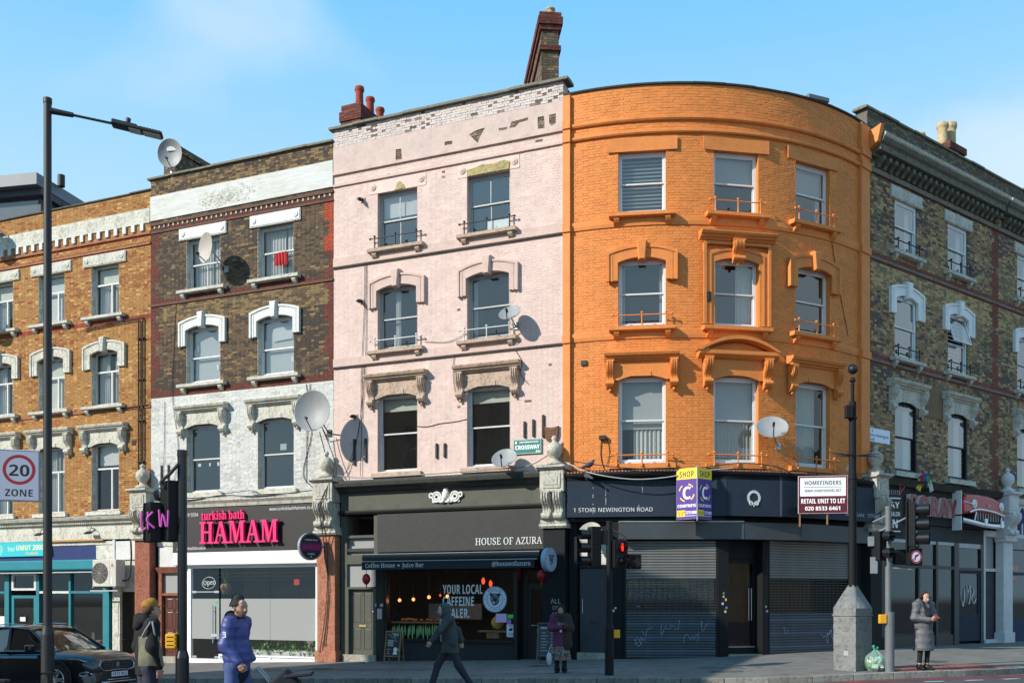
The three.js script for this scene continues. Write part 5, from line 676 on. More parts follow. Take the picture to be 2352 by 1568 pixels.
for (const [s, y, k] of [[1.36, 2.36, 'red gourd lantern hanging left of the coffee shop window'], [7.05, 2.42, 'red lantern hanging by the coffee shop door']]) { const p = onLeft(-7.62 + s), t = thing('red_lantern', k, 'lantern', [p[0], y - 0.3, p[2]], LT, 'red lanterns'); t.translateZ(0.3); mesh('globe', [lathe([[0, 0.12], [0.05, 0.13], [0.115, 0.22], [0.125, 0.3], [0.1, 0.4], [0.04, 0.45], [0, 0.45]], 14)], M([0.30, 0.006, 0.01], { roughness: 0.4, map: null }), t); mesh('tassel', [cyl(0.012, 0.02, 0.12, 0, 0, 0, 8), ball(0.022, 0, 0.1, 0)], mat.red, t); mesh('hook', rod([0, 0.45, 0], [0, 0.6, 0], 0.008), mat.cable, t); }
// ---------------------------------------------------------------- corner shop front, in straight panels round the curve
{
  const P = thing('corner_shopfront', 'closed dark navy corner shop with two roller shutters below the orange house', 'shopfront', [4.7, 0, -35.62], 0), F = arc, C = [4.7, -35.62];
  const chord = (a, b, da, db = da) => { const A = arc.map(a, 0, da), B = arc.map(b, 0, db); return { x: (A[0] + B[0]) / 2, z: (A[2] + B[2]) / 2, L: Math.hypot(B[0] - A[0], B[2] - A[2]), r: -Math.atan2(B[2] - A[2], B[0] - A[0]) }; };
  const set = (o, c) => { o.position.x += c.x; o.position.z += c.z; o.rotation.y = c.r; return o; };
  const slab = (name, a, b, y0, y1, d, th, m, db) => { const c = chord(a, b, d, db); return set(mesh(name, bx(-c.L / 2, c.L / 2, y0, y1, -th, 0), m, P), c); };
  mesh('ledge', bend(F, mould([[0, 5.08], [0.4, 5.08], [0.44, 5.14], [0.44, 5.2], [0, 5.32]], -3.2, 6.5, 30)), mat.charcoal, P); const rl = []; for (let s = -3.1; s < 5.5; s += 0.09) rl.push(bend(F, bx(s, s + 0.055, 5.2, 5.25, 0.36, 0.42))); mesh('tile_edge', rl, mat.terracotta, P).userData.kind = 'stuff';
  slab('frieze_board', -3.1, 1.06, 5.0, 5.1, 0.4, 0.3, mat.charcoal); slab('frieze_board', 1.07, 2.56, 5.0, 5.1, 0.4, 0.3, mat.charcoal); slab('frieze_board', 2.57, 6.4, 5.0, 5.1, 0.45, 0.3, mat.charcoal);
  const f1 = slab('fascia_panel', -3.1, 1.06, 4.0, 4.99, 0.42, 0.1, mat.navy), f2 = slab('fascia_panel', 1.075, 2.555, 4.0, 4.99, 0.42, 0.1, mat.navy), f3 = slab('fascia_panel', 2.57, 6.5, 4.0, 4.99, 0.5, 0.1, mat.navy);
  letters('1 STOKE NEWINGTON ROAD', 0.11, 0.01, 'sans_regular', 2.16, mat.whiteNew, f1, -1.98, 4.14, 0.0, 'lettering'); letters('MORGAN   STORE', 0.1, 0.01, 'sans_regular', 1.5, mat.galv, f3, 0.5, 4.13, 0.0, 'lettering');
  const ring = []; for (let k = 0; k < 22; k++) { const a = -1.2 + k / 22 * 5.6; ring.push(box(0.03, 0.085, 0.012, Math.cos(a + 0.0) * 0.165, Math.sin(a) * 0.165, 0, 0, 0, a + 0.9)); } ring.push(box(0.035, 0.1, 0.012, 0.0, -0.19, 0), new THREE.TorusGeometry(0.05, 0.014, 5, 12).translate(-0.08, -0.15, 0), new THREE.TorusGeometry(0.05, 0.014, 5, 12).translate(0.08, -0.15, 0)); const rg = mesh('rope_ring_emblem', ring, mat.whiteNew, f2); rg.position.set(0, 4.5, 0.01);
  const st = mesh('bird_streaks', [[-1.45, 4.1, 4.93], [-1.1, 4.3, 4.8], [-0.2, 4.2, 4.4], [-0.1, 4.6, 4.9]].flatMap(([x, a, b]) => { const g = [], R = rng(x * 100 + 999); for (let y = a; y < b; y += 0.05) if (R() < 0.6) g.push(box(0.012, 0.03 * (0.5 + R()), 0.002, x + (R() - 0.5) * 0.01, y, 0.001)); return g; }), mat.whiteNew, f1); st.userData.kind = 'stuff';
  const grey = M([0.06, 0.068, 0.075], { roughness: 0.5 }); slab('blind_housing', -1.72, 1.58, 3.38, 3.84, 0.3, 0.4, grey); slab('blind_housing', 1.6, 3.3, 3.38, 3.84, 0.3, 0.4, grey); slab('blind_housing', 3.32, 6.3, 3.38, 3.84, 0.3, 0.4, grey); slab('housing_trim', -1.72, 1.58, 3.845, 3.875, 0.32, 0.3, mat.galv); slab('soffit', -3.1, 1.06, 3.88, 3.99, 0.2, 0.5, mat.black); slab('soffit', 1.07, 6.4, 3.88, 3.99, 0.2, 0.5, mat.black);
  for (const [a, b] of [[-3.16, -2.93], [-2.06, -1.66], [0.98, 1.24], [2.24, 2.4], [5.6, 6.5]]) slab('pier', a, b, -0.3, 3.9, 0.06, 0.4, mat.charcoal);
  slab('step', -2.93, -2.06, -0.3, 0.26, 0.06, 0.5, mat.stone); slab('step', 1.24, 2.24, -0.3, 0.22, 0.04, 0.6, mat.stone);
  // left door with a boarded fanlight
  const d1 = slab('side_door', -2.88, -2.1, 0.27, 2.6, -0.06, 0.05, M([0.030, 0.038, 0.05], { roughness: 0.5 })); mesh('handle', rod([-0.3, 1.35, 0.06], [-0.3, 1.75, 0.06], 0.014), mat.steel, d1); mesh('letter_plate', box(0.26, 0.05, 0.015, 0.03, 1.1, 0.01), mat.iron, d1); slab('door_rail', -2.9, -2.08, 2.6, 2.7, -0.02, 0.08, mat.charcoal); slab('fanlight', -2.88, -2.1, 2.7, 3.4, -0.05, 0.02, mat.blindCream); slab('fanlight_rail', -2.9, -2.08, 3.4, 3.86, -0.0, 0.1, mat.charcoal);
  // roller shutters: each slat its own bar; the middle band is open grille with glass behind
  const sm1 = M([0.19, 0.187, 0.175], { roughness: 0.5, metalness: 0.3 }), sm2 = M([0.08, 0.086, 0.094], { roughness: 0.5, metalness: 0.3 }), sm3 = M([0.05, 0.05, 0.048], { roughness: 0.5, metalness: 0.3 }), tagm = M([0.09, 0.115, 0.16], { roughness: 0.6 });
  const shutter = (a, b, y0) => {
    const c = chord(a, b, 0.0), L = c.L; const bk = set(mesh('shutter', [bx(-L / 2, L / 2, y0, 3.4, -0.35, -0.3), bx(-L / 2 - 0.03, -L / 2 + 0.05, y0, 3.38, -0.06, 0.05), bx(L / 2 - 0.05, L / 2 + 0.03, y0, 3.38, -0.06, 0.05)], mat.charcoal, P), c);
    const full = mould([[0, -0.035], [0.012, -0.035], [0.026, -0.012], [0.026, 0.014], [0.01, 0.036], [0, 0.036]], -L / 2 + 0.05, L / 2 - 0.05), open = box(L - 0.1, 0.026, 0.014, 0, 0, 0.01); clean(full); clean(open);
    for (let y = y0 + 0.04, k = 0; y < 3.36; y += 0.075, k++) { const mid = y > 1.36 && y < 2.3; const o = mesh('slat', (mid ? open : full).clone(), mid ? sm3 : y < 1.36 ? (k % 5 === 2 ? tagm : sm2) : sm1, bk); o.position.y = y; }
    const gl = pane(bk, -L / 2 + 0.05, L / 2 - 0.05, 1.34, 2.32, -0.12); const links = []; for (let x = -L / 2 + 0.1; x < L / 2; x += 0.16) links.push(bx(x, x + 0.012, 1.36, 2.3, -0.004, 0.006)); mesh('link_rods', links, sm3, bk).userData.kind = 'stuff';
    // spray marks low on the shutter
    const R = rng(a * 50 + 500), sp = []; for (let k = 0; k < 9; k++) { const x = (R() - 0.5) * L * 0.85, y = y0 + 0.3 + R() * 0.8, pts = []; for (let q = 0; q < 5; q++) pts.push([x + q * 0.06 + (R() - 0.5) * 0.1, y + (R() - 0.5) * 0.35, 0.03]); sp.push(tube(pts, 0.007, 4)); } mesh('spray_marks', sp, M([0.32, 0.38, 0.5], { map: null }), bk).userData.kind = 'stuff';
    return bk;
  };
  const s1 = shutter(-1.62, 0.95, 0.12), s2 = shutter(2.42, 5.56, 0.22); mesh('sign_strip', bx(-1.2, 0.5, 2.08, 2.24, -0.2, -0.19), M([0.20, 0.17, 0.02]), s1); mesh('blue_sticker', bx(-0.92, -0.84, 1.5, 1.57, -0.11, -0.1), M([0.1, 0.3, 0.6], { map: null }), s1);
  const c2 = chord(1.24, 2.24, -0.35), gd = set(mesh('glass_door', [bx(-0.5, -0.42, 0.23, 2.85, -0.03, 0.03), bx(0.4, 0.5, 0.23, 2.85, -0.03, 0.03), bx(-0.42, 0.4, 2.74, 2.85, -0.03, 0.03), bx(-0.42, 0.4, 0.23, 0.4, -0.03, 0.03)], mat.black, P), c2); pane(gd, -0.42, 0.4, 0.4, 2.74, 0); mesh('dark_lobby', [bx(-0.6, 0.6, 0.2, 2.9, -0.95, -0.9), bx(-0.62, -0.56, 0.2, 2.9, -0.9, -0.05), bx(0.56, 0.62, 0.2, 2.9, -0.9, -0.05), bx(-0.6, 0.6, 2.86, 2.92, -0.9, -0.05)], mat.charcoal, gd); mesh('pull_handle', [rod([0.26, 1.15, 0.06], [0.26, 2.05, 0.06], 0.014), rod([0.34, 1.15, 0.06], [0.34, 2.05, 0.06], 0.014)], mat.steel, gd); mesh('kick_strip', bx(-0.46, 0.46, 0.4, 0.43, 0.03, 0.035), mat.galv, gd); const ov = set(mesh('over_panel', bx(-0.5, 0.5, 2.86, 3.4, -0.03, 0.02), mat.black, P), c2);
  const R = rng(5), cols = [[0.6, 0.05, 0.03], [0.6, 0.55, 0.1], [0.2, 0.2, 0.5], [0.5, 0.5, 0.55], [0.1, 0.35, 0.12]].map((c) => M(c, { map: null })); for (const [s, n] of [[1.13, 6], [2.32, 2], [-1.86, 2]]) for (let k = 0; k < n; k++) { const o = mesh('sticker', box(0.04 + R() * 0.02, 0.05 + R() * 0.02, 0.004), cols[Math.floor(R() * 5)], P); arc.put(o, s + (R() - 0.5) * 0.12, 1.4 + k * 0.1 + R() * 0.04, 0.066); }
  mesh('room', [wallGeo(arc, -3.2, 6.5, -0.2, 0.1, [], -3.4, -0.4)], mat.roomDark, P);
}
// loose cables slung along the corner shop ledge
{
  const w = (s, y, d) => { const p = arc.map(s, y, d); return [p[0] + 4.7, p[1], p[2] - 35.62]; }, mk = (label, pts, r, m) => tag(mesh('slung_cable', tube(pts, r, 5, 60), m), label, 'cable', 'cables along the shop ledges');
  mk('pale cable sagging across the top of the corner shop fascia', [w(-3.2, 5.55, 0.2), w(-2.5, 5.2, 0.5), w(-1.4, 4.98, 0.52), w(-0.5, 5.02, 0.5), w(0.3, 5.18, 0.5), w(1.2, 5.28, 0.48)], 0.016, M([0.4, 0.4, 0.38], { map: null }));
  mk('black cable looping along the ledge under the orange windows', [w(-3.2, 5.6, 0.2), w(-1.6, 5.3, 0.47), w(0, 5.24, 0.5), w(1.4, 5.42, 0.46), w(2.4, 5.36, 0.46), w(3.2, 5.1, 0.5), w(4.4, 5.2, 0.48), w(6.2, 5.45, 0.3)], 0.014, mat.cable);
  const q = (s, y, d) => { const p = onLeft(s); return [p[0] - 0.394 * d, y, p[2] + 0.919 * d]; };
  mk('grey cable lying along the coffee shop cornice', [q(-7.4, 5.55, 0.3), q(-6.6, 5.42, 0.4), q(-4.5, 5.4, 0.38), q(-2, 5.44, 0.4), q(-0.9, 5.5, 0.35), q(-0.3, 5.8, 0.3)], 0.018, mat.cableGrey);
  mk('bundle of black cable hanging beside the ball finial by the large dish', [q(-7.9, 6.9, 0.35), q(-7.75, 6.3, 0.3), q(-7.6, 5.9, 0.35), q(-7.35, 5.55, 0.4), q(-7.5, 5.2, 0.5), q(-7.7, 4.6, 0.62), q(-7.72, 3.6, 0.42), q(-7.6, 2, 0.32), q(-7.75, 0.3, 0.32)], 0.016, mat.cable);
  mk('second black cable running down the peeling terracotta pilaster', [q(-7.8, 7.0, 0.35), q(-7.5, 6.2, 0.25), q(-7.3, 5.6, 0.35), q(-7.6, 5.1, 0.5), q(-7.6, 4.3, 0.62), q(-7.62, 3.2, 0.34), q(-7.7, 1.4, 0.32), q(-7.9, 0.1, 0.34)], 0.014, mat.cable);
}
// ---------------------------------------------------------------- barber shop front and the shop past it
{
  const P = thing('barber_shopfront', 'black barber shop front with red letters on the second street', 'shopfront', onRight(0), RT), g = 0.24;
  mesh('cornice', [mould([[0, 5.2], [0.2, 5.22], [0.3, 5.36], [0.36, 5.42], [0, 5.5]], 0.4, 7.9)], M([0.05, 0.055, 0.05], { map: 'stone' }), P); mesh('fascia', bx(0.5, 7.0, 4.1, 5.2, -0.2, 0.1), M([0.016, 0.015, 0.015]), P); mesh('lower_fascia', bx(1.0, 6.95, 3.6, 4.08, -0.2, 0.05), M([0.035, 0.04, 0.045], { map: 'stone' }), P);
  const rl = M([0.30, 0.018, 0.03], { roughness: 0.4 }), wl = M([0.7, 0.62, 0.6], { map: null }); letters('FORAY', 0.62, 0.13, 'sans_bold', 2.9, wl, P, 1.95, 4.38, 0.12); letters('FORAY', 0.60, 0.02, 'sans_bold', 2.84, rl, P, 1.98, 4.39, 0.245, 'letter_face');
  const sc = mesh('scissors_sign', [rod([-0.25, -0.2, 0], [0.35, 0.35, 0], 0.03), rod([0.1, -0.45, 0], [0.12, 0.5, 0], 0.03), new THREE.TorusGeometry(0.1, 0.02, 6, 14).translate(-0.32, -0.28, 0), new THREE.TorusGeometry(0.1, 0.02, 6, 14).translate(0.08, -0.52, 0)], rl, P); sc.position.set(1.35, 4.85, 0.2);
  const bk = M([0.018, 0.02, 0.02], { roughness: 0.4 }); for (const [a, b] of [[0.3, 0.9], [2.78, 2.88], [3.85, 3.97], [5.0, 5.3], [6.76, 6.95]]) mesh('post', bx(a, b, g - 0.2, 3.6, -0.06, 0.06), bk, P);
  for (const [a, b] of [[0.9, 2.78], [2.88, 3.85], [3.97, 5.0]]) { mesh('transom', bx(a, b, 2.72, 2.82, -0.05, 0.05), bk, P); mesh('stall_riser', bx(a, b, g - 0.2, g + 0.35, -0.05, 0.04), bk, P); pane(P, a, b, g + 0.35, 2.72, 0); pane(P, a, b, 2.82, 3.5, 0); mesh('head_rail', bx(a, b, 3.5, 3.6, -0.05, 0.05), mat.galv, P); }
  const d = mesh('door', [bx(5.32, 5.42, g + 0.1, 2.7, -0.04, 0.03), bx(6.64, 6.74, g + 0.1, 2.7, -0.04, 0.03), bx(5.42, 6.64, 2.6, 2.7, -0.04, 0.03), bx(5.42, 6.64, g + 0.1, g + 1.0, -0.04, 0.02)], M([0.02, 0.03, 0.05]), P); pane(d, 5.42, 6.64, g + 1.0, 2.6, 0); pane(P, 5.32, 6.74, 2.8, 3.45, 0, mat.shopPane, 'fanlight_pane'); mesh('door_head', bx(5.3, 6.76, 2.7, 2.8, -0.05, 0.06), bk, P); mesh('door_head', bx(5.3, 6.76, 3.45, 3.6, -0.05, 0.05), mat.galv, P);
  const sg = mesh('painted_tag', [tube([[5.55, 1.7, 0.02], [5.62, 1.5, 0.02], [5.7, 1.7, 0.02], [5.72, 2.1, 0.02]], 0.016), tube([[5.85, 2.2, 0.02], [5.95, 1.95, 0.02], [6.1, 2.2, 0.02], [6.05, 1.6, 0.02], [5.95, 1.6, 0.02]], 0.016), tube([[6.2, 2.15, 0.02], [6.35, 2.0, 0.02], [6.2, 1.8, 0.02], [6.35, 1.6, 0.02], [6.5, 1.75, 0.02]], 0.016)], mat.whiteNew, P);
  mesh('side_door_frame', [bx(7.0, 7.12, g, 4.1, -0.1, 0.04), bx(7.12, 7.9, 2.7, 2.8, -0.1, 0.04), bx(7.12, 7.9, 3.9, 4.1, -0.1, 0.04), bx(7.0, 7.9, g - 0.2, g + 0.12, -0.1, 0.1)], M([0.64, 0.64, 0.63]), P); mesh('side_door', bx(7.12, 7.9, g + 0.12, 2.7, -0.12, -0.06), M([0.06, 0.06, 0.07]), P); pane(P, 7.12, 7.9, 2.8, 3.9, -0.08, mat.frost, 'fanlight_pane');
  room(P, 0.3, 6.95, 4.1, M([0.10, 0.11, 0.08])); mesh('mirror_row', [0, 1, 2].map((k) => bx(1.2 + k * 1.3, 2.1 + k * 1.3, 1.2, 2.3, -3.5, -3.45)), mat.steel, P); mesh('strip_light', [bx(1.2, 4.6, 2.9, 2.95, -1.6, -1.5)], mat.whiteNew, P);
  const Q = thing('pale_shopfront', 'pale fascia shop front at the far right edge', 'shopfront', onRight(8.6), RT); mesh('fascia', bx(0.05, 5.8, 3.9, 5.1, -0.2, 0.12), M([0.64, 0.64, 0.63]), Q); mesh('emblem', [ext(poly([[0, 0], [0.5, 0.45], [1.0, 0], [0.85, 0], [0.85, -0.5], [0.6, -0.5], [0.6, -0.1], [0.4, -0.1], [0.4, -0.5], [0.15, -0.5], [0.15, 0]]), 0.03)], M([0.02, 0.03, 0.12]), Q).position.set(0.5, 4.55, 0.12); mesh('shutter_box', bx(0.05, 5.8, 3.5, 3.9, -0.2, 0.2), M([0.32, 0.32, 0.32]), Q); const nv = M([0.03, 0.045, 0.09]); mesh('window_frame', [bx(0.05, 0.25, g - 0.2, 3.5, -0.06, 0.06), bx(1.7, 1.85, g - 0.2, 3.5, -0.06, 0.06), bx(0.25, 1.7, g - 0.2, 1.0, -0.06, 0.04), bx(0.25, 1.7, 2.6, 2.7, -0.06, 0.04), bx(1.85, 5.8, g - 0.2, 1.0, -0.06, 0.04)], nv, Q); pane(Q, 0.25, 1.7, 1.0, 2.6, 0); pane(Q, 0.25, 1.7, 2.7, 3.5, 0); pane(Q, 1.85, 5.8, 1.0, 3.5, 0); mesh('notice', [bx(0.3, 0.95, 2.75, 2.95, 0.005, 0.01), bx(0.3, 0.8, 2.45, 2.6, 0.005, 0.01)], M([0.65, 0.3, 0.28]), Q); room(Q, 0.05, 5.8, 3.6); mesh('cornice', bx(0, 5.8, 5.1, 5.3, -0.3, 0.2), mat.stoneWhite, Q);
}
{ // cut-out sign of an old red car over the barber shop
  const p = onRight(4.75), P = thing('car_front_sign', 'red and chrome car front mounted as a sign over the barber shop', 'sign', [p[0], 4.25, p[2]], RT); P.translateZ(0.12); P.scale.set(0.92, 0.86, 0.5);
  const red = M([0.42, 0.008, 0.015], { roughness: 0.25, map: null }), chrome = M([0.62, 0.63, 0.66], { roughness: 0.25, metalness: 0.7, map: null });
  mesh('bonnet', [ext(poly([[0.2, 0.42], [0.15, 0.7], [0.35, 0.98], [1.1, 1.02], [2.3, 0.96], [2.95, 0.82], [3.1, 0.6], [3.0, 0.42], [2.2, 0.5], [1.0, 0.5]]), 0.5, { bevelEnabled: true, bevelSize: 0.1, bevelThickness: 0.16, bevelSegments: 4 })], red, P);
  mesh('grille', [ext(poly([[0.95, 0.12], [2.85, 0.08], [2.95, 0.36], [2.2, 0.45], [1.05, 0.45]]), 0.56)], M([0.04, 0.035, 0.035]), P); mesh('grille_surround', [tube([[0.5, 0.4, 0.7], [1.0, 0.52, 0.72], [2.1, 0.5, 0.72], [3.05, 0.38, 0.7]], 0.045), tube([[0.95, 0.12, 0.6], [1.05, 0.45, 0.62]], 0.04), tube([[2.85, 0.08, 0.6], [2.95, 0.36, 0.62]], 0.04)], chrome, P); for (let k = 0; k < 9; k++) mesh('grille_bar', rod([1.2 + k * 0.19, 0.12, 0.58], [1.2 + k * 0.19, 0.42, 0.58], 0.012), chrome, P);
  mesh('bumper', [tube([[0.2, 0.1, 0.5], [0.7, 0.02, 0.72], [1.6, -0.06, 0.78], [2.6, -0.06, 0.74], [3.2, 0.02, 0.5]], 0.1, 8), rbox(0.2, 0.32, 0.14, 0.05, 1.5, 0.04, 0.84), rbox(0.2, 0.32, 0.14, 0.05, 2.75, 0.02, 0.8)], chrome, P); for (const x of [0.85, 2.85]) { mesh('headlight', [ball(0.14, x, 0.74, 0.64, 1, 12)], M([0.7, 0.7, 0.68], { roughness: 0.15, map: null }), P); mesh('headlight_ring', new THREE.TorusGeometry(0.15, 0.03, 6, 18).translate(x, 0.74, 0.68), chrome, P); }
  mesh('backboard', [bx(0.0, 0.04, 0.3, 1.2, -0.02, 0.6), bx(0.0, 0.04, -0.3, 0.24, -0.02, 0.6)], mat.whiteNew, P); mesh('side_trim', rod([0.1, 0.8, 0.66], [0.75, 0.7, 0.74], 0.018), chrome, P); mesh('v_emblem', [rod([1.75, 0.78, 0.69], [1.88, 0.68, 0.7], 0.015), rod([1.88, 0.68, 0.7], [2.01, 0.76, 0.69], 0.015)], chrome, P); mesh('windscreen_base', ext(poly([[0.3, 1.05], [0.6, 1.2], [2.4, 1.18], [2.7, 1.05]]), 0.2), M([0.12, 0.13, 0.14]), P);
}
{ // prayer flags on the barber shop ledge, plants on the sills
  const p = onRight(2.75), P = thing('bunting', 'small bundle of coloured flags hanging from the first floor sill', 'flags', [p[0], 5.25, p[2]], RT); P.translateZ(0.25); const cs = [[0.7, 0.6, 0.05], [0.6, 0.03, 0.02], [0.08, 0.08, 0.5], [0.05, 0.35, 0.1], [0.7, 0.7, 0.7]]; cs.forEach((c, i) => { const m = mesh('flag', wavy(0.24, 0.34, 2, 0.03, i + 3), M(c, { map: 'cloth', side: THREE.DoubleSide }), P); m.position.set(-0.25 + i * 0.13, 0.05 + (i % 2) * 0.14 + (i === 2 ? 0.2 : 0), i * 0.02); m.rotation.z = (i - 2) * 0.2; }); mesh('string', tube([[-0.4, 0.35, 0], [0, 0.25, 0.02], [0.4, 0.4, 0]], 0.008), mat.cable, P);
}
// ---------------------------------------------------------------- signs on the walls
function plate(name, label, pos, turn, w, h, tex, o = {}) { const t = thing(name, label, o.cat ?? 'sign', pos, turn); mesh('board', rbox(w, h, o.th ?? 0.03, 0.008, 0, h / 2, 0, 1), o.m ?? mat.whiteNew, t); face('lettering', w - 0.01, h - 0.01, tex, t, 0, h / 2, (o.th ?? 0.03) / 2 + 0.003); return t; }
const outL = (s, y, d) => { const p = onLeft(s); return [p[0] - 0.394 * d, y, p[2] + 0.919 * d]; }, outR = (s, y, d) => { const p = onRight(s); return [p[0] - 0.618 * d, y, p[2] + 0.786 * d]; }, outD = (s, y, d) => { const p = arc.map(s, y, d); return [p[0] + 4.7, y, p[2] - 35.62]; };
plate('street_sign', 'green street name plate reading Crossway on the pink wall', outL(-7.62 + 6.52, 5.87, 0.035), LT, 0.87, 0.42, canvasTex(640, 310, (x, w, h) => { x.fillStyle = '#0f6b62'; x.fillRect(0, 0, w, h); x.strokeStyle = '#e8efec'; x.lineWidth = 6; x.strokeRect(8, 8, w - 16, h - 16); x.fillStyle = '#fff'; fit(x, 'CROSSWAY', w / 2, 170, 560, 120, 'sans-serif', 'bold'); fit(x, 'LONDON BOROUGH OF HACKNEY', w / 2 + 40, 58, 440, 40, 'sans-serif', 'bold'); fit(x, 'N16', 560, 268, 90, 60, 'sans-serif', 'bold'); x.beginPath(); x.moveTo(44, 40); x.lineTo(80, 40); x.lineTo(78, 74); x.lineTo(62, 92); x.lineTo(46, 74); x.fill(); }), { m: M([0.02, 0.16, 0.14]) });
plate('street_sign', 'white street name plate reading Stoke Newington Road on the stock brick', outR(0.64, 6.47, 0.035), RT, 1.2, 0.42, canvasTex(720, 252, (x, w, h) => { x.fillStyle = '#dfe6f4'; x.fillRect(0, 0, w, h); x.fillStyle = '#161c28'; x.textAlign = 'left'; x.font = 'bold 78px sans-serif'; x.fillText('Stoke Newington', 30, 128); x.fillText('Road', 30, 206); x.fillStyle = '#2a5a55'; x.fillRect(130, 24, 26, 50); }));
{ const t = thing('wall_plaque', 'brown shield shaped plaque beside the green street plate', 'plaque', outL(-7.62 + 7.26, 6.15, 0.03), LT); const sh = new THREE.Shape(); sh.moveTo(-0.2, 0.44); sh.quadraticCurveTo(0, 0.36, 0.2, 0.44); sh.lineTo(0.19, 0.22); sh.quadraticCurveTo(0.16, 0.04, 0, 0); sh.quadraticCurveTo(-0.16, 0.04, -0.19, 0.22); sh.closePath(); mesh('shield', ext(sh, 0.04, { bevelEnabled: true, bevelSize: 0.015, bevelThickness: 0.015 }), M([0.16, 0.075, 0.04], { map: 'stone' }), t); mesh('relief', [0, 1, 2, 3].map((k) => box(0.24 - k * 0.03, 0.025, 0.02, 0, 0.35 - k * 0.075, 0.06)), M([0.24, 0.13, 0.07]), t); }
{ // V-shaped estate board
  const t = thing('estate_board', 'purple and yellow V-shaped estate board reading shop to let', 'sign', outD(0.2, 3.88, 0.42), 0.2 / 8.2); const art = (dark) => canvasTex(256, 560, (x, w, h) => { x.fillStyle = '#4a2a8a'; x.fillRect(0, 0, w, h); x.fillStyle = '#f4d21a'; x.fillRect(0, 0, w, 118); x.fillStyle = '#1c1440'; fit(x, 'SHOP', w / 2, 64, 190, 92, 'sans-serif', 'bold'); x.strokeStyle = '#f4d21a'; x.lineWidth = 14; for (const a of [0.6, 2.2, 3.75, 5.3]) { x.beginPath(); x.arc(128, 268, 96, a - 0.36, a + 0.36); x.stroke(); } x.fillStyle = '#fff'; fit(x, 'C', 128, 272, 118, 190, 'sans-serif', 'bold'); fit(x, 'COURTNEYS', 128, 414, 236, 46, 'sans-serif', 'bold'); x.fillStyle = '#f4d21a'; x.fillRect(4, 462, 108, 70); x.fillStyle = '#1c1440'; fit(x, 'TO LET', 58, 498, 96, 56, 'sans-serif', 'bold'); x.fillStyle = '#fff'; fit(x, '7275 8000', 186, 490, 134, 46, 'sans-serif', 'bold'); fit(x, 'www.courtneysestates.co.uk', 186, 524, 130, 16, 'sans-serif', 'bold'); });
  for (const k of [-1, 1]) { const g = mesh(k < 0 ? 'left_leaf' : 'right_leaf', box(0.62, 1.36, 0.025), mat.whiteNew, t); g.position.set(k * 0.235 + 0.0, 0.68, 0.22); g.rotation.y = k * 0.72; face('print', 0.61, 1.35, art(k), g, 0, 0, 0.016); } mesh('post', rod([0, -0.05, 0.43], [0, 1.4, 0.43], 0.02), mat.galv, t);
}
{ const t = plate('estate_board', 'white and maroon estate board reading retail unit to let', [8.42, 4.06, -27.1], -0.16, 1.3, 1.02, canvasTex(780, 612, (x, w, h) => { x.fillStyle = '#eceff2'; x.fillRect(0, 0, w, h); x.fillStyle = '#6b1420'; x.fillRect(14, 330, w - 28, h - 344); x.strokeStyle = '#6b1420'; x.lineWidth = 26; x.strokeRect(16, 16, w - 32, h - 32); x.fillStyle = '#5a1620'; x.fillRect(14, 330, w - 28, h - 344); x.fillStyle = '#14161a'; fit(x, 'HOMEFINDERS', w / 2, 112, 590, 92, 'sans-serif', 'bold'); x.fillRect(90, 178, 600, 8); fit(x, 'WWW.HOMEFINDERS.NET', w / 2, 242, 580, 60, 'sans-serif', 'bold'); x.fillStyle = '#fff'; fit(x, 'RETAIL UNIT TO LET', w / 2, 410, 700, 104, 'sans-serif', 'bold'); fit(x, '020 8533 6461', w / 2, 530, 570, 88, 'sans-serif', 'bold'); })); mesh('post', [bx(-0.62, -0.58, -0.35, 1.0, -0.06, -0.02), bx(0.1, 0.14, -0.3, 1.0, -0.06, -0.02), bx(-0.62, 0.14, 0.2, 0.24, -0.9, -0.06)], mat.wood, t); }
function roundSign(label, pos, turn, r, tex, rim, th = 0.1) { const t = thing('hanging_sign', label, 'sign', pos, turn, 'round hanging signs'); mesh('drum', cyl(r, r, th, 0, -th / 2, 0, 36).rotateX(Math.PI / 2).translate(0, r, 0), rim, t); for (const k of [1, -1]) { const f = face('face', r * 1.94, 0, tex, t, 0, r, k * (th / 2 + 0.004), { r: 1 }); if (k < 0) f.rotation.y = Math.PI; } return t; }
{ const t = roundSign('round black sign with purple band beside the bath shop fascia', outL(-14.92 + 6.95, 2.93, 0.75), 0.78, 0.42, canvasTex(400, 400, (x, w, h) => { x.fillStyle = '#15131a'; x.fillRect(0, 0, w, h); x.fillStyle = '#5c1250'; x.fillRect(0, 140, w, 130); x.strokeStyle = '#b8b8c0'; x.lineWidth = 5; x.beginPath(); x.arc(200, 200, 188, 0, 7); x.stroke(); x.fillStyle = '#c9206a'; fit(x, 'HAMAM', 200, 208, 300, 96, 'serif', 'bold'); x.fillStyle = '#d8d8dc'; fit(x, 'TURKISH BATH', 200, 104, 230, 36, 'sans-serif', 'bold'); fit(x, 'LONDON', 200, 312, 130, 34, 'sans-serif', 'bold'); x.beginPath(); x.arc(200, 352, 12, 0, 7); x.fill(); }), mat.galv); mesh('bracket', rod([0.42, 0.42, 0], [0.75, 0.42, 0], 0.02), mat.iron, t); }
{ const t = roundSign('round pale blue sign with cat badge on the dark pilaster', outL(-0.22, 2.5, 0.62), 1.0, 0.33, canvasTex(400, 400, (x) => bigCatFace(x, 200, 200, 200, '#2c3a4c', '#9db4cc')), M([0.28, 0.4, 0.52], { roughness: 0.4, map: null }), 0.14); mesh('bracket', rod([0.3, 0.36, 0], [0.62, 0.36, 0.1], 0.02), mat.iron, t); }
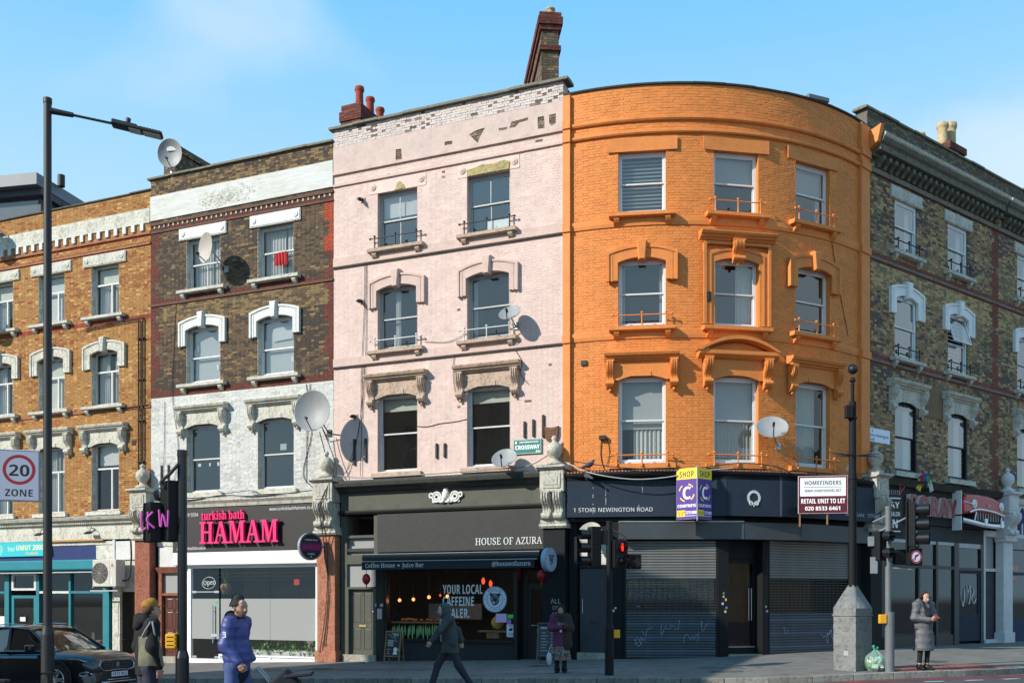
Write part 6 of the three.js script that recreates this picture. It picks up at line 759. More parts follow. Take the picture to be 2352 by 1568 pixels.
{ const t = thing('painted_words', 'white hand-painted words down the dark pilaster beside the coffee shop door', 'lettering', outL(-0.2, 0.9, 0.29), LT); ['ALL', 'OF', 'US', 'OF', 'NO'].forEach((s, i) => mesh('word', textGeo(s, i ? 0.11 : 0.14, 0.004, 'sans_regular').translate([-0.1, -0.05, -0.04, -0.02, -0.1][i], 0.72 - i * 0.17, 0), mat.galv, t)); }
{ const t = thing('barber_board', 'black board with white capitals hung at the barber shop, half hidden by the traffic light', 'sign', outR(1.35, 3.72, 0.5), RT - 0.3); mesh('board', bx(-0.6, 0.6, 0, 1.2, -0.02, 0.02), M([0.02, 0.02, 0.02]), t); face('lettering', 1.16, 1.16, canvasTex(512, 512, (x, w, h) => { x.fillStyle = '#14161a'; x.fillRect(0, 0, w, h); x.fillStyle = '#eef2ee'; fit(x, 'FORAY', 256, 130, 420, 120, 'sans-serif', 'bold'); fit(x, "MEN'S HAIR SALON", 256, 250, 440, 84, 'sans-serif', 'bold'); fit(x, 'OPEN', 256, 380, 380, 160, 'sans-serif', 'bold'); x.fillRect(30, 30, 452, 16); x.fillRect(30, 474, 452, 14); }), t, 0, 0.6, 0.024); mesh('comb_teeth', [...Array(14)].map((_, k) => box(0.02, 0.16, 0.02, -0.5 + k * 0.075, 1.27, 0)), mat.galv, t); }

// ---------------------------------------------------------------- satellite dishes
function dish(label, pos, aim, r, m, o = {}) {                      // pos = wall fixing, aim = yaw and pitch of the bowl, off = bowl centre from the fixing
  const t = thing('satellite_dish', label, 'satellite dish', pos, 0, 'satellite dishes'), [ox, oy, oz] = o.off ?? [-0.3, 0.2, 0.5]; const pts = []; for (let k = 0; k <= 8; k++) { const u = k / 8 * r; pts.push([u, u * u / (r * 3.4)]); } pts.push([r + 0.012, r / 3.4 + 0.006], [r + 0.008, r / 3.4 - 0.014]); for (let k = 8; k >= 0; k--) { const u = k / 8 * r; pts.push([u, u * u / (r * 3.4) - 0.018]); }
  const b = mesh('bowl', [lathe(pts, 36).scale(1, 1, 1.08)], m, t); b.rotation.order = 'YXZ'; b.rotation.set(Math.PI / 2 - (o.pitch ?? 0.5), aim, 0); b.position.set(ox, oy, oz);
  const dir = new THREE.Vector3(0, 1, 0).applyEuler(b.rotation), dn = new THREE.Vector3(0, 0, 1).applyEuler(b.rotation), c = b.position;
  const e = c.clone().addScaledVector(dir, r * 1.05).addScaledVector(dn, r * 0.55), f = c.clone().addScaledVector(dn, r * 1.02).addScaledVector(dir, r * 0.25);
  mesh('feed_arm', [rod(f.toArray(), e.toArray(), 0.016), rod(e.toArray(), e.clone().addScaledVector(dir, -0.12).toArray(), 0.035, 10)], mat.iron, t); const bk = c.clone().addScaledVector(dir, -0.06); mesh('mount', [rod([0, 0, 0], bk.toArray(), 0.022), box(0.16, 0.2, 0.03, 0, 0, 0, o.turn ?? LT), rod([0, -0.25, 0.0], [ox * 0.6, oy * 0.6 - 0.1, oz * 0.6], 0.014)], o.mm ?? mat.galv, t);
  if (o.label) { const q = mesh('sticker', box(r * 0.75, 0.004, r * 0.36), mat.whiteNew, b); q.position.set(0.02, r * 0.05 + 0.012, -r * 0.42); }
  return t;
}
dish('tan satellite dish in front of the upper window of the brown brick house', outL(-14.92 + 3.2, 12.5, 0.03), -0.8, 0.44, mat.dishPale, { off: [-0.42, 0.5, 0.5], pitch: 0.0 });
dish('grey satellite dish with white sticker on the roof of the brown brick house', outL(-14.92 + 0.92, 16.0, 0.0), -0.12, 0.42, mat.dish, { off: [0, 0.62, 0.1], pitch: -0.12, label: true });
dish('largest grey satellite dish, fixed at the corner of the white painted brick', outL(-14.92 + 7.15, 6.9, 0.03), -0.25, 0.57, mat.dish, { off: [-0.3, 0.5, 0.8], pitch: 0.08, mm: mat.iron });
dish('small dark satellite dish on the middle sill of the pink house', outL(-7.62 + 6.15, 9.55, 0.03), -0.35, 0.3, mat.dish, { off: [-0.15, 0.2, 0.38], pitch: 0.75 });
dish('small grey satellite dish just below the green street plate', outL(-7.62 + 6.05, 5.45, 0.05), -0.3, 0.35, mat.dish, { off: [-0.2, 0.2, 0.42], pitch: 0.75 });
dish('grey satellite dish between the lower windows of the orange house', outD(2.75, 6.0, 0.03), -0.15, 0.42, mat.dish, { off: [-0.3, 0.35, 0.5], pitch: 0.75, turn: 0.33 });
dish('tan satellite dish under the corner shop fascia behind the traffic light', outD(-2.4, 3.4, 0.1), -0.35, 0.32, mat.dishPale, { off: [-0.15, 0.1, 0.3], pitch: 0.55, turn: -0.3 });
dish('satellite dish cut by the left edge of the photo, on yellow brick', outL(-14.92 - 7.2, 11.75, 0.03), -1.0, 0.4, mat.dish, { off: [-0.32, 0.15, 0.35], pitch: 0.1 });
dish('satellite dish past the left edge of the photo, near the white dentils', outL(-14.92 - 7.35, 14.9, 0.05), -0.6, 0.42, mat.dish, { off: [-0.45, 0.3, 0.75], pitch: 0.1 });
// wall cameras
for (const [s, y, l] of [[-7.62 + 1.06, 13.95, 'small wall camera near the top left window of the pink house'], [-7.62 + 1.03, 10.85, 'small wall camera beside the middle window of the pink house'], [-7.62 + 0.8, 7.35, 'small wall camera in the shadow of the large dish']]) { const t = thing('wall_camera', l, 'camera', outL(s, y, 0.02), LT, 'wall cameras on the pink house'); mesh('back_plate', box(0.14, 0.14, 0.03), mat.pinkTrim, t); mesh('housing', [rod([0, 0, 0.02], [-0.02, -0.02, 0.16], 0.055, 12, 0.06), rod([-0.02, -0.02, 0.16], [-0.03, -0.05, 0.26], 0.045, 12, 0.02)], mat.iron, t); }

// ---------------------------------------------------------------- chimneys and roofs
function stack(label, pos, turn, w, h, dep, pal, o = {}) {
  const t = thing('chimney_stack', label, 'chimney', pos, turn, 'chimney stacks'), core = mesh('stack', bx(-w / 2 + 0.012, w / 2 - 0.012, 0, h, -dep + 0.012, -0.012), M(o.mortar ?? [0.16, 0.12, 0.09], { map: 'stone' }), t);
  const put = (F, s0, s1, seed, y0, y1) => bricks(F, core, s0, s1, y0, y1, [], (s, y, R) => pick(R, 0, pal.length), pal, { seed, single: 0, proud: 0.0, wob: 0.004 });
  const side = (w2, x0, dir) => ({ map: (s, y, d) => [x0 + dir * d, y, dir > 0 ? -s : -dep + s], put: () => { }, sub: 9 }), front = (ww, out) => ({ map: (s, y, d) => [s, y, out + d], put: () => { }, sub: 9 });
  put(front(w, -0.004), -w / 2, w / 2, 5, 0, h); put(side(dep, w / 2 - 0.004, 1), 0, dep, 6, 0, h); put(side(dep, -w / 2 + 0.004, -1), 0, dep, 7, 0, h);
  for (const [y, hh, ov, pl] of o.corbels ?? []) { const c = mesh('corbel', bx(-w / 2 - ov, w / 2 + ov, y, y + hh, -dep - ov, ov), M(mix(pl[0], [0.1, 0.08, 0.06], 0.4), { map: 'stone' }), t); const F2 = { map: (s, yy, d) => [s, yy, ov + 0.004 + d], put: () => { }, sub: 9 }, F3 = { map: (s, yy, d) => [w / 2 + ov + 0.004 + d, yy, ov - s], put: () => { }, sub: 9 }, F4 = { map: (s, yy, d) => [-w / 2 - ov - 0.004 - d, yy, -dep - ov + s], put: () => { }, sub: 9 }; for (const [F, a, b] of [[F2, -w / 2 - ov, w / 2 + ov], [F3, 0, dep + ov * 2], [F4, 0, dep + ov * 2]]) bricks(F, c, a, b, y, y + hh, [], (s, q, R) => pick(R, 0, pl.length), pl, { seed: 9 + Math.round(y * 10), single: 0, proud: 0.004, wob: 0.003 }); }
  return t;
}
const pot = (t, x, y, z, r, h, m) => mesh('chimney_pot', [lathe([[r * 0.9, 0], [r, 0.04], [r * 0.85, 0.1], [r * 0.8, h * 0.75], [r * 0.95, h * 0.8], [r * 1.05, h * 0.88], [r * 0.95, h], [r * 0.7, h], [r * 0.7, h * 0.5], [0, h * 0.5]], 18, x, y, z)], m, t);
const redP = tones([0.17, 0.045, 0.03], 0.6, 6, 81), darkP = [...tones([0.12, 0.09, 0.06], 0.7, 7, 82), ...tones([0.26, 0.18, 0.09], 0.3, 2, 83)];
{ const p = outL(-14.92 + 0.35, 15.2, -0.5); stack('dark brick chimney stack behind the roof dish on the brown brick house', p, LT, 0.5, 2.1, 4.5, darkP, { corbels: [[1.85, 0.22, 0.05, darkP]] }); }
{ const p = outL(-7.62 + 0.2, 15.75, -0.7), t = stack('short red brick chimney stack with red pots at the left of the pink parapet', p, LT, 0.64, 1.6, 2.2, redP, { mortar: [0.2, 0.08, 0.06], corbels: [[0.95, 0.15, 0.04, redP], [1.1, 0.3, 0.08, redP], [1.4, 0.2, 0.03, redP]] }); [[0.08, 0.72], [0.1, 0.66], [0.1, 0.6]].forEach(([x, h], k) => pot(t, x, 1.59, -0.35 - k * 0.62, 0.15, h, mat.redPot)); }
{ const t = stack('tall brick chimney stack rising behind the pink and orange parapets', [1.13, 15.2, -29.6], 0.1, 0.52, 3.85, 3.6, darkP, { corbels: [[2.75, 0.15, 0.05, redP], [3.35, 0.15, 0.05, redP], [3.5, 0.22, 0.1, redP], [3.72, 0.15, 0.06, redP]] }); pot(t, 0.05, 3.85, -0.3, 0.14, 0.32, mat.buffPot); pot(t, 0.05, 3.85, -1.4, 0.14, 0.3, mat.buffPot); }
{ const t = stack('low dark chimney stack with flat stone cap behind the orange parapet', [9.55, 15.0, -31.3], 0.4, 0.6, 2.3, 0.9, darkP, {}); mesh('cap', rbox(0.8, 0.14, 1.1, 0.02, 0, 2.37, -0.45), mat.lead, t); }
{ const p = outR(3.9, 15.3, -2.6), t = stack('brick chimney stack with buff pots behind the stock brick parapet', p, RT, 1.0, 2.0, 2.4, darkP, { corbels: [[1.8, 0.2, 0.06, redP]] }); [[-0.3, -0.35, 0.95], [0.25, -0.35, 1.15], [-0.3, -1.2, 0.9], [0.25, -1.9, 0.8]].forEach(([x, z, h]) => pot(t, x, 2.0, z, 0.2, h * 0.85, mat.buffPot)); }
{ const P = thing('rooftop_extension', 'modern dark clad rooftop block behind the yellow brick house', 'building', [-20.55, 14, -43.2], -0.2); mesh('clad_wall', [bx(-9, 0, 0, 5.2, -9, -0.3), bx(-9.3, 0.25, 5.2, 5.55, -9.2, 0.0)], M([0.045, 0.05, 0.07], { roughness: 0.6 }), P); mesh('roof_fascia', bx(-9.35, 0.28, 5.5, 6.0, -9.2, 0.35), M([0.16, 0.18, 0.21], { roughness: 0.5 }), P); for (let k = 0; k < 4; k++) { const o = pane(P, -2.15 - k * 2.2, -0.1 - k * 2.2, 4.2, 5.2, -0.28, mat.pane); } mesh('cladding_seam', [1, 2, 3, 4, 5].map((k) => bx(0.25, 0.27, 0.2, 5.4, -k * 1.4 - 0.02, -k * 1.4)), M([0.03, 0.033, 0.05]), P); mesh('rail', [rod([-8, 4.0, 0.3], [0, 4.0, 0.3], 0.03), ...[-7, -5, -3, -1].map((x) => rod([x, 3.2, 0.3], [x, 4.0, 0.3], 0.02))], mat.galv, P); mesh('flue', [cyl(0.16, 0.16, 0.5, 0.5, 5.9, -1, 10)], mat.iron, P); }
{ const t = thing('roof_floodlight', 'floodlight on an arm at the top left over yellow brick', 'lamp', outL(-14.92 - 6.5, 15.5, 0.1), LT); mesh('arm', tube([[-0.2, -0.5, 0.05], [-0.5, -0.2, 0.3], [-0.9, -0.1, 0.4]], 0.025), mat.galv, t); mesh('head', box(0.3, 0.2, 0.15, -1.0, -0.1, 0.42), mat.iron, t); }

// ---------------------------------------------------------------- houses outside the frame that shade the street and show in the panes
function offHouse(label, pos, turn, W, D, H, pitch, c) {
  const P = thing('opposite_house', label, 'house', pos, turn, 'houses across the street'), ops = []; for (let y = 4.6; y < H - 2.2; y += 3.1) for (let s = 1.2; s < W - 1.6; s += 2.4) ops.push(bandOp(s, s + 1.1, y, y + 1.8));
  mesh('wall', [wallGeo(flat, 0, W, -0.8, H, ops, -0.35, 0), bx(0, 0.35, -0.8, H, -D, -0.35), bx(W - 0.35, W, -0.8, H, -D, -0.35), bx(0.35, W - 0.35, -0.8, H, -D, -D + 0.35)], M(c, { map: 'stone' }), P); mesh('roof', [bx(0.35, W - 0.35, H - 0.5, H - 0.3, -D + 0.35, -0.35)], mat.slate, P); for (const o of ops) { const w = mesh('window', [bx(o.a, o.b, (o.c + o.d) / 2 - 0.03, (o.c + o.d) / 2 + 0.03, -0.2, -0.14), bx(o.a - 0.1, o.b + 0.1, o.c - 0.1, o.c, -0.1, 0.1)], mat.white, P); mesh('pane', bx(o.a, o.b, o.c, o.d, -0.24, -0.2), M([0.03, 0.035, 0.04], { roughness: 0.1, map: null }), w); }
}
offHouse('plain brick house across the street, outside the photo on the left', [-11.2, 0, -19], LT + Math.PI, 8.8, 11, 13, 0, [0.24, 0.17, 0.11]);
offHouse('tan brick house across the second street, outside the photo on the right', [36, 0, -20], -Math.PI / 2 - 0.1, 30, 10, 10.5, 0, [0.20, 0.165, 0.12]);
// ---------------------------------------------------------------- street furniture
const nearY = (x) => G(x) + 0.05;
{ const q = new Quads(); for (let x = -16; x < 12; x += 2) q.quad([x, nearY(x), -4], [x + 2, nearY(x + 2), -4], [x + 2, nearY(x + 2), -14.6], [x, nearY(x), -14.6]); for (let x = -16; x < 12; x += 2) q.quad([x, nearY(x), -14.6], [x + 2, nearY(x + 2), -14.6], [x + 2, nearY(x + 2) - 0.2, -14.6], [x, nearY(x) - 0.2, -14.6]); const m = structure(mesh('pavement', q.geo(), M([0.17, 0.165, 0.155], { map: 'asphalt', bump: 'fine', bs: 0.008 }))); }
{ // tall lamp post with its flat lantern
  const x = -5.57, P = thing('street_lamp', 'tall black street lamp with flat lantern at the left edge', 'street lamp', [x, nearY(x), -12]), b = -nearY(x);
  mesh('column', [cyl(0.052, 0.044, 7.72 + b - 1.4, 0, 1.4, 0, 18), cyl(0.075, 0.075, 1.46, 0, 0, 0, 18), cyl(0.075, 0.055, 0.1, 0, 1.46, 0, 18), cyl(0.05, 0.05, 0.06, 0, 7.68 + b, 0, 18)], mat.iron, P); mesh('arm', [rod([0, 7.6 + b, 0], [0.28, 7.57 + b, -0.06], 0.04, 10, 0.03), rod([0.28, 7.57 + b, -0.06], [0.75, 7.505 + b, -0.15], 0.016, 10)], mat.iron, P);
  const h = mesh('lantern', [rbox(0.6, 0.05, 0.16, 0.022), rbox(0.3, 0.03, 0.12, 0.014, -0.15, 0.03, 0), ...[0, 1, 2, 3, 4, 5, 6].map((k) => box(0.012, 0.012, 0.12, 0.05 + k * 0.035, 0.026, 0))], mat.iron, P); h.position.set(1.0, 7.46 + b, -0.2); h.rotation.set(0, 0.2, -0.16); mesh('sensor', cyl(0.03, 0.03, 0.06, -0.12, 0.05, 0, 10), mat.iron, h); mesh('lens', [rbox(0.2, 0.012, 0.13, 0.005, 0.18, -0.026, 0), rbox(0.14, 0.012, 0.13, 0.005, -0.02, -0.026, 0)], M([0.45, 0.42, 0.36], { roughness: 0.2, map: null }), h);
  mesh('access_door', box(0.07, 0.5, 0.01, 0, 0.7, 0.073), mat.iron, P);
  const S = thing('road_sign', 'white 20 zone road sign with red ring on the lamp post', 'road sign', [-5.87, 2.9, -11.92], 0.3); mesh('plate', rbox(0.46, 0.62, 0.02, 0.02, 0, 0.31, 0, 1), M([0.5, 0.51, 0.55]), S); mesh('bracket', [box(0.4, 0.04, 0.05, 0.12, 0.45, -0.03), box(0.4, 0.04, 0.05, 0.12, 0.15, -0.03)], mat.galv, S);
  face('sign_face', 0.44, 0.6, canvasTex(352, 480, (c, w, h2) => { c.fillStyle = '#b4b4c2'; c.fillRect(0, 0, w, h2); c.strokeStyle = '#1d2026'; c.lineWidth = 5; c.strokeRect(4, 4, w - 8, h2 - 8); c.strokeStyle = '#9e1f2a'; c.lineWidth = 30; c.beginPath(); c.arc(176, 184, 128, 0, 7); c.stroke(); c.fillStyle = '#1b1d22'; fit(c, '20', 176, 192, 190, 150, 'sans-serif', 'bold'); fit(c, 'ZONE', 176, 404, 250, 94, 'sans-serif', 'bold'); }), S, 0, 0.31, 0.014);
}
function aspect(P, x, y, z, yaw, lit, r = 0.1, long = 0.2) {      // one lens with its visor, looking along yaw
  const g = mesh('visor', [(() => { const c = new THREE.CylinderGeometry(r * 1.12, r * 1.05, long, 18, 1, true, 0.35, Math.PI * 2 - 0.7); c.rotateX(Math.PI / 2); c.rotateZ(Math.PI); c.translate(0, 0, long / 2); return c; })()], Object.assign(mat.blackGloss.clone(), { side: THREE.DoubleSide }), P); g.position.set(x, y, z); g.rotation.y = yaw;
  const l = mesh('lens', [new THREE.SphereGeometry(r, 16, 6, 0, Math.PI * 2, 0, 0.9).rotateX(Math.PI / 2).translate(0, 0, -r * 0.62)], lit ?? M([0.02, 0.02, 0.02], { roughness: 0.2, map: null }), P); l.position.set(x, y, z); l.rotation.y = yaw; return l;
}
const headBox = (P, w, h, d, x, y, z, yaw, name = 'signal_head') => { const o = mesh(name, [rbox(w, h, d, 0.02), ...[...Array(Math.round(h / 0.12))].map((_, k) => box(w * 1.03, 0.02, d * 0.9, 0, -h / 2 + 0.06 + k * 0.12, 0))], mat.black, P); o.position.set(x, y, z); o.rotation.y = yaw; return o; };
{ // near signal post seen from behind
  const x = -4.12, P = thing('traffic_light', 'black traffic signal post with pink scribble, seen from behind beside the bath shop', 'traffic light', [x, nearY(x), -12.5]), b = -nearY(x);
  mesh('post', [cyl(0.058, 0.058, 3.6 + b - 1.1, 0, 1.1, 0, 20), cyl(0.062, 0.062, 0.08, 0, 3.52 + b, 0, 20), cyl(0.082, 0.082, 1.1, 0, 0, 0, 20), cyl(0.086, 0.06, 0.09, 0, 1.1, 0, 20)], mat.blackGloss, P);
  headBox(P, 0.16, 0.76, 0.26, -0.17, 2.84 + b, -0.05, 0.7); headBox(P, 0.16, 0.5, 0.24, -0.38, 2.7 + b, -0.02, 0.7); for (const y of [3.08, 2.84, 2.6]) aspect(P, -0.28, y + b, -0.2, Math.PI + 0.7, null, 0.085, 0.16); mesh('bracket', [rod([0, 3.18 + b, 0], [-0.25, 3.2 + b, -0.02], 0.018), rod([0, 2.5 + b, 0], [-0.3, 2.48 + b, 0], 0.018), box(0.3, 0.12, 0.1, -0.28, 2.72 + b, 0.0, 0.2)], mat.black, P); mesh('cable', tube([[-0.03, 3.42 + b, 0.05], [-0.12, 3.3 + b, 0.09], [-0.24, 3.18 + b, 0.08], [-0.2, 3.12 + b, 0.08]], 0.022), mat.cable, P);
  const pk = M([0.5, 0.07, 0.36], { map: null, roughness: 0.6 }), sp = (pts) => tube(pts, 0.014, 5, 20); mesh('sprayed_scribble', [sp([[-0.46, 2.82 + b, 0.13], [-0.45, 2.6 + b, 0.13], [-0.4, 2.62 + b, 0.14]]), sp([[-0.38, 2.82 + b, 0.13], [-0.38, 2.6 + b, 0.13]]), sp([[-0.32, 2.82 + b, 0.13], [-0.39, 2.72 + b, 0.14], [-0.3, 2.62 + b, 0.13]]), sp([[-0.25, 2.85 + b, 0.11], [-0.23, 2.62 + b, 0.11], [-0.2, 2.8 + b, 0.12], [-0.15, 2.62 + b, 0.12], [-0.13, 2.84 + b, 0.12]])], pk, P);
  mesh('push_button_box', [rbox(0.13, 0.19, 0.14, 0.02, -0.12, 1.22 + b, 0.02), ...[0, 1, 2].map((k) => box(0.132, 0.012, 0.13, -0.12, 1.17 + b + k * 0.05, 0.025))], mat.yellow, P);
}
{ // signals on the pavement edge in front of the corner shop
  const x = 2.14, P = thing('traffic_light', 'traffic light with red standing man lit, in front of the corner shop shutters', 'traffic light', [x, G(x), -22]), g = G(x), y = (v) => v - g;
  mesh('post', [cyl(0.07, 0.07, y(3.46) - 1.0, 0, 1.0, 0, 18), cyl(0.1, 0.1, 1.05, 0, 0, 0, 18), cyl(0.1, 0.075, 0.09, 0, 1.05, 0, 18)], mat.black, P);
  headBox(P, 0.24, 0.9, 0.24, -0.33, y(2.87), 0.02, -1.2); for (const v of [3.16, 2.87, 2.58]) aspect(P, -0.44, y(v), 0.05, -1.2, null, 0.1, 0.24); headBox(P, 0.32, 0.62, 0.2, 0.22, y(2.73), 0.02, 0.25); aspect(P, 0.25, y(2.58), 0.12, 0.25, null, 0.11, 0.12); const hd = aspect(P, 0.25, y(2.88), 0.12, 0.25, null, 0.11, 0.12); mesh('bracket', [rod([0, y(3.2), 0], [-0.3, y(3.22), 0], 0.02), rod([0, y(2.5), 0], [0.2, y(2.5), 0], 0.02), box(0.18, 0.3, 0.16, -0.12, y(3.1), -0.02)], mat.black, P); mesh('cable', tube([[0.05, y(3.25), 0.02], [0.2, y(3.2), 0.03], [0.34, y(3.1), 0.04], [0.35, y(3.02), 0.04]], 0.02), mat.cable, P);
  const man = mesh('red_man', [rod([0, -0.06, 0], [0, 0.03, 0], 0.022, 8, 0.026), ball(0.016, 0, 0.065, 0), rod([0, -0.09, 0], [0, -0.05, 0], 0.012, 8, 0.018)], new THREE.MeshStandardMaterial({ color: 0x220000, emissive: lin([1, 0.02, 0.01]), emissiveIntensity: 2.2 }), P); man.position.set(0.27, y(2.88), 0.185); man.rotation.y = 0.25; const l = new THREE.PointLight(lin([1, 0.05, 0.02]), 0.05); l.position.set(0.3, y(2.88), 0.3); l.castShadow = true; P.add(l);
  headBox(P, 0.3, 0.32, 0.14, 0.54, y(2.56), 0.0, 0.25, 'countdown_box'); mesh('dial', [new THREE.TorusGeometry(0.11, 0.012, 6, 22), new THREE.CircleGeometry(0.105, 24)], mat.charcoal, P).position.set(0.56, y(2.56), 0.1); const pb = mesh('push_button_box', [rbox(0.14, 0.18, 0.1, 0.015, 0.16, y(0.98), 0.02)], mat.yellow, P);
}
{ // lamp column with a square cabinet base
  const x = 7.32, P = thing('lamp_column', 'old grey lamp column with a square pointed cabinet base at the corner', 'lamp column', [x, G(x), -21.5]), y = (v) => v - G(x), gm = M([0.20, 0.205, 0.21], { map: 'stone', roughness: 0.7 });
  const base = mesh('cabinet', [box(0.56, y(1.38), 0.56, 0, y(1.38) / 2, 0, 0.62), box(0.6, 0.03, 0.6, 0, y(1.4), 0, 0.62), box(0.57, 0.14, 0.57, 0, y(1.48), 0, 0.62), (() => { const c = new THREE.CylinderGeometry(0.09, 0.405, 0.5, 4); c.rotateY(Math.PI / 4 + 0.62); c.translate(0, y(1.8), 0); return c; })()], gm, P); mesh('hatch', box(0.2, 0.1, 0.02, -0.165, 0.38, 0.23, -0.95 + Math.PI / 2 - 1.24), mat.galv, P);
  mesh('column', [cyl(0.085, 0.078, y(5.98) - y(2.0), 0, y(2.0), 0, 18), cyl(0.09, 0.09, 0.12, 0, y(4.1), 0, 18), cyl(0.095, 0.095, 0.05, 0, y(4.32), 0, 18), cyl(0.095, 0.095, 0.05, 0, y(5.6), 0, 18), cyl(0.04, 0.035, 0.5, 0, y(5.98), 0, 14), cyl(0.07, 0.04, 0.08, 0, y(6.42), 0, 14)], mat.charcoal, P); mesh('ball_top', [ball(0.085, 0, y(6.68), 0, 1, 16), new THREE.TorusGeometry(0.1, 0.015, 6, 16).translate(0, y(6.68), 0)], mat.iron, P); mesh('control_box', rbox(0.16, 0.28, 0.12, 0.02, -0.1, y(5.75), 0.06), mat.charcoal, P);
  const tw = [], R = rng(8); for (let k = 0; k < 16; k++) { const a = R() * 6.28, q = 0.25 + R() * 0.5; tw.push(rod([0, y(4.83), 0], [Math.cos(a) * q, y(4.85) + (R() - 0.5) * 0.12, Math.sin(a) * q * 0.6], 0.012, 4, 0.006)); } mesh('spiked_collar', tw, mat.iron, P);
}
{ // signals on the right, heads turned along the second street
  const x = 7.86, P = thing('traffic_light', 'grey traffic signal pole with big visors and a no right turn sign', 'traffic light', [x, G(x), -20.9]), y = (v) => v - G(x);
  mesh('post', [cyl(0.062, 0.062, y(3.66) - 1.0, 0, 1.0, 0, 18), cyl(0.095, 0.095, 1.25, 0.03, 0, 0, 18), cyl(0.068, 0.068, 0.06, 0, y(3.62), 0, 18)], M([0.16, 0.17, 0.18], { roughness: 0.4 }), P);
  headBox(P, 0.3, 0.95, 0.2, 0.48, y(3.3), 0.02, 1.05); mesh('backing_board', box(0.5, 1.1, 0.02, 0.44, y(3.3), -0.06, 1.05), mat.charcoal, P); const vz = M([0.2, 0.2, 0.19], { roughness: 0.5 }); for (const v of [3.6, 3.3, 3.0]) { const l = aspect(P, 0.55, y(v), 0.06, 1.05, v > 3.5 ? M([0.12, 0.01, 0.01], { roughness: 0.2, map: null }) : null, 0.115, 0.27); }
  headBox(P, 0.2, 0.62, 0.2, -0.2, y(2.85), 0.0, -1.0); for (const v of [3.05, 2.7]) aspect(P, -0.1, y(v), 0.1, 0.6, null, 0.1, 0.16); headBox(P, 0.32, 0.32, 0.14, 0.26, y(2.62), 0.0, 0.2, 'countdown_box'); mesh('bracket', [rod([-0.3, y(3.1), 0], [0.5, y(3.5), 0], 0.02), rod([0, y(2.4), 0], [0.5, y(2.36), 0], 0.02), rod([-0.32, y(3.35), 0], [0, y(3.5), 0], 0.016), box(0.1, 0.2, 0.1, -0.36, y(2.95), 0), box(0.12, 0.34, 0.1, -0.3, y(2.45), 0)], mat.galv, P);
  const s = mesh('turn_sign_box', rbox(0.32, 0.36, 0.12, 0.015), mat.black, P); s.position.set(0.52, y(2.62), 0.06); s.rotation.y = 0.3; face('turn_sign', 0.27, 0.27, canvasTex(256, 256, (c) => { c.fillStyle = '#eef'; c.beginPath(); c.arc(128, 128, 126, 0, 7); c.fill(); c.strokeStyle = '#c01820'; c.lineWidth = 28; c.beginPath(); c.arc(128, 128, 110, 0, 7); c.stroke(); c.strokeStyle = '#111'; c.lineWidth = 24; c.beginPath(); c.moveTo(104, 196); c.lineTo(104, 120); c.quadraticCurveTo(106, 96, 150, 98); c.stroke(); c.fillStyle = '#111'; c.beginPath(); c.moveTo(146, 68); c.lineTo(190, 98); c.lineTo(146, 130); c.fill(); c.strokeStyle = '#c01820'; c.lineWidth = 22; c.beginPath(); c.moveTo(54, 196); c.lineTo(200, 62); c.stroke(); }), s, 0, 0, 0.062, { r: 1 });
  mesh('push_button_box', [rbox(0.15, 0.19, 0.1, 0.015, -0.13, y(1.33), 0.03)], mat.yellow, P);
}
{ // clear rubbish bag between the posts
  const P = thing('rubbish_bag', 'clear green rubbish bag full of litter by the lamp column', 'rubbish bag', [7.68, G(7.68), -21.15]), R = rng(44);
  const g = new THREE.SphereGeometry(0.2, 34, 26), p = g.attributes.position; for (let i = 0; i < p.count; i++) { const a = p.getX(i), b = p.getY(i), c = p.getZ(i), n = 1 + 0.55 * (fbm(a * 11 + 5, b * 8 + c * 9, 4, 0, 2) - 0.5) + 0.06 * Math.sin(Math.atan2(a, c) * 9 + b * 20), t = b / 0.2; const k = t > 0.3 ? lerp(1, 0.12, Math.pow((t - 0.3) / 0.7, 1.4)) : 1; p.setXYZ(i, a * n * k * 1.05, Math.max(-0.19, b * (t > 0.3 ? 1.35 : 1.05) * n), c * n * k); } g.computeVertexNormals(); g.translate(0, 0.19, 0);
  mesh('bag', g, new THREE.MeshPhysicalMaterial({ color: lin([0.66, 0.84, 0.76]), transmission: 0.82, thickness: 0, roughness: 0.3, ior: 1.4, side: THREE.DoubleSide }), P); mesh('knot', [rod([0, 0.43, 0], [-0.05, 0.54, 0.02], 0.022, 6, 0.035), rod([0, 0.43, 0], [0.06, 0.5, -0.02], 0.02, 6, 0.03)], M([0.05, 0.4, 0.25], { roughness: 0.4, map: null }), P);
  const cols = [[0.6, 0.6, 0.6], [0.1, 0.35, 0.5], [0.55, 0.4, 0.15], [0.2, 0.4, 0.1], [0.04, 0.04, 0.04], [0.7, 0.7, 0.7]].map((c) => M(c, { map: null })); for (let k = 0; k < 26; k++) { const s = 0.04 + R() * 0.06, o = mesh('litter', rbox(s * 1.8, s, s * 0.8, 0.01, 0, 0, 0, 1), cols[k % 6], P), a = R() * 6.28, q = 0.05 + R() * 0.1; o.position.set(Math.cos(a) * q, 0.06 + R() * 0.22, Math.sin(a) * q); o.rotation.set(R() * 3, R() * 3, R() * 3); }
}
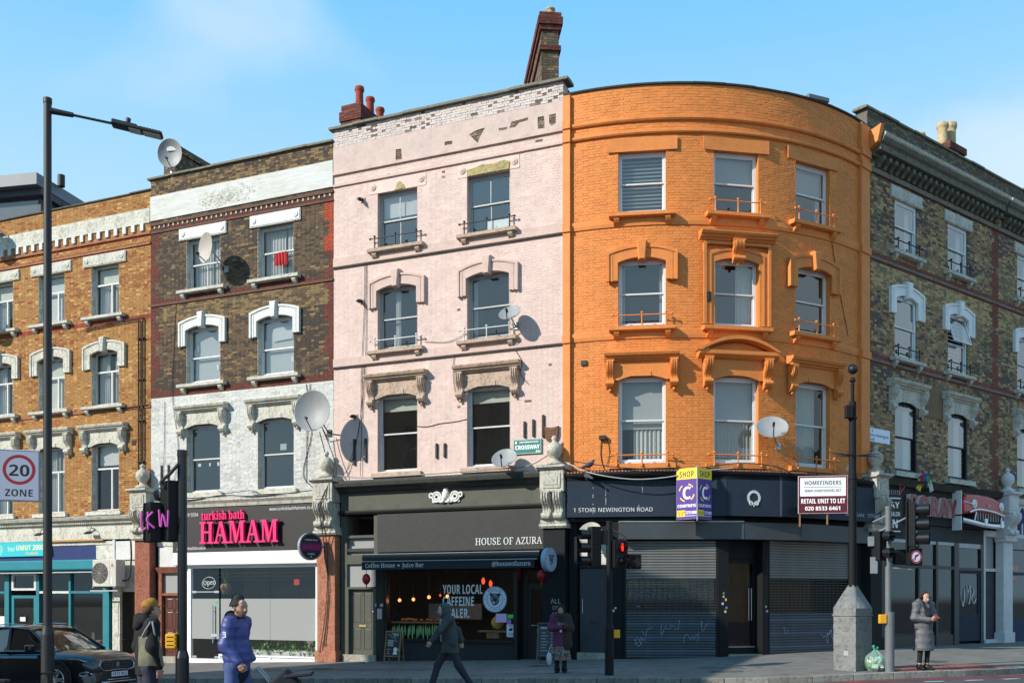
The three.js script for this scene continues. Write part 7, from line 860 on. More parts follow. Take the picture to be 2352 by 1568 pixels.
function aBoard(label, x, z, turn, tex, fm, h = 0.95, w = 0.52) { const P = thing('pavement_board', label, 'pavement board', [x, G(x), -z], turn, 'pavement boards'); for (const k of [1, -1]) { const f = mesh(k > 0 ? 'front_leaf' : 'back_leaf', [bx(-w / 2, -w / 2 + 0.035, 0, h, -0.012, 0.012), bx(w / 2 - 0.035, w / 2, 0, h, -0.012, 0.012), bx(-w / 2, w / 2, h - 0.035, h, -0.013, 0.013), bx(-w / 2, w / 2, 0.2, 0.235, -0.013, 0.013)], fm, P); f.position.z = k * 0.16; f.rotation.x = -k * 0.16; mesh('slate', bx(-w / 2 + 0.03, w / 2 - 0.03, 0.22, h - 0.03, -0.006, 0.004), M([0.02, 0.02, 0.022], { map: null }), f); if (k > 0) face('chalk', w - 0.07, h - 0.27, tex, f, 0, (h + 0.2) / 2, 0.007); } return P; }
aBoard('chalk board with coffee pot drawing by the coffee shop side door', -3.42, 29.0, LT, canvasTex(300, 480, (c, w, h) => { c.fillStyle = '#22221f'; c.fillRect(0, 0, w, h); c.strokeStyle = c.fillStyle = '#d9d9d4'; c.lineWidth = 5; c.beginPath(); c.moveTo(40, 60); c.bezierCurveTo(150, 10, 30, 130, 180, 100); c.bezierCurveTo(260, 120, 120, 160, 250, 190); c.stroke(); fit(c, 'HOUSE OF', 200, 34, 150, 34, 'sans-serif', 'bold'); fit(c, 'AZURA', 210, 66, 110, 30, 'sans-serif', 'bold'); ['TURKISH', 'CROISSANTS', 'PASTRY', 'CAKES'].forEach((s, i) => fit(c, s, 100, 170 + i * 34, 130, 32, 'sans-serif', 'bold')); fit(c, 'Come in', 70, 350, 90, 30, 'serif', 'italic'); fit(c, '&', 60, 390, 20, 30); fit(c, 'Relax', 64, 430, 70, 30, 'serif', 'italic'); c.beginPath(); c.moveTo(170, 330); c.lineTo(262, 330); c.lineTo(245, 395); c.lineTo(268, 455); c.lineTo(160, 455); c.lineTo(186, 395); c.fill(); c.fillRect(196, 308, 40, 20); c.lineWidth = 9; c.beginPath(); c.moveTo(258, 340); c.lineTo(286, 350); c.lineTo(276, 390); c.stroke(); }), mat.wood);
aBoard('grey menu board beside the coffee shop door, behind the woman in purple', 0.95, 26.6, LT + 0.1, canvasTex(300, 480, (c, w, h) => { c.fillStyle = '#33373c'; c.fillRect(0, 0, w, h); c.fillStyle = '#c9d2da'; fit(c, 'HOUSE OF', 120, 60, 180, 44, 'sans-serif', 'bold'); for (let i = 0; i < 7; i++) { c.fillStyle = '#8b949c'; c.fillRect(50, 130 + i * 46, 70 + (i * 37) % 60, 12); c.fillRect(210, 130 + i * 46, 40, 12); } }), M([0.10, 0.11, 0.12]), 1.1, 0.55);
{ const x = -4.35, o = mesh('paper_sheet', (() => { const g = new THREE.PlaneGeometry(0.3, 0.22, 6, 4), p = g.attributes.position; for (let i = 0; i < p.count; i++) p.setZ(i, 0.02 + 0.03 * Math.abs(Math.sin(p.getX(i) * 14))); g.rotateX(-Math.PI / 2); g.computeVertexNormals(); return g; })(), Object.assign(mat.whiteNew.clone(), { side: THREE.DoubleSide })); o.position.set(x, G(x) + 0.004, -29.6); o.rotation.y = 0.5; tag(o, 'white paper sheet dropped near the coffee shop side door', 'paper'); }
for (const [s, y, t, l] of [[-2.5, 5.3, 0.4, 'pigeon standing on the ledge at the left of the corner shop'], [-2.55, 5.0, 2.2, 'pigeon crouched on top of the corner shop fascia'], [4.95, 5.32, 1.2, 'pigeon on the ledge near the estate board with maroon half']]) { const p = outD(s, y, 0.42), P = thing('pigeon', l, 'bird', p, t, 'pigeons'); mesh('body', [(() => { const g = new THREE.SphereGeometry(0.08, 14, 10); g.scale(1.7, 0.95, 0.9); g.rotateZ(0.35); g.translate(0, 0.12, 0); return g; })(), (() => { const g = new THREE.SphereGeometry(0.042, 12, 8); g.translate(0.12, 0.235, 0); return g; })(), rod([0.08, 0.16, 0], [0.12, 0.23, 0], 0.055, 10, 0.035), rod([0.15, 0.23, 0], [0.19, 0.22, 0], 0.012, 6, 0.003), rod([-0.1, 0.08, 0], [-0.24, 0.02, 0], 0.045, 8, 0.03), rod([0.01, 0.06, 0.03], [0.02, 0, 0.03], 0.008, 5), rod([0.01, 0.06, -0.03], [0.02, 0, -0.03], 0.008, 5)], M([0.07, 0.07, 0.085]), P); }
{ // bicycle locked to the street lamp; only its top shows
  const P = thing('bicycle', 'dark bicycle locked to the street lamp at the left edge', 'bicycle', [-5.75, nearY(-5.75), -11.75], 0.12), t = (a, b, r) => rod([a[0], a[1], 0], [b[0], b[1], 0], r);
  mesh('frame', [t([-0.55, 0.34], [-0.1, 0.3], 0.014), t([-0.1, 0.3], [-0.25, 0.82], 0.017), t([-0.25, 0.76], [0.38, 0.84], 0.017), t([-0.1, 0.3], [0.4, 0.74], 0.019), t([0.36, 0.96], [0.42, 0.7], 0.02), t([-0.55, 0.34], [-0.24, 0.74], 0.011)], M([0.12, 0.125, 0.13], { metalness: 0.4, roughness: 0.4, map: null }), P); mesh('fork', [rod([0.42, 0.7, 0.05], [0.52, 0.34, 0.05], 0.012), rod([0.42, 0.7, -0.05], [0.52, 0.34, -0.05], 0.012)], mat.iron, P); mesh('saddle', [rbox(0.26, 0.06, 0.14, 0.03, -0.28, 0.92, 0), rod([-0.25, 0.8, 0], [-0.27, 0.9, 0], 0.013)], mat.black, P); mesh('handlebar', [tube([[0.3, 1.03, 0.3], [0.36, 1.03, 0.12], [0.36, 1.0, 0], [0.36, 1.03, -0.12], [0.3, 1.03, -0.3]], 0.014), rod([0.36, 0.9, 0], [0.36, 1.02, 0], 0.016)], mat.iron, P);
  for (const x of [-0.55, 0.52]) { const w = mesh('wheel', new THREE.TorusGeometry(0.32, 0.02, 8, 36).translate(x, 0.345, 0), mat.black, P); mesh('spokes', [...Array(14)].map((_, k) => rod([x, 0.345, 0.02 * (k % 2 ? 1 : -1)], [x + 0.31 * Math.cos(k * 0.4488), 0.345 + 0.31 * Math.sin(k * 0.4488), 0], 0.0015, 4)), mat.steel, w); } mesh('crank', [new THREE.TorusGeometry(0.09, 0.008, 6, 20).translate(-0.1, 0.3, 0.05), rod([-0.1, 0.3, 0.06], [-0.02, 0.16, 0.07], 0.01)], mat.steel, P);
}
// ---------------------------------------------------------------- people
const smin = (a, b, k) => { const h = Math.max(k - Math.abs(a - b), 0) / k; return Math.min(a, b) - h * h * k * 0.25; };
function capD(p, x, y, z) { const [ax, ay, az, bx2, by, bz, ra, rb, fl = 1] = p; const dx = bx2 - ax, dy = by - ay, dz = bz - az, l = dx * dx + dy * dy + dz * dz || 1e-9; const t = clamp(((x - ax) * dx + (y - ay) * dy + (z - az) * dz) / l); const qx = x - ax - dx * t, qy = y - ay - dy * t, qz = (z - az - dz * t) * fl; return Math.sqrt(qx * qx + qy * qy + qz * qz) - lerp(ra, rb, t); }
function skin(prims, o = {}) {                                   // one continuous surface round tapered bones
  const { k = 0.05, cell = 0.018, fx = null } = o; let lo = [9, 9, 9], hi = [-9, -9, -9]; for (const p of prims) for (const q of [0, 3]) for (let a = 0; a < 3; a++) { const r = Math.max(p[6], p[7]) + 0.05; lo[a] = Math.min(lo[a], p[q + a] - r); hi[a] = Math.max(hi[a], p[q + a] + r); }
  const c = lo.map((v, a) => (v + hi[a]) / 2), h = lo.map((v, a) => (hi[a] - v) / 2), n = Math.min(110, Math.max(24, Math.ceil(2 * Math.max(...h) / cell)));
  const mc = new MarchingCubes(n, mat.white, false, false, 90000), f = mc.field, hs = n / 2, D = (x, y, z) => { let d = 9; for (const p of prims) { const q = capD(p, x, y, z); d = d > 8 ? q : smin(d, q, p[9] ?? k); } return fx ? fx(d, x, y, z) : d; };
  const X = (a, i) => c[a] + (i - hs) / hs * h[a], S = 5, rad = Math.hypot(...h.map((v) => v / hs)) * S * 0.5 * 1.3 + 0.03;   // blocks far from the surface are not sampled
  for (let i0 = 0; i0 < n; i0 += S) for (let j0 = 0; j0 < n; j0 += S) for (let q0 = 0; q0 < n; q0 += S) {
    const m = (S - 1) / 2, d0 = D(X(0, i0 + m), X(1, j0 + m), X(2, q0 + m)), far = Math.abs(d0) > rad;
    for (let i = i0; i < Math.min(n, i0 + S); i++) for (let j = j0; j < Math.min(n, j0 + S); j++) for (let q = q0; q < Math.min(n, q0 + S); q++) f[i + j * n + q * n * n] = far ? -d0 : -D(X(0, i), X(1, j), X(2, q));
  }
  mc.isolation = 0; mc.update(); const m = mc.count, pos = new Float32Array(m * 3); for (let i = 0; i < m; i++) for (let a = 0; a < 3; a++) pos[i * 3 + a] = c[a] + mc.positionArray[i * 3 + a] * h[a];
  let g = new THREE.BufferGeometry(); g.setAttribute('position', new THREE.BufferAttribute(pos, 3)); g = mergeVertices(g, 1e-4); g.computeVertexNormals(); return g;
}
const sub = (a, b) => [a[0] - b[0], a[1] - b[1], a[2] - b[2]], addv = (a, b, k = 1) => [a[0] + b[0] * k, a[1] + b[1] * k, a[2] + b[2] * k], norm = (a) => { const l = Math.hypot(...a) || 1; return a.map((v) => v / l); }, crossv = (a, b) => [a[1] * b[2] - a[2] * b[1], a[2] * b[0] - a[0] * b[2], a[0] * b[1] - a[1] * b[0]];
const bone = (a, b, ra, rb, fl, k) => [...a, ...b, ra, rb, fl ?? 1, k];
function handGeo(w, dir, palm, curl, side, cell = 0.005) {        // wrist, pointing direction, palm normal; side +1 puts the thumb on that side
  const d = norm(dir), n = norm(palm), s = norm(crossv(d, n)).map((v) => v * side), P = (f, l, u) => addv(addv(addv(w, d, f), s, l), n, u), out = [bone(w, P(0.045, 0, 0), 0.026, 0.03), bone(P(0.04, -0.024, 0), P(0.085, -0.026, 0.002), 0.017, 0.014), bone(P(0.04, 0.024, 0), P(0.088, 0.026, 0.002), 0.018, 0.014), bone(P(0.04, 0, 0), P(0.09, 0, 0.002), 0.018, 0.015)];
  [[0.03, 0.07], [0.01, 0.078], [-0.011, 0.073], [-0.031, 0.058]].forEach(([l, L]) => { let p = P(0.088, l, 0.002), a = curl * 0.6; for (const [q, r] of [[0.45, 0.0095], [0.32, 0.0085], [0.23, 0.0078]]) { const e = addv(addv(p, d, Math.cos(a) * L * q), n, Math.sin(a) * L * q); out.push(bone(p, e, r, r * 0.92, 1, 0.006)); p = e; a += curl; } });
  const t0 = P(0.03, 0.03, 0.006), t1 = P(0.06, 0.052, 0.018), t2 = P(0.085, 0.05, 0.032); out.push(bone(t0, t1, 0.014, 0.0105, 1, 0.012), bone(t1, t2, 0.0105, 0.0085, 1, 0.006)); return skin(out, { k: 0.016, cell });
}
function headPrims(c, f, s = 1) {                                // c = head centre, f = facing direction
  const u = [0, 1, 0], r = norm(crossv(u, f)), P = (a, b, d) => addv(addv(addv(c, r, a * s), u, b * s), f, d * s), B = (a, b, ra, rb, k) => bone(a, b, ra * s, rb * s, 1, k);
  return [B(P(0, 0.035, -0.025), P(0, 0.03, 0.025), 0.082, 0.075, 0.03), B(P(0, -0.04, 0.03), P(0, -0.075, 0.055), 0.058, 0.036, 0.04), B(P(-0.02, -0.04, 0.045), P(0.02, -0.04, 0.045), 0.048, 0.048, 0.03), B(P(0, 0.012, 0.094), P(0, -0.028, 0.113), 0.010, 0.0155, 0.012), B(P(-0.014, -0.032, 0.1), P(0.014, -0.032, 0.1), 0.011, 0.011, 0.01), B(P(-0.038, 0.028, 0.08), P(0.038, 0.028, 0.08), 0.015, 0.015, 0.015), B(P(-0.018, -0.058, 0.089), P(0.018, -0.058, 0.089), 0.0085, 0.0085, 0.008), B(P(0.08, 0.0, -0.005), P(0.084, -0.03, -0.002), 0.014, 0.011, 0.006), B(P(-0.08, 0.0, -0.005), P(-0.084, -0.03, -0.002), 0.014, 0.011, 0.006)];
}
function faceBits(t, c, f, s = 1, parentName = 'eye') { const u = [0, 1, 0], r = norm(crossv(u, f)), P = (a, b, d) => addv(addv(addv(c, r, a * s), u, b * s), f, d * s); for (const k of [-1, 1]) { mesh('eye', ball(0.011 * s, ...P(k * 0.032, 0.008, 0.082), 0.7, 8), M([0.05, 0.035, 0.03], { roughness: 0.2, map: null }), t); mesh('eyebrow', [bone].map(() => rod(P(k * 0.018, 0.03, 0.097), P(k * 0.05, 0.032, 0.084), 0.0055 * s, 5)), M([0.03, 0.02, 0.015], { map: null }), t); } mesh('mouth', rod(P(-0.02, -0.057, 0.094), P(0.02, -0.057, 0.094), 0.0055 * s, 6), M([0.28, 0.1, 0.09], { map: null, roughness: 0.6 }), t); }
const SK = { fair: M([0.50, 0.28, 0.20], { map: null, roughness: 0.6 }), tan: M([0.36, 0.19, 0.125], { map: null, roughness: 0.6 }), brown: M([0.22, 0.115, 0.075], { map: null, roughness: 0.6 }) };
const wrinkle = (a, q) => (d, x, y, z) => Math.abs(d) > 0.06 ? d : d + a * (fbm(x * q + 7, y * q * 0.8 + z * q, 3, 0, 21) - 0.5);
const nearS = (d, f) => Math.abs(d) > 0.06 ? 0 : f();
const cloth = (c, o = {}) => M(c, { map: 'cloth', roughness: 0.9, ...o });
function person(label, pos, turn, J, o) {
  const t = thing('person', label, 'person', pos, turn), b = [bone(J.pelvis, J.waist, 0.13, 0.12, 1.3), bone(J.waist, J.chest, 0.12, 0.14, 1.35), bone(J.chest, J.neck, 0.12, 0.055, 1.2), bone(J.neck, J.head, 0.052, 0.05), ...headPrims(J.head, J.look, J.hs ?? 1)];
  for (const k of ['L', 'R']) { b.push(bone(J.chest, J['sh' + k], 0.09, 0.06), bone(J['sh' + k], J['el' + k], 0.052, 0.04), bone(J['el' + k], J['wr' + k], 0.04, 0.026), bone(J.pelvis, J['hip' + k], 0.11, 0.095), bone(J['hip' + k], J['kn' + k], 0.088, 0.058), bone(J['kn' + k], J['an' + k], 0.056, 0.038), bone(J['an' + k], J['to' + k], 0.04, 0.03)); }
  const geos = [skin(b, { k: 0.035, cell: 0.028 }), skin([bone(J.neck, J.head, 0.052, 0.05), ...headPrims(J.head, J.look, J.hs ?? 1)], { k: 0.03, cell: 0.006 })]; for (const h of o.hands ?? []) geos.push(handGeo(...h));
  const body = mesh('body', geos, o.skin, t); faceBits(body, J.head, J.look, J.hs ?? 1);
  for (const g of o.wear) mesh(g.n, skin(g.b, { k: g.k ?? 0.05, cell: g.cell ?? 0.018, fx: g.fx }), g.m, t); return t;
}
const arms = (J, r0 = 0.075, r1 = 0.058, r2 = 0.05) => ['L', 'R'].flatMap((k) => [bone(J['sh' + k], J['el' + k], r0, r1), bone(J['el' + k], addv(J['wr' + k], sub(J['el' + k], J['wr' + k]), 0.06), r1, r2)]);
const legs = (J, a = 0.1, b = 0.075, c = 0.065) => ['L', 'R'].flatMap((k) => [bone(J.pelvis, J['hip' + k], 0.12, 0.105), bone(J['hip' + k], J['kn' + k], a, b), bone(J['kn' + k], J['an' + k], b, c)]);
const shoes = (J, r = 0.052) => ['L', 'R'].flatMap((k) => [bone(addv(J['an' + k], [0, 0.03, 0]), J['an' + k], r * 0.9, r), bone(J['an' + k], J['to' + k], r, r * 0.75)]);
function stand(H, o = {}) { const k = H / 1.8, s = (x, y, z) => [x * k, y * k, z * k]; return { pelvis: s(0, 0.97, 0), waist: s(0, 1.1, 0.0), chest: s(0, 1.36, 0.01), neck: s(0, 1.53, 0.0), head: s(0, 1.67, 0.03), look: [0, 0, 1], shL: s(0.185, 1.47, 0), shR: s(-0.185, 1.47, 0), elL: s(0.235, 1.2, -0.02), elR: s(-0.235, 1.2, -0.02), wrL: s(0.24, 0.95, 0.06), wrR: s(-0.24, 0.95, 0.06), hipL: s(0.09, 0.93, 0), hipR: s(-0.09, 0.93, 0), knL: s(0.1, 0.5, 0.02), knR: s(-0.1, 0.5, 0.02), anL: s(0.1, 0.08, -0.02), anR: s(-0.1, 0.08, -0.02), toL: s(0.12, 0.035, 0.14), toR: s(-0.12, 0.035, 0.14), hs: k, ...Object.fromEntries(Object.entries(o).map(([n, v]) => [n, n === 'look' ? norm(v) : s(...v)])) }; }
const hemCut = (hem, fx) => (d, x, y, z) => Math.max(fx ? fx(d, x, y, z) : d, hem - y);
const coat = (J, hem, rW = 0.16, rH = 0.19, fl = 1.3) => [bone(J.chest, J.waist, 0.165, rW, fl), bone(J.waist, [J.pelvis[0], hem - 0.16, J.pelvis[2]], rW, rH * 1.04, fl), bone(J.shL, J.shR, 0.085, 0.085, 1.1), bone(J.chest, J.neck, 0.14, 0.075, 1.1)];

{ // man in a blue padded jacket with a pull-along trolley
  const x = -3.52, J = stand(1.84, { look: [-0.42, -0.05, 1], head: [-0.01, 1.665, 0.045], elL: [0.25, 1.2, -0.06], wrL: [0.16, 1.02, 0.12], elR: [-0.24, 1.2, -0.03], wrR: [-0.25, 0.99, 0.16], knL: [0.1, 0.5, 0.12], anL: [0.1, 0.08, 0.05], toL: [0.11, 0.035, 0.22], knR: [-0.1, 0.5, -0.04], anR: [-0.1, 0.1, -0.2], toR: [-0.11, 0.04, -0.05] }), hy = J.wrR;
  const blue = cloth([0.045, 0.062, 0.24], { roughness: 0.5 }), t = person('man in blue padded jacket and dark beanie pulling a trolley', [x, nearY(x), -12.8], 1.35, J, {
    skin: SK.tan, hands: [[hy, [0, -0.75, 0.4], [1, 0, 0.2], 1.1, 1]], wear: [
      { n: 'padded_jacket', m: blue, b: [...coat(J, 0.93, 0.19, 0.185, 1.15), ...arms(J, 0.098, 0.085, 0.06)], k: 0.06, cell: 0.014, fx: hemCut(0.9, (d, px, py, pz) => d + 0.007 * Math.abs(Math.sin(py * 30 + pz * 2)) + 0.02 * nearS(d, () => fbm(px * 10 + 3, py * 12 + pz * 8, 4, 0, 4) - 0.5)) },
      { n: 'jacket_hem', m: cloth([0.012, 0.014, 0.04]), b: [bone([0, 0.93, 0], [0, 0.89, 0], 0.178, 0.17, 1.15)], cell: 0.012 },
      { n: 'hood', m: cloth([0.012, 0.012, 0.013]), b: [bone(addv(J.neck, [0.07, 0.0, -0.05]), addv(J.neck, [-0.07, 0.0, -0.05]), 0.075, 0.075), bone(addv(J.neck, [0, 0.03, -0.09]), addv(J.neck, [0, -0.05, -0.11]), 0.075, 0.06), bone(addv(J.neck, [0.08, -0.01, 0.03]), addv(J.neck, [-0.08, -0.01, 0.03]), 0.05, 0.05)], cell: 0.01, k: 0.05, fx: wrinkle(0.03, 14) },
      { n: 'jeans', m: cloth([0.06, 0.10, 0.26]), b: legs(J, 0.108, 0.08, 0.07), fx: wrinkle(0.02, 10) }, { n: 'shoes', m: mat.black, b: shoes(J), cell: 0.012 },
      { n: 'beanie', m: cloth([0.02, 0.024, 0.021]), b: [bone(addv(J.head, [0.008, 0.03, -0.028]), addv(J.head, [0.012, 0.1, -0.035]), 0.106, 0.08)], cell: 0.007, fx: (d, a, b, c) => { const r = Math.atan2(a - J.head[0], c - J.head[2]), cut = J.head[1] + 0.03 + (c - J.head[2]) * 0.12; return Math.max(d + 0.0018 * Math.sin(r * 46) - (b < cut + 0.055 ? 0.006 : 0), cut - b); } },
    ] }); mesh('number', textGeo('3', 0.075, 0.006, 'sans_bold').rotateY(-Math.PI / 2).translate(-0.335, 1.33, -0.02), mat.whiteNew, t); mesh('sleeve_patch', box(0.008, 0.035, 0.07, -0.3, 1.36, -0.15, 0.3), mat.whiteNew, t); mesh('badge', ball(0.012, -0.075, J.head[1] + 0.075, J.head[2] + 0.055, 1, 8), mat.whiteNew, t); mesh('beard', skin([bone(addv(J.head, [-0.075, -0.05, 0.015]), addv(J.head, [-0.05, -0.088, 0.055]), 0.024, 0.026), bone(addv(J.head, [-0.05, -0.088, 0.055]), addv(J.head, [0.02, -0.09, 0.045]), 0.026, 0.026)], { cell: 0.005, fx: wrinkle(0.01, 60) }), M([0.13, 0.075, 0.055], { map: null }), t);
  const P = thing('shopping_trolley', 'black pull-along shopping trolley behind the man in blue', 'trolley', [-2.98, nearY(-2.98), -12.75], 0.1); mesh('handle', [tube([[-0.3, 0.9, 0.06], [-0.26, 0.92, 0.06], [-0.2, 0.86, 0.06], [0.0, 0.6, 0.06]], 0.014), tube([[-0.3, 0.9, -0.12], [-0.26, 0.92, -0.12], [-0.2, 0.86, -0.12], [0.0, 0.6, -0.12]], 0.014), rod([-0.3, 0.9, 0.07], [-0.3, 0.9, -0.13], 0.018)], mat.galv, P); const bg = rbox(0.4, 0.62, 0.32, 0.05, 0, 0, 0, 3); bg.rotateZ(0.75); bg.translate(0.16, 0.56, -0.03); mesh('bag', bg, cloth([0.012, 0.013, 0.02]), P); mesh('flap', rbox(0.36, 0.05, 0.34, 0.02, 0, 0, 0).rotateZ(0.1).translate(0.26, 0.83, -0.03), cloth([0.02, 0.022, 0.035]), P); for (const z of [-0.2, 0.14]) mesh('wheel', new THREE.TorusGeometry(0.07, 0.02, 8, 20).translate(0.33, 0.1, z), mat.black, P); mesh('axle', [rod([0.33, 0.1, -0.2], [0.33, 0.1, 0.14], 0.01), rod([0.33, 0.1, 0], [0.2, 0.4, 0], 0.012)], mat.galv, P);
}
{ // man in a mustard cap, seen from behind, tote bag on the shoulder
  const x = -4.74, J = stand(1.86, { look: [-0.15, 0, 1], head: [0, 1.655, 0.05] }), blk = cloth([0.008, 0.0085, 0.009]);
  const t = person('man in mustard cap and black hooded top carrying a tote bag', [x, nearY(x), -13.0], 2.25, J, { skin: SK.fair, hands: [[J.wrL, [0, -1, 0.15], [-1, 0, 0], 0.35, -1], [J.wrR, [0, -1, 0.15], [1, 0, 0], 0.35, 1]], wear: [
    { n: 'hooded_top', m: blk, b: [...coat(J, 0.88, 0.17, 0.175, 1.2), ...arms(J, 0.098, 0.082, 0.062)], k: 0.06, cell: 0.016, fx: hemCut(0.88, wrinkle(0.035, 10)) }, { n: 'hood', m: blk, b: [bone(addv(J.neck, [0.07, 0, -0.06]), addv(J.neck, [-0.07, 0, -0.06]), 0.075, 0.075), bone(addv(J.neck, [0, 0.02, -0.1]), addv(J.neck, [0, -0.07, -0.12]), 0.075, 0.06)], cell: 0.012, fx: wrinkle(0.03, 12) },
    { n: 'jeans', m: cloth([0.03, 0.036, 0.06]), b: legs(J, 0.108, 0.082, 0.072), fx: wrinkle(0.02, 10) }, { n: 'shoes', m: mat.black, b: shoes(J), cell: 0.012 },
    { n: 'cap', m: cloth([0.36, 0.18, 0.02]), b: [bone(addv(J.head, [0, 0.05, -0.03]), addv(J.head, [0, 0.075, 0.0]), 0.098, 0.088)], cell: 0.008, fx: (d, a, b) => Math.max(d, J.head[1] + 0.045 - b) }, { n: 'hair', m: cloth([0.11, 0.055, 0.03]), b: [bone(addv(J.head, [-0.05, 0.02, -0.045]), addv(J.head, [0.05, 0.02, -0.045]), 0.06, 0.06), bone(addv(J.head, [0, -0.02, -0.05]), addv(J.head, [0, -0.04, -0.045]), 0.06, 0.05)], cell: 0.008 } ] });
  mesh('cap_peak', (() => { const s = new THREE.Shape(); s.absellipse(0, 0, 0.085, 0.12, 0, Math.PI); const g = ext(s, 0.008); g.rotateX(Math.PI / 2 - 0.05); g.rotateY(-0.15); g.translate(J.head[0] - 0.01, J.head[1] + 0.055, J.head[2] + 0.05); return g; })(), cloth([0.36, 0.18, 0.02]), t); mesh('earbud', ball(0.011, 0.083, J.head[1] - 0.02, J.head[2] + 0.005, 1.6, 8), mat.whiteNew, t);
  const B = thing('tote_bag', 'olive canvas tote bag on the shoulder of the man in the cap', 'bag', [-4.64, nearY(-4.64) + 1.0, -12.78], 0.2), g = new THREE.PlaneGeometry(1, 1, 14, 14), mk = (f) => { const q = g.clone(), p = q.attributes.position; for (let i = 0; i < p.count; i++) { const u = p.getX(i), v = p.getY(i) + 0.5, w = 0.125 + 0.035 * (1 - v), bulge = Math.cos(u * Math.PI) * 0.05 * Math.sin(Math.min(1, v * 1.3 + 0.15) * 2.4); p.setXYZ(i, u * 2 * w + 0.03 * (1 - v), v * 0.37 + 0.02 * Math.abs(u) * (v - 0.5), f * bulge + 0.014 * (fbm(u * 5 + 3, v * 5, 3, 0, f + 4) - 0.5)); } q.computeVertexNormals(); return q; };
  mesh('pouch', [mk(1), mk(-1)], cloth([0.24, 0.225, 0.145], { side: THREE.DoubleSide }), B); mesh('strap', [tube([[-0.08, 0.37, 0.02], [-0.03, 0.46, 0.05], [0.02, 0.55, 0.03], [0.02, 0.6, -0.08]], 0.012), tube([[0.08, 0.37, 0.02], [0.07, 0.46, 0.05], [0.05, 0.55, 0.03], [0.04, 0.6, -0.08]], 0.012)], cloth([0.3, 0.29, 0.3]), B);
}
{ // man striding left in a dark green coat with the hood up
  const x = -1.3, J = stand(1.86, { look: [0.1, -0.12, 1], head: [0, 1.63, 0.16], neck: [0, 1.5, 0.09], chest: [0, 1.34, 0.06], waist: [0, 1.1, 0.02], shL: [0.19, 1.44, 0.05], shR: [-0.19, 1.44, 0.07], elL: [0.24, 1.22, 0.27], wrL: [0.2, 1.0, 0.43], elR: [-0.24, 1.2, -0.16], wrR: [-0.22, 0.98, -0.25], hipL: [0.09, 0.92, 0.01], hipR: [-0.09, 0.92, 0.01], knL: [0.1, 0.5, -0.14], anL: [0.1, 0.13, -0.38], toL: [0.1, 0.04, -0.26], knR: [-0.1, 0.5, 0.26], anR: [-0.1, 0.09, 0.38], toR: [-0.1, 0.06, 0.55] }), gr = cloth([0.055, 0.068, 0.06]);
  person('man striding left in dark green coat with hood up', [x, G(x) - 0.13, -21.3], -Math.PI / 2 + 0.2, J, { skin: SK.fair, hands: [[J.wrL, [0.0, -0.75, 0.5], [-1, 0, 0.2], 0.5, -1], [J.wrR, [0, -1, -0.1], [1, 0, 0], 0.5, 1]], wear: [
    { n: 'coat', m: gr, b: [...coat(J, 0.8, 0.18, 0.22, 1.1), ...arms(J, 0.092, 0.075, 0.062)], fx: hemCut(0.78, wrinkle(0.05, 9)), k: 0.06, cell: 0.015 }, { n: 'hood', m: cloth([0.055, 0.085, 0.08]), b: [bone(addv(J.head, [0, 0.05, -0.03]), addv(J.head, [0, -0.03, -0.04]), 0.112, 0.105), bone(addv(J.head, [0, -0.05, -0.04]), J.neck, 0.1, 0.1)], cell: 0.01, fx: (d, a, b, c) => Math.max(d, c - J.head[2] - 0.055 + Math.max(0, b - J.head[1] - 0.06) * -0.5) },
    { n: 'trousers', m: cloth([0.035, 0.035, 0.045]), b: legs(J, 0.1, 0.078, 0.07), fx: wrinkle(0.025, 9) }, { n: 'shoes', m: mat.black, b: shoes(J), cell: 0.012 }, { n: 'shirt', m: cloth([0.35, 0.36, 0.4]), b: [bone(addv(J.chest, [0, 0.08, 0.14]), addv(J.waist, [0, -0.1, 0.165]), 0.035, 0.035, 0.8)], cell: 0.012 } ] });
}
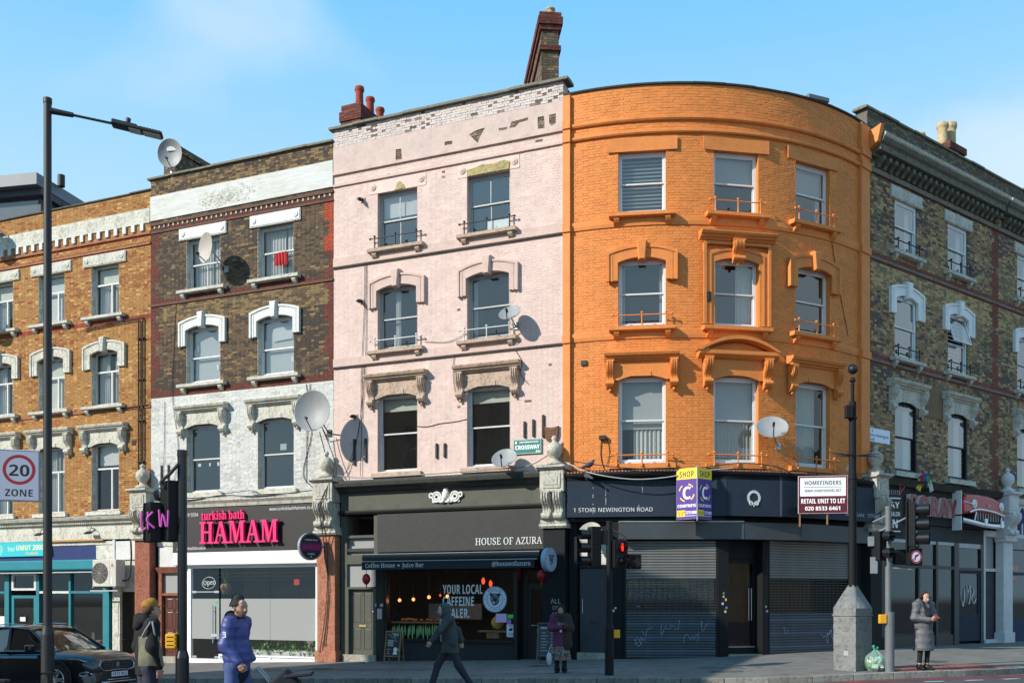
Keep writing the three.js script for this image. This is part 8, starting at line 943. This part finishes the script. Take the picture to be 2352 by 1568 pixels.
{ // woman in a purple and brown coat with a dark headscarf
  const x = 1.13, J = stand(1.56, { look: [-0.1, -0.12, 1], elL: [0.26, 1.2, 0.05], wrL: [0.05, 1.24, 0.26], elR: [-0.26, 1.2, 0.05], wrR: [-0.05, 1.22, 0.26] }), dk = cloth([0.012, 0.011, 0.012]), hem = 0.66;
  const t = person('woman in purple and brown coat with dark headscarf, hands raised', [x, G(x), -23.2], -0.05, J, { skin: SK.tan, hands: [[J.wrL, [-0.6, 0.5, 0.3], [0, 0.3, -1], 0.7, 1, 0.006], [J.wrR, [0.6, 0.5, 0.3], [0, 0.3, -1], 0.7, -1, 0.006]], wear: [
    { n: 'coat', m: cloth([0.14, 0.028, 0.085]), b: [...coat(J, hem, 0.175, 0.2, 1.15), ...arms(J, 0.09, 0.08, 0.06)], fx: (d, a, b, c) => Math.max(d + 0.04 * nearS(d, () => fbm(a * 9 + 7, b * 8 + c * 9, 4, 0, 21) - 0.5), 0.62 - b) },
    { n: 'coat_front', m: cloth([0.045, 0.028, 0.024]), b: [bone([0.11, 1.18, 0.02], [0.12, hem, 0.03], 0.128, 0.155, 1.0), bone(J.shL, J.elL, 0.096, 0.086), bone(J.elL, addv(J.wrL, sub(J.elL, J.wrL), 0.1), 0.086, 0.068), bone(addv(J.neck, [-0.1, -0.02, 0.06]), addv(J.neck, [0.12, -0.02, 0.04]), 0.06, 0.07)], fx: wrinkle(0.03, 9) },
    { n: 'headscarf', m: dk, b: [bone(addv(J.head, [0, 0.03, -0.022]), addv(J.head, [0, -0.05, -0.022]), 0.098, 0.09), bone(addv(J.neck, [0, 0.0, 0.02]), addv(J.chest, [0, 0.02, 0.1]), 0.085, 0.07)], cell: 0.009, fx: (d, a, b, c) => c > J.head[2] - 0.01 && b > J.head[1] - 0.09 ? Math.max(d, 0.066 - Math.hypot((a - J.head[0]) * 1.2, b - J.head[1] + 0.012)) : d },
    { n: 'trousers', m: dk, b: legs(J, 0.08, 0.06, 0.05) }, { n: 'boots', m: mat.black, b: [...shoes(J, 0.05), bone(J.anL, addv(J.anL, [0, 0.16, 0]), 0.05, 0.055), bone(J.anR, addv(J.anR, [0, 0.16, 0]), 0.05, 0.055)], cell: 0.012 } ] });
  const sk = lathe([[0.17, 0.66], [0.2, 0.55], [0.225, 0.4], [0.235, 0.3], [0.225, 0.3], [0.2, 0.45], [0.16, 0.66]], 40), p = sk.attributes.position; for (let i = 0; i < p.count; i++) { const a = Math.atan2(p.getX(i), p.getZ(i)), f = 1 + 0.07 * Math.sin(a * 9) * (0.7 - p.getY(i)) * 2; p.setX(i, p.getX(i) * f); p.setZ(i, p.getZ(i) * f * 0.85); } sk.computeVertexNormals();
  const spots = texture(256, (u, v) => { const n = vnoise(u * 22, v * 22, 22, 3), q = vnoise(u * 44, v * 44, 44, 6); return n > 0.55 && q > 0.35 ? [0.12, 0.1, 0.1] : [0.55, 0.48, 0.44]; }); spots.repeat.set(2.2, 2.2); const sm0 = mat.net.clone(); sm0.map = spots; sm0.color = lin([0.9, 0.9, 0.9]); sm0.side = THREE.DoubleSide; mesh('skirt', sk, sm0, t); mesh('phone', rbox(0.07, 0.012, 0.13, 0.005).rotateX(0.6).translate(0, J.wrL[1] + 0.06, 0.33), mat.blackGloss, t); mesh('lanyard_card', box(0.05, 0.07, 0.005, 0.0, 0.98, 0.2), mat.whiteNew, t);
  const B = thing('carrier_bag', 'white carrier bag hanging beside the leopard print skirt', 'bag', [x - 0.27, G(x - 0.27) + 0.18, -23.1], 0); const bgq = new THREE.SphereGeometry(0.1, 16, 12); bgq.scale(0.7, 1.5, 0.6); bgq.translate(0, 0.16, 0); const pp = bgq.attributes.position; for (let i = 0; i < pp.count; i++) { const n = 1 + 0.3 * (fbm(pp.getX(i) * 20, pp.getY(i) * 20 + pp.getZ(i) * 9, 3, 0, 5) - 0.5); pp.setX(i, pp.getX(i) * n); pp.setZ(i, pp.getZ(i) * n); } bgq.computeVertexNormals(); mesh('bag_body', bgq, M([0.5, 0.48, 0.5], { roughness: 0.5, map: null }), B); mesh('bag_handle', tube([[-0.03, 0.28, 0], [0.02, 0.42, -0.02], [0.08, 0.5, -0.03]], 0.008), M([0.5, 0.48, 0.5], { map: null }), B);
}
{ // woman in a long grey padded coat looking at a phone
  const x = 8.72, J = stand(1.68, { look: [0.0, -0.35, 1], head: [0, 1.655, 0.05], elL: [0.25, 1.19, 0.02], wrL: [0.06, 1.16, 0.28], elR: [-0.25, 1.19, 0.02], wrR: [-0.05, 1.14, 0.28] }), gy2 = cloth([0.12, 0.122, 0.13], { roughness: 0.6 }), hem = 0.42;
  const t = person('woman in long grey padded coat looking down at a phone', [x, G(x), -21.2], 0.3, J, { skin: SK.fair, hands: [[J.wrL, [-0.45, 0.15, 0.7], [-0.4, 0.6, -0.4], 0.8, 1, 0.006], [J.wrR, [0.45, 0.15, 0.7], [0.4, 0.6, -0.4], 0.8, -1, 0.006]], wear: [
    { n: 'padded_coat', m: gy2, b: [...coat(J, hem, 0.19, 0.225, 1.1), ...arms(J, 0.095, 0.085, 0.066)], k: 0.06, fx: (d, a, b, c) => Math.max(d + 0.01 * Math.abs(Math.sin(b * 20)) + 0.03 * nearS(d, () => fbm(a * 9 + 7, b * 8 + c * 9, 4, 0, 21) - 0.5), hem - b) }, { n: 'hood', m: gy2, b: [bone(addv(J.neck, [0.09, 0.01, -0.04]), addv(J.neck, [-0.09, 0.01, -0.04]), 0.075, 0.075), bone(addv(J.neck, [0, 0.04, -0.1]), addv(J.neck, [0, -0.06, -0.12]), 0.08, 0.06)], cell: 0.012 },
    { n: 'scarf', m: cloth([0.01, 0.011, 0.018]), b: [bone(addv(J.neck, [0.06, -0.02, 0.04]), addv(J.chest, [0.03, -0.1, 0.16]), 0.06, 0.05), bone(addv(J.neck, [-0.06, -0.02, 0.04]), addv(J.chest, [-0.03, -0.1, 0.16]), 0.06, 0.05)], cell: 0.012 }, { n: 'hair', m: cloth([0.03, 0.018, 0.012]), b: [bone(addv(J.head, [0, 0.045, -0.03]), addv(J.head, [0, 0.0, -0.04]), 0.094, 0.088), bone(addv(J.head, [0, -0.01, -0.07]), addv(J.head, [0, -0.06, -0.075]), 0.06, 0.05)], cell: 0.008, fx: (d, a, b, c) => Math.max(d, (c - J.head[2]) - 0.045 - (b - J.head[1]) * 0.3) },
    { n: 'leggings', m: cloth([0.01, 0.01, 0.011]), b: legs(J, 0.078, 0.058, 0.042).filter((q) => true), fx: (d, a, b) => Math.max(d, 0.15 - b) }, { n: 'ankle_boots', m: mat.black, b: shoes(J, 0.05), cell: 0.012 } ] });
  mesh('phone', rbox(0.075, 0.012, 0.15, 0.005).rotateX(0.5).translate(0, J.wrL[1] + 0.06, 0.4), M([0.25, 0.02, 0.03], { map: null, roughness: 0.3 }), t); mesh('headphones', [new THREE.TorusGeometry(0.1, 0.012, 6, 20, Math.PI).translate(J.head[0], J.head[1] + 0.01, J.head[2] - 0.01), ball(0.036, 0.094, J.head[1] - 0.005, J.head[2] + 0.005, 1.2), ball(0.036, -0.094, J.head[1] - 0.005, J.head[2] + 0.005, 1.2)], mat.black, t);
}
// ---------------------------------------------------------------- parked black car
{
  const cx = -11.35, P = thing('parked_car', 'shiny black car with its front towards the cap wearer, by the teal shop', 'car', [cx, G(cx) - 0.13, -24.4], LT); P.rotation.z = 0.03;
  const paint = new THREE.MeshPhysicalMaterial({ color: lin([0.008, 0.009, 0.013]), roughness: 0.28, clearcoat: 1, clearcoatRoughness: 0.04, metalness: 0.2 }), chrome = M([0.55, 0.56, 0.58], { metalness: 0.9, roughness: 0.2, map: null }), glass = new THREE.MeshPhysicalMaterial({ color: lin([0.012, 0.014, 0.016]), roughness: 0.04, ior: 1.9, clearcoat: 1, clearcoatRoughness: 0.02 }), plast = M([0.012, 0.012, 0.013], { roughness: 0.7, map: null });
  // stations along the length: x, half width, sill, waist, top of body
  const st = [[-2.2, 0.70, 0.42, 0.78, 0.92], [-2.1, 0.80, 0.32, 0.82, 1.0], [-1.8, 0.885, 0.26, 0.86, 1.04], [-1.2, 0.915, 0.22, 0.88, 1.05], [0, 0.92, 0.22, 0.87, 1.03], [0.9, 0.92, 0.22, 0.86, 1.02], [1.3, 0.915, 0.23, 0.83, 1.0], [1.75, 0.895, 0.25, 0.78, 0.96], [2.05, 0.85, 0.25, 0.72, 0.9], [2.2, 0.77, 0.27, 0.66, 0.82], [2.27, 0.66, 0.32, 0.6, 0.74]];
  const sec = ([x, w, b, s, t]) => { const half = [[0, b], [w * 0.8, b], [w * 0.95, b + 0.06], [w, (b + s) / 2 - 0.02], [w * 0.985, s - 0.05], [w * 0.99, s], [w * 0.93, s + (t - s) * 0.5], [w * 0.8, t - 0.02], [w * 0.5, t + 0.015], [0, t + 0.03]]; return [...half, ...half.slice(1, -1).reverse().map(([z, y]) => [-z, y])].map(([z, y]) => [x, y, z]); };
  const loft = (ss, cap = true) => { const n = ss[0].length, pos = [], idx = []; ss.forEach((s) => s.forEach((p) => pos.push(...p))); for (let i = 0; i < ss.length - 1; i++) for (let j = 0; j < n; j++) { const a = i * n + j, b = i * n + (j + 1) % n, c = a + n, d = b + n; idx.push(a, c, b, b, c, d); } if (cap) for (const [i, fl] of [[0, 1], [ss.length - 1, 0]]) { const c = pos.length / 3, m = ss[i].reduce((q, p) => addv(q, p, 1 / n), [0, 0, 0]); pos.push(...m); for (let j = 0; j < n; j++) { const a = i * n + j, b = i * n + (j + 1) % n; fl ? idx.push(c, a, b) : idx.push(c, b, a); } } let g = new THREE.BufferGeometry(); g.setAttribute('position', new THREE.Float32BufferAttribute(pos, 3)); g.setIndex(idx); g.computeVertexNormals(); return toCreasedNormals(g, 0.6); };
  mesh('body', loft(st.map(sec)), paint, P);
  // glasshouse and roof
  const cs = [[-2.05, 0.74, 0.72, 1.0, 1.06], [-1.75, 0.8, 0.66, 1.0, 1.42], [-1.3, 0.82, 0.62, 1.0, 1.57], [-0.5, 0.83, 0.61, 1.0, 1.62], [0.15, 0.83, 0.6, 1.0, 1.585], [0.6, 0.82, 0.64, 0.99, 1.36], [1.12, 0.78, 0.74, 0.97, 1.03]], csec = ([x, w, wt, b, t]) => { const half = [[0, b], [w, b], [w * 0.99, b + 0.03], [lerp(w, wt, 0.6), lerp(b, t, 0.6)], [wt + 0.02, t - 0.05], [wt - 0.08, t], [0, t + 0.012]]; return [...half, ...half.slice(1, -1).reverse().map(([z, y]) => [-z, y])].map(([z, y]) => [x, y, z]); };
  mesh('glasshouse', loft(cs.map(csec)), glass, P); const roofS = [[-1.8, 0.7, 1.405], [-1.3, 0.66, 1.575], [-0.5, 0.655, 1.63], [0.15, 0.64, 1.595], [0.3, 0.64, 1.53]]; mesh('roof', loft(roofS.map(([x, w, y]) => [[x, y - 0.04, 0], [x, y - 0.06, w], [x, y - 0.01, w - 0.01], [x, y + 0.015, w * 0.7], [x, y + 0.025, 0], [x, y + 0.015, -w * 0.7], [x, y - 0.01, -w + 0.01], [x, y - 0.06, -w]])), paint, P);
  for (const k of [-1, 1]) { mesh('pillar', [rod([0.22, 1.55, k * 0.63], [1.1, 1.02, k * 0.79], 0.03, 8, 0.035), rod([-0.38, 1.58, k * 0.66], [-0.3, 1.02, k * 0.835], 0.035, 8), rod([-1.35, 1.55, k * 0.66], [-1.55, 1.02, k * 0.83], 0.05, 8, 0.09)], paint, P); mesh('window_trim', [tube([[1.02, 1.015, k * 0.85], [0, 1.035, k * 0.868], [-1.2, 1.05, k * 0.865], [-1.8, 1.12, k * 0.82]], 0.012), tube([[0.35, 1.52, k * 0.66], [-0.4, 1.6, k * 0.665], [-1.2, 1.56, k * 0.68], [-1.75, 1.4, k * 0.7]], 0.012)], chrome, P); mesh('roof_rail', tube([[-1.5, 1.6, k * 0.58], [-0.6, 1.675, k * 0.58], [0.1, 1.64, k * 0.58]], 0.016), chrome, P);
    mesh('mirror', [rbox(0.16, 0.17, 0.22, 0.05, 0.62, 1.1, k * 1.0), rod([0.6, 1.05, k * 0.84], [0.62, 1.07, k * 0.95], 0.03)], paint, P); mesh('door_handle', [rbox(0.2, 0.03, 0.03, 0.012, -0.25, 0.86, k * 0.925), rbox(0.2, 0.03, 0.03, 0.012, -1.2, 0.88, k * 0.925)], paint, P);
    mesh('headlight', ext(poly([[0, 0], [0.34, 0.02], [0.5, -0.04], [0.3, -0.12], [0.1, -0.09]]), 0.05, { bevelEnabled: true, bevelSize: 0.01, bevelThickness: 0.01 }).rotateY(k > 0 ? 0.4 : Math.PI - 0.4).translate(1.75 + (k > 0 ? 0 : 0), 0.76, k * 0.83), M([0.3, 0.32, 0.36], { roughness: 0.1, metalness: 0.3, map: null }), P); mesh('running_light', tube([[1.7, 0.83, k * 0.89], [1.95, 0.82, k * 0.86], [2.14, 0.76, k * 0.78]], 0.012), chrome, P); mesh('fog_trim', tube([[2.0, 0.5, k * 0.87], [2.15, 0.53, k * 0.79], [2.22, 0.47, k * 0.72], [2.1, 0.44, k * 0.82], [2.0, 0.46, k * 0.88]], 0.014), chrome, P);
    mesh('sill_cladding', bx(-1.0, 0.9, 0.2, 0.36, k * 0.9 - 0.03, k * 0.9 + 0.03), plast, P);
    for (const wx of [-1.32, 1.36]) { const ar = mesh('wheel_arch', [new THREE.RingGeometry(0.33, 0.44, 32, 1, -0.25, Math.PI + 0.5).translate(wx, 0.36, k * 0.927), new THREE.TorusGeometry(0.43, 0.02, 8, 28, Math.PI + 0.3).rotateZ(-0.15).translate(wx, 0.36, k * 0.92), new THREE.CircleGeometry(0.4, 28).translate(wx, 0.36, k * 0.924)], Object.assign(plast.clone(), { side: THREE.DoubleSide }), P); const w = mesh('wheel', [new THREE.TorusGeometry(0.285, 0.085, 10, 36).scale(1, 1, 1.1).translate(wx, 0.36, k * 0.86)], plast, P); const sp = [new THREE.TorusGeometry(0.235, 0.016, 8, 32).translate(wx, 0.36, k * 0.945), cyl(0.05, 0.05, 0.03, 0, 0, 0, 16).rotateX(Math.PI / 2).translate(wx, 0.36, k * 0.95)]; for (let q = 0; q < 10; q++) { const a = Math.floor(q / 2) * 1.2566 + (q % 2 ? 0.17 : -0.17); sp.push(rod([wx + 0.04 * Math.cos(a), 0.36 + 0.04 * Math.sin(a), k * 0.952], [wx + 0.235 * Math.cos(a), 0.36 + 0.235 * Math.sin(a), k * 0.945], 0.02, 6)); } mesh('rim', sp, M([0.55, 0.55, 0.55], { roughness: 0.35, metalness: 0.5, map: null }), w); } }
  const gr = mesh('grille', [ext(poly([[-0.44, 0], [0.44, 0], [0.5, 0.12], [0.4, 0.2], [-0.4, 0.2], [-0.5, 0.12]]), 0.03).rotateY(Math.PI / 2).translate(2.25, 0.56, 0)], plast, P); for (let r = 0; r < 4; r++) for (let q = 0; q < 15; q++) mesh('grille_stud', box(0.012, 0.014, 0.025, 2.288, 0.59 + r * 0.045, -0.4 + q * 0.057), chrome, gr); mesh('grille_edge', tube([[2.24, 0.78, 0.46], [2.275, 0.66, 0.53], [2.285, 0.555, 0.46], [2.29, 0.55, 0], [2.285, 0.555, -0.46], [2.275, 0.66, -0.53], [2.24, 0.78, -0.46]], 0.014), chrome, gr); mesh('emblem', rbox(0.02, 0.1, 0.08, 0.008, 2.295, 0.66, 0), chrome, P);
  mesh('bumper', [loft([[1.95, 0.88], [2.15, 0.82], [2.3, 0.66], [2.33, 0.5]].map(([x, w]) => [[x, 0.22, 0], [x, 0.22, w], [x, 0.4, w], [x, 0.5, w * 0.98], [x, 0.5, 0], [x, 0.5, -w * 0.98], [x, 0.4, -w], [x, 0.22, -w]]))], paint, P); mesh('skid_plate', [tube([[2.1, 0.28, 0.74], [2.32, 0.27, 0.5], [2.345, 0.27, 0], [2.32, 0.27, -0.5], [2.1, 0.28, -0.74]], 0.022), tube([[2.2, 0.34, 0.64], [2.335, 0.33, 0.3], [2.34, 0.33, 0], [2.335, 0.33, -0.3], [2.2, 0.34, -0.64]], 0.012)], chrome, P);
  const np = face('number_plate', 0.5, 0.11, canvasTex(520, 114, (c, w, h) => { c.fillStyle = '#d8d8e2'; c.fillRect(0, 0, w, h); c.fillStyle = '#15151c'; fit(c, 'FP17 RUJ', 260, 60, 460, 96, 'sans-serif', 'bold'); }), P, 2.345, 0.45, 0); np.rotation.y = Math.PI / 2; mesh('wiper', [rod([1.05, 1.06, 0.4], [0.75, 1.24, 0.1], 0.01), rod([1.05, 1.06, -0.1], [0.75, 1.24, -0.4], 0.01)], plast, P);
}
renderer.render(scene, camera);
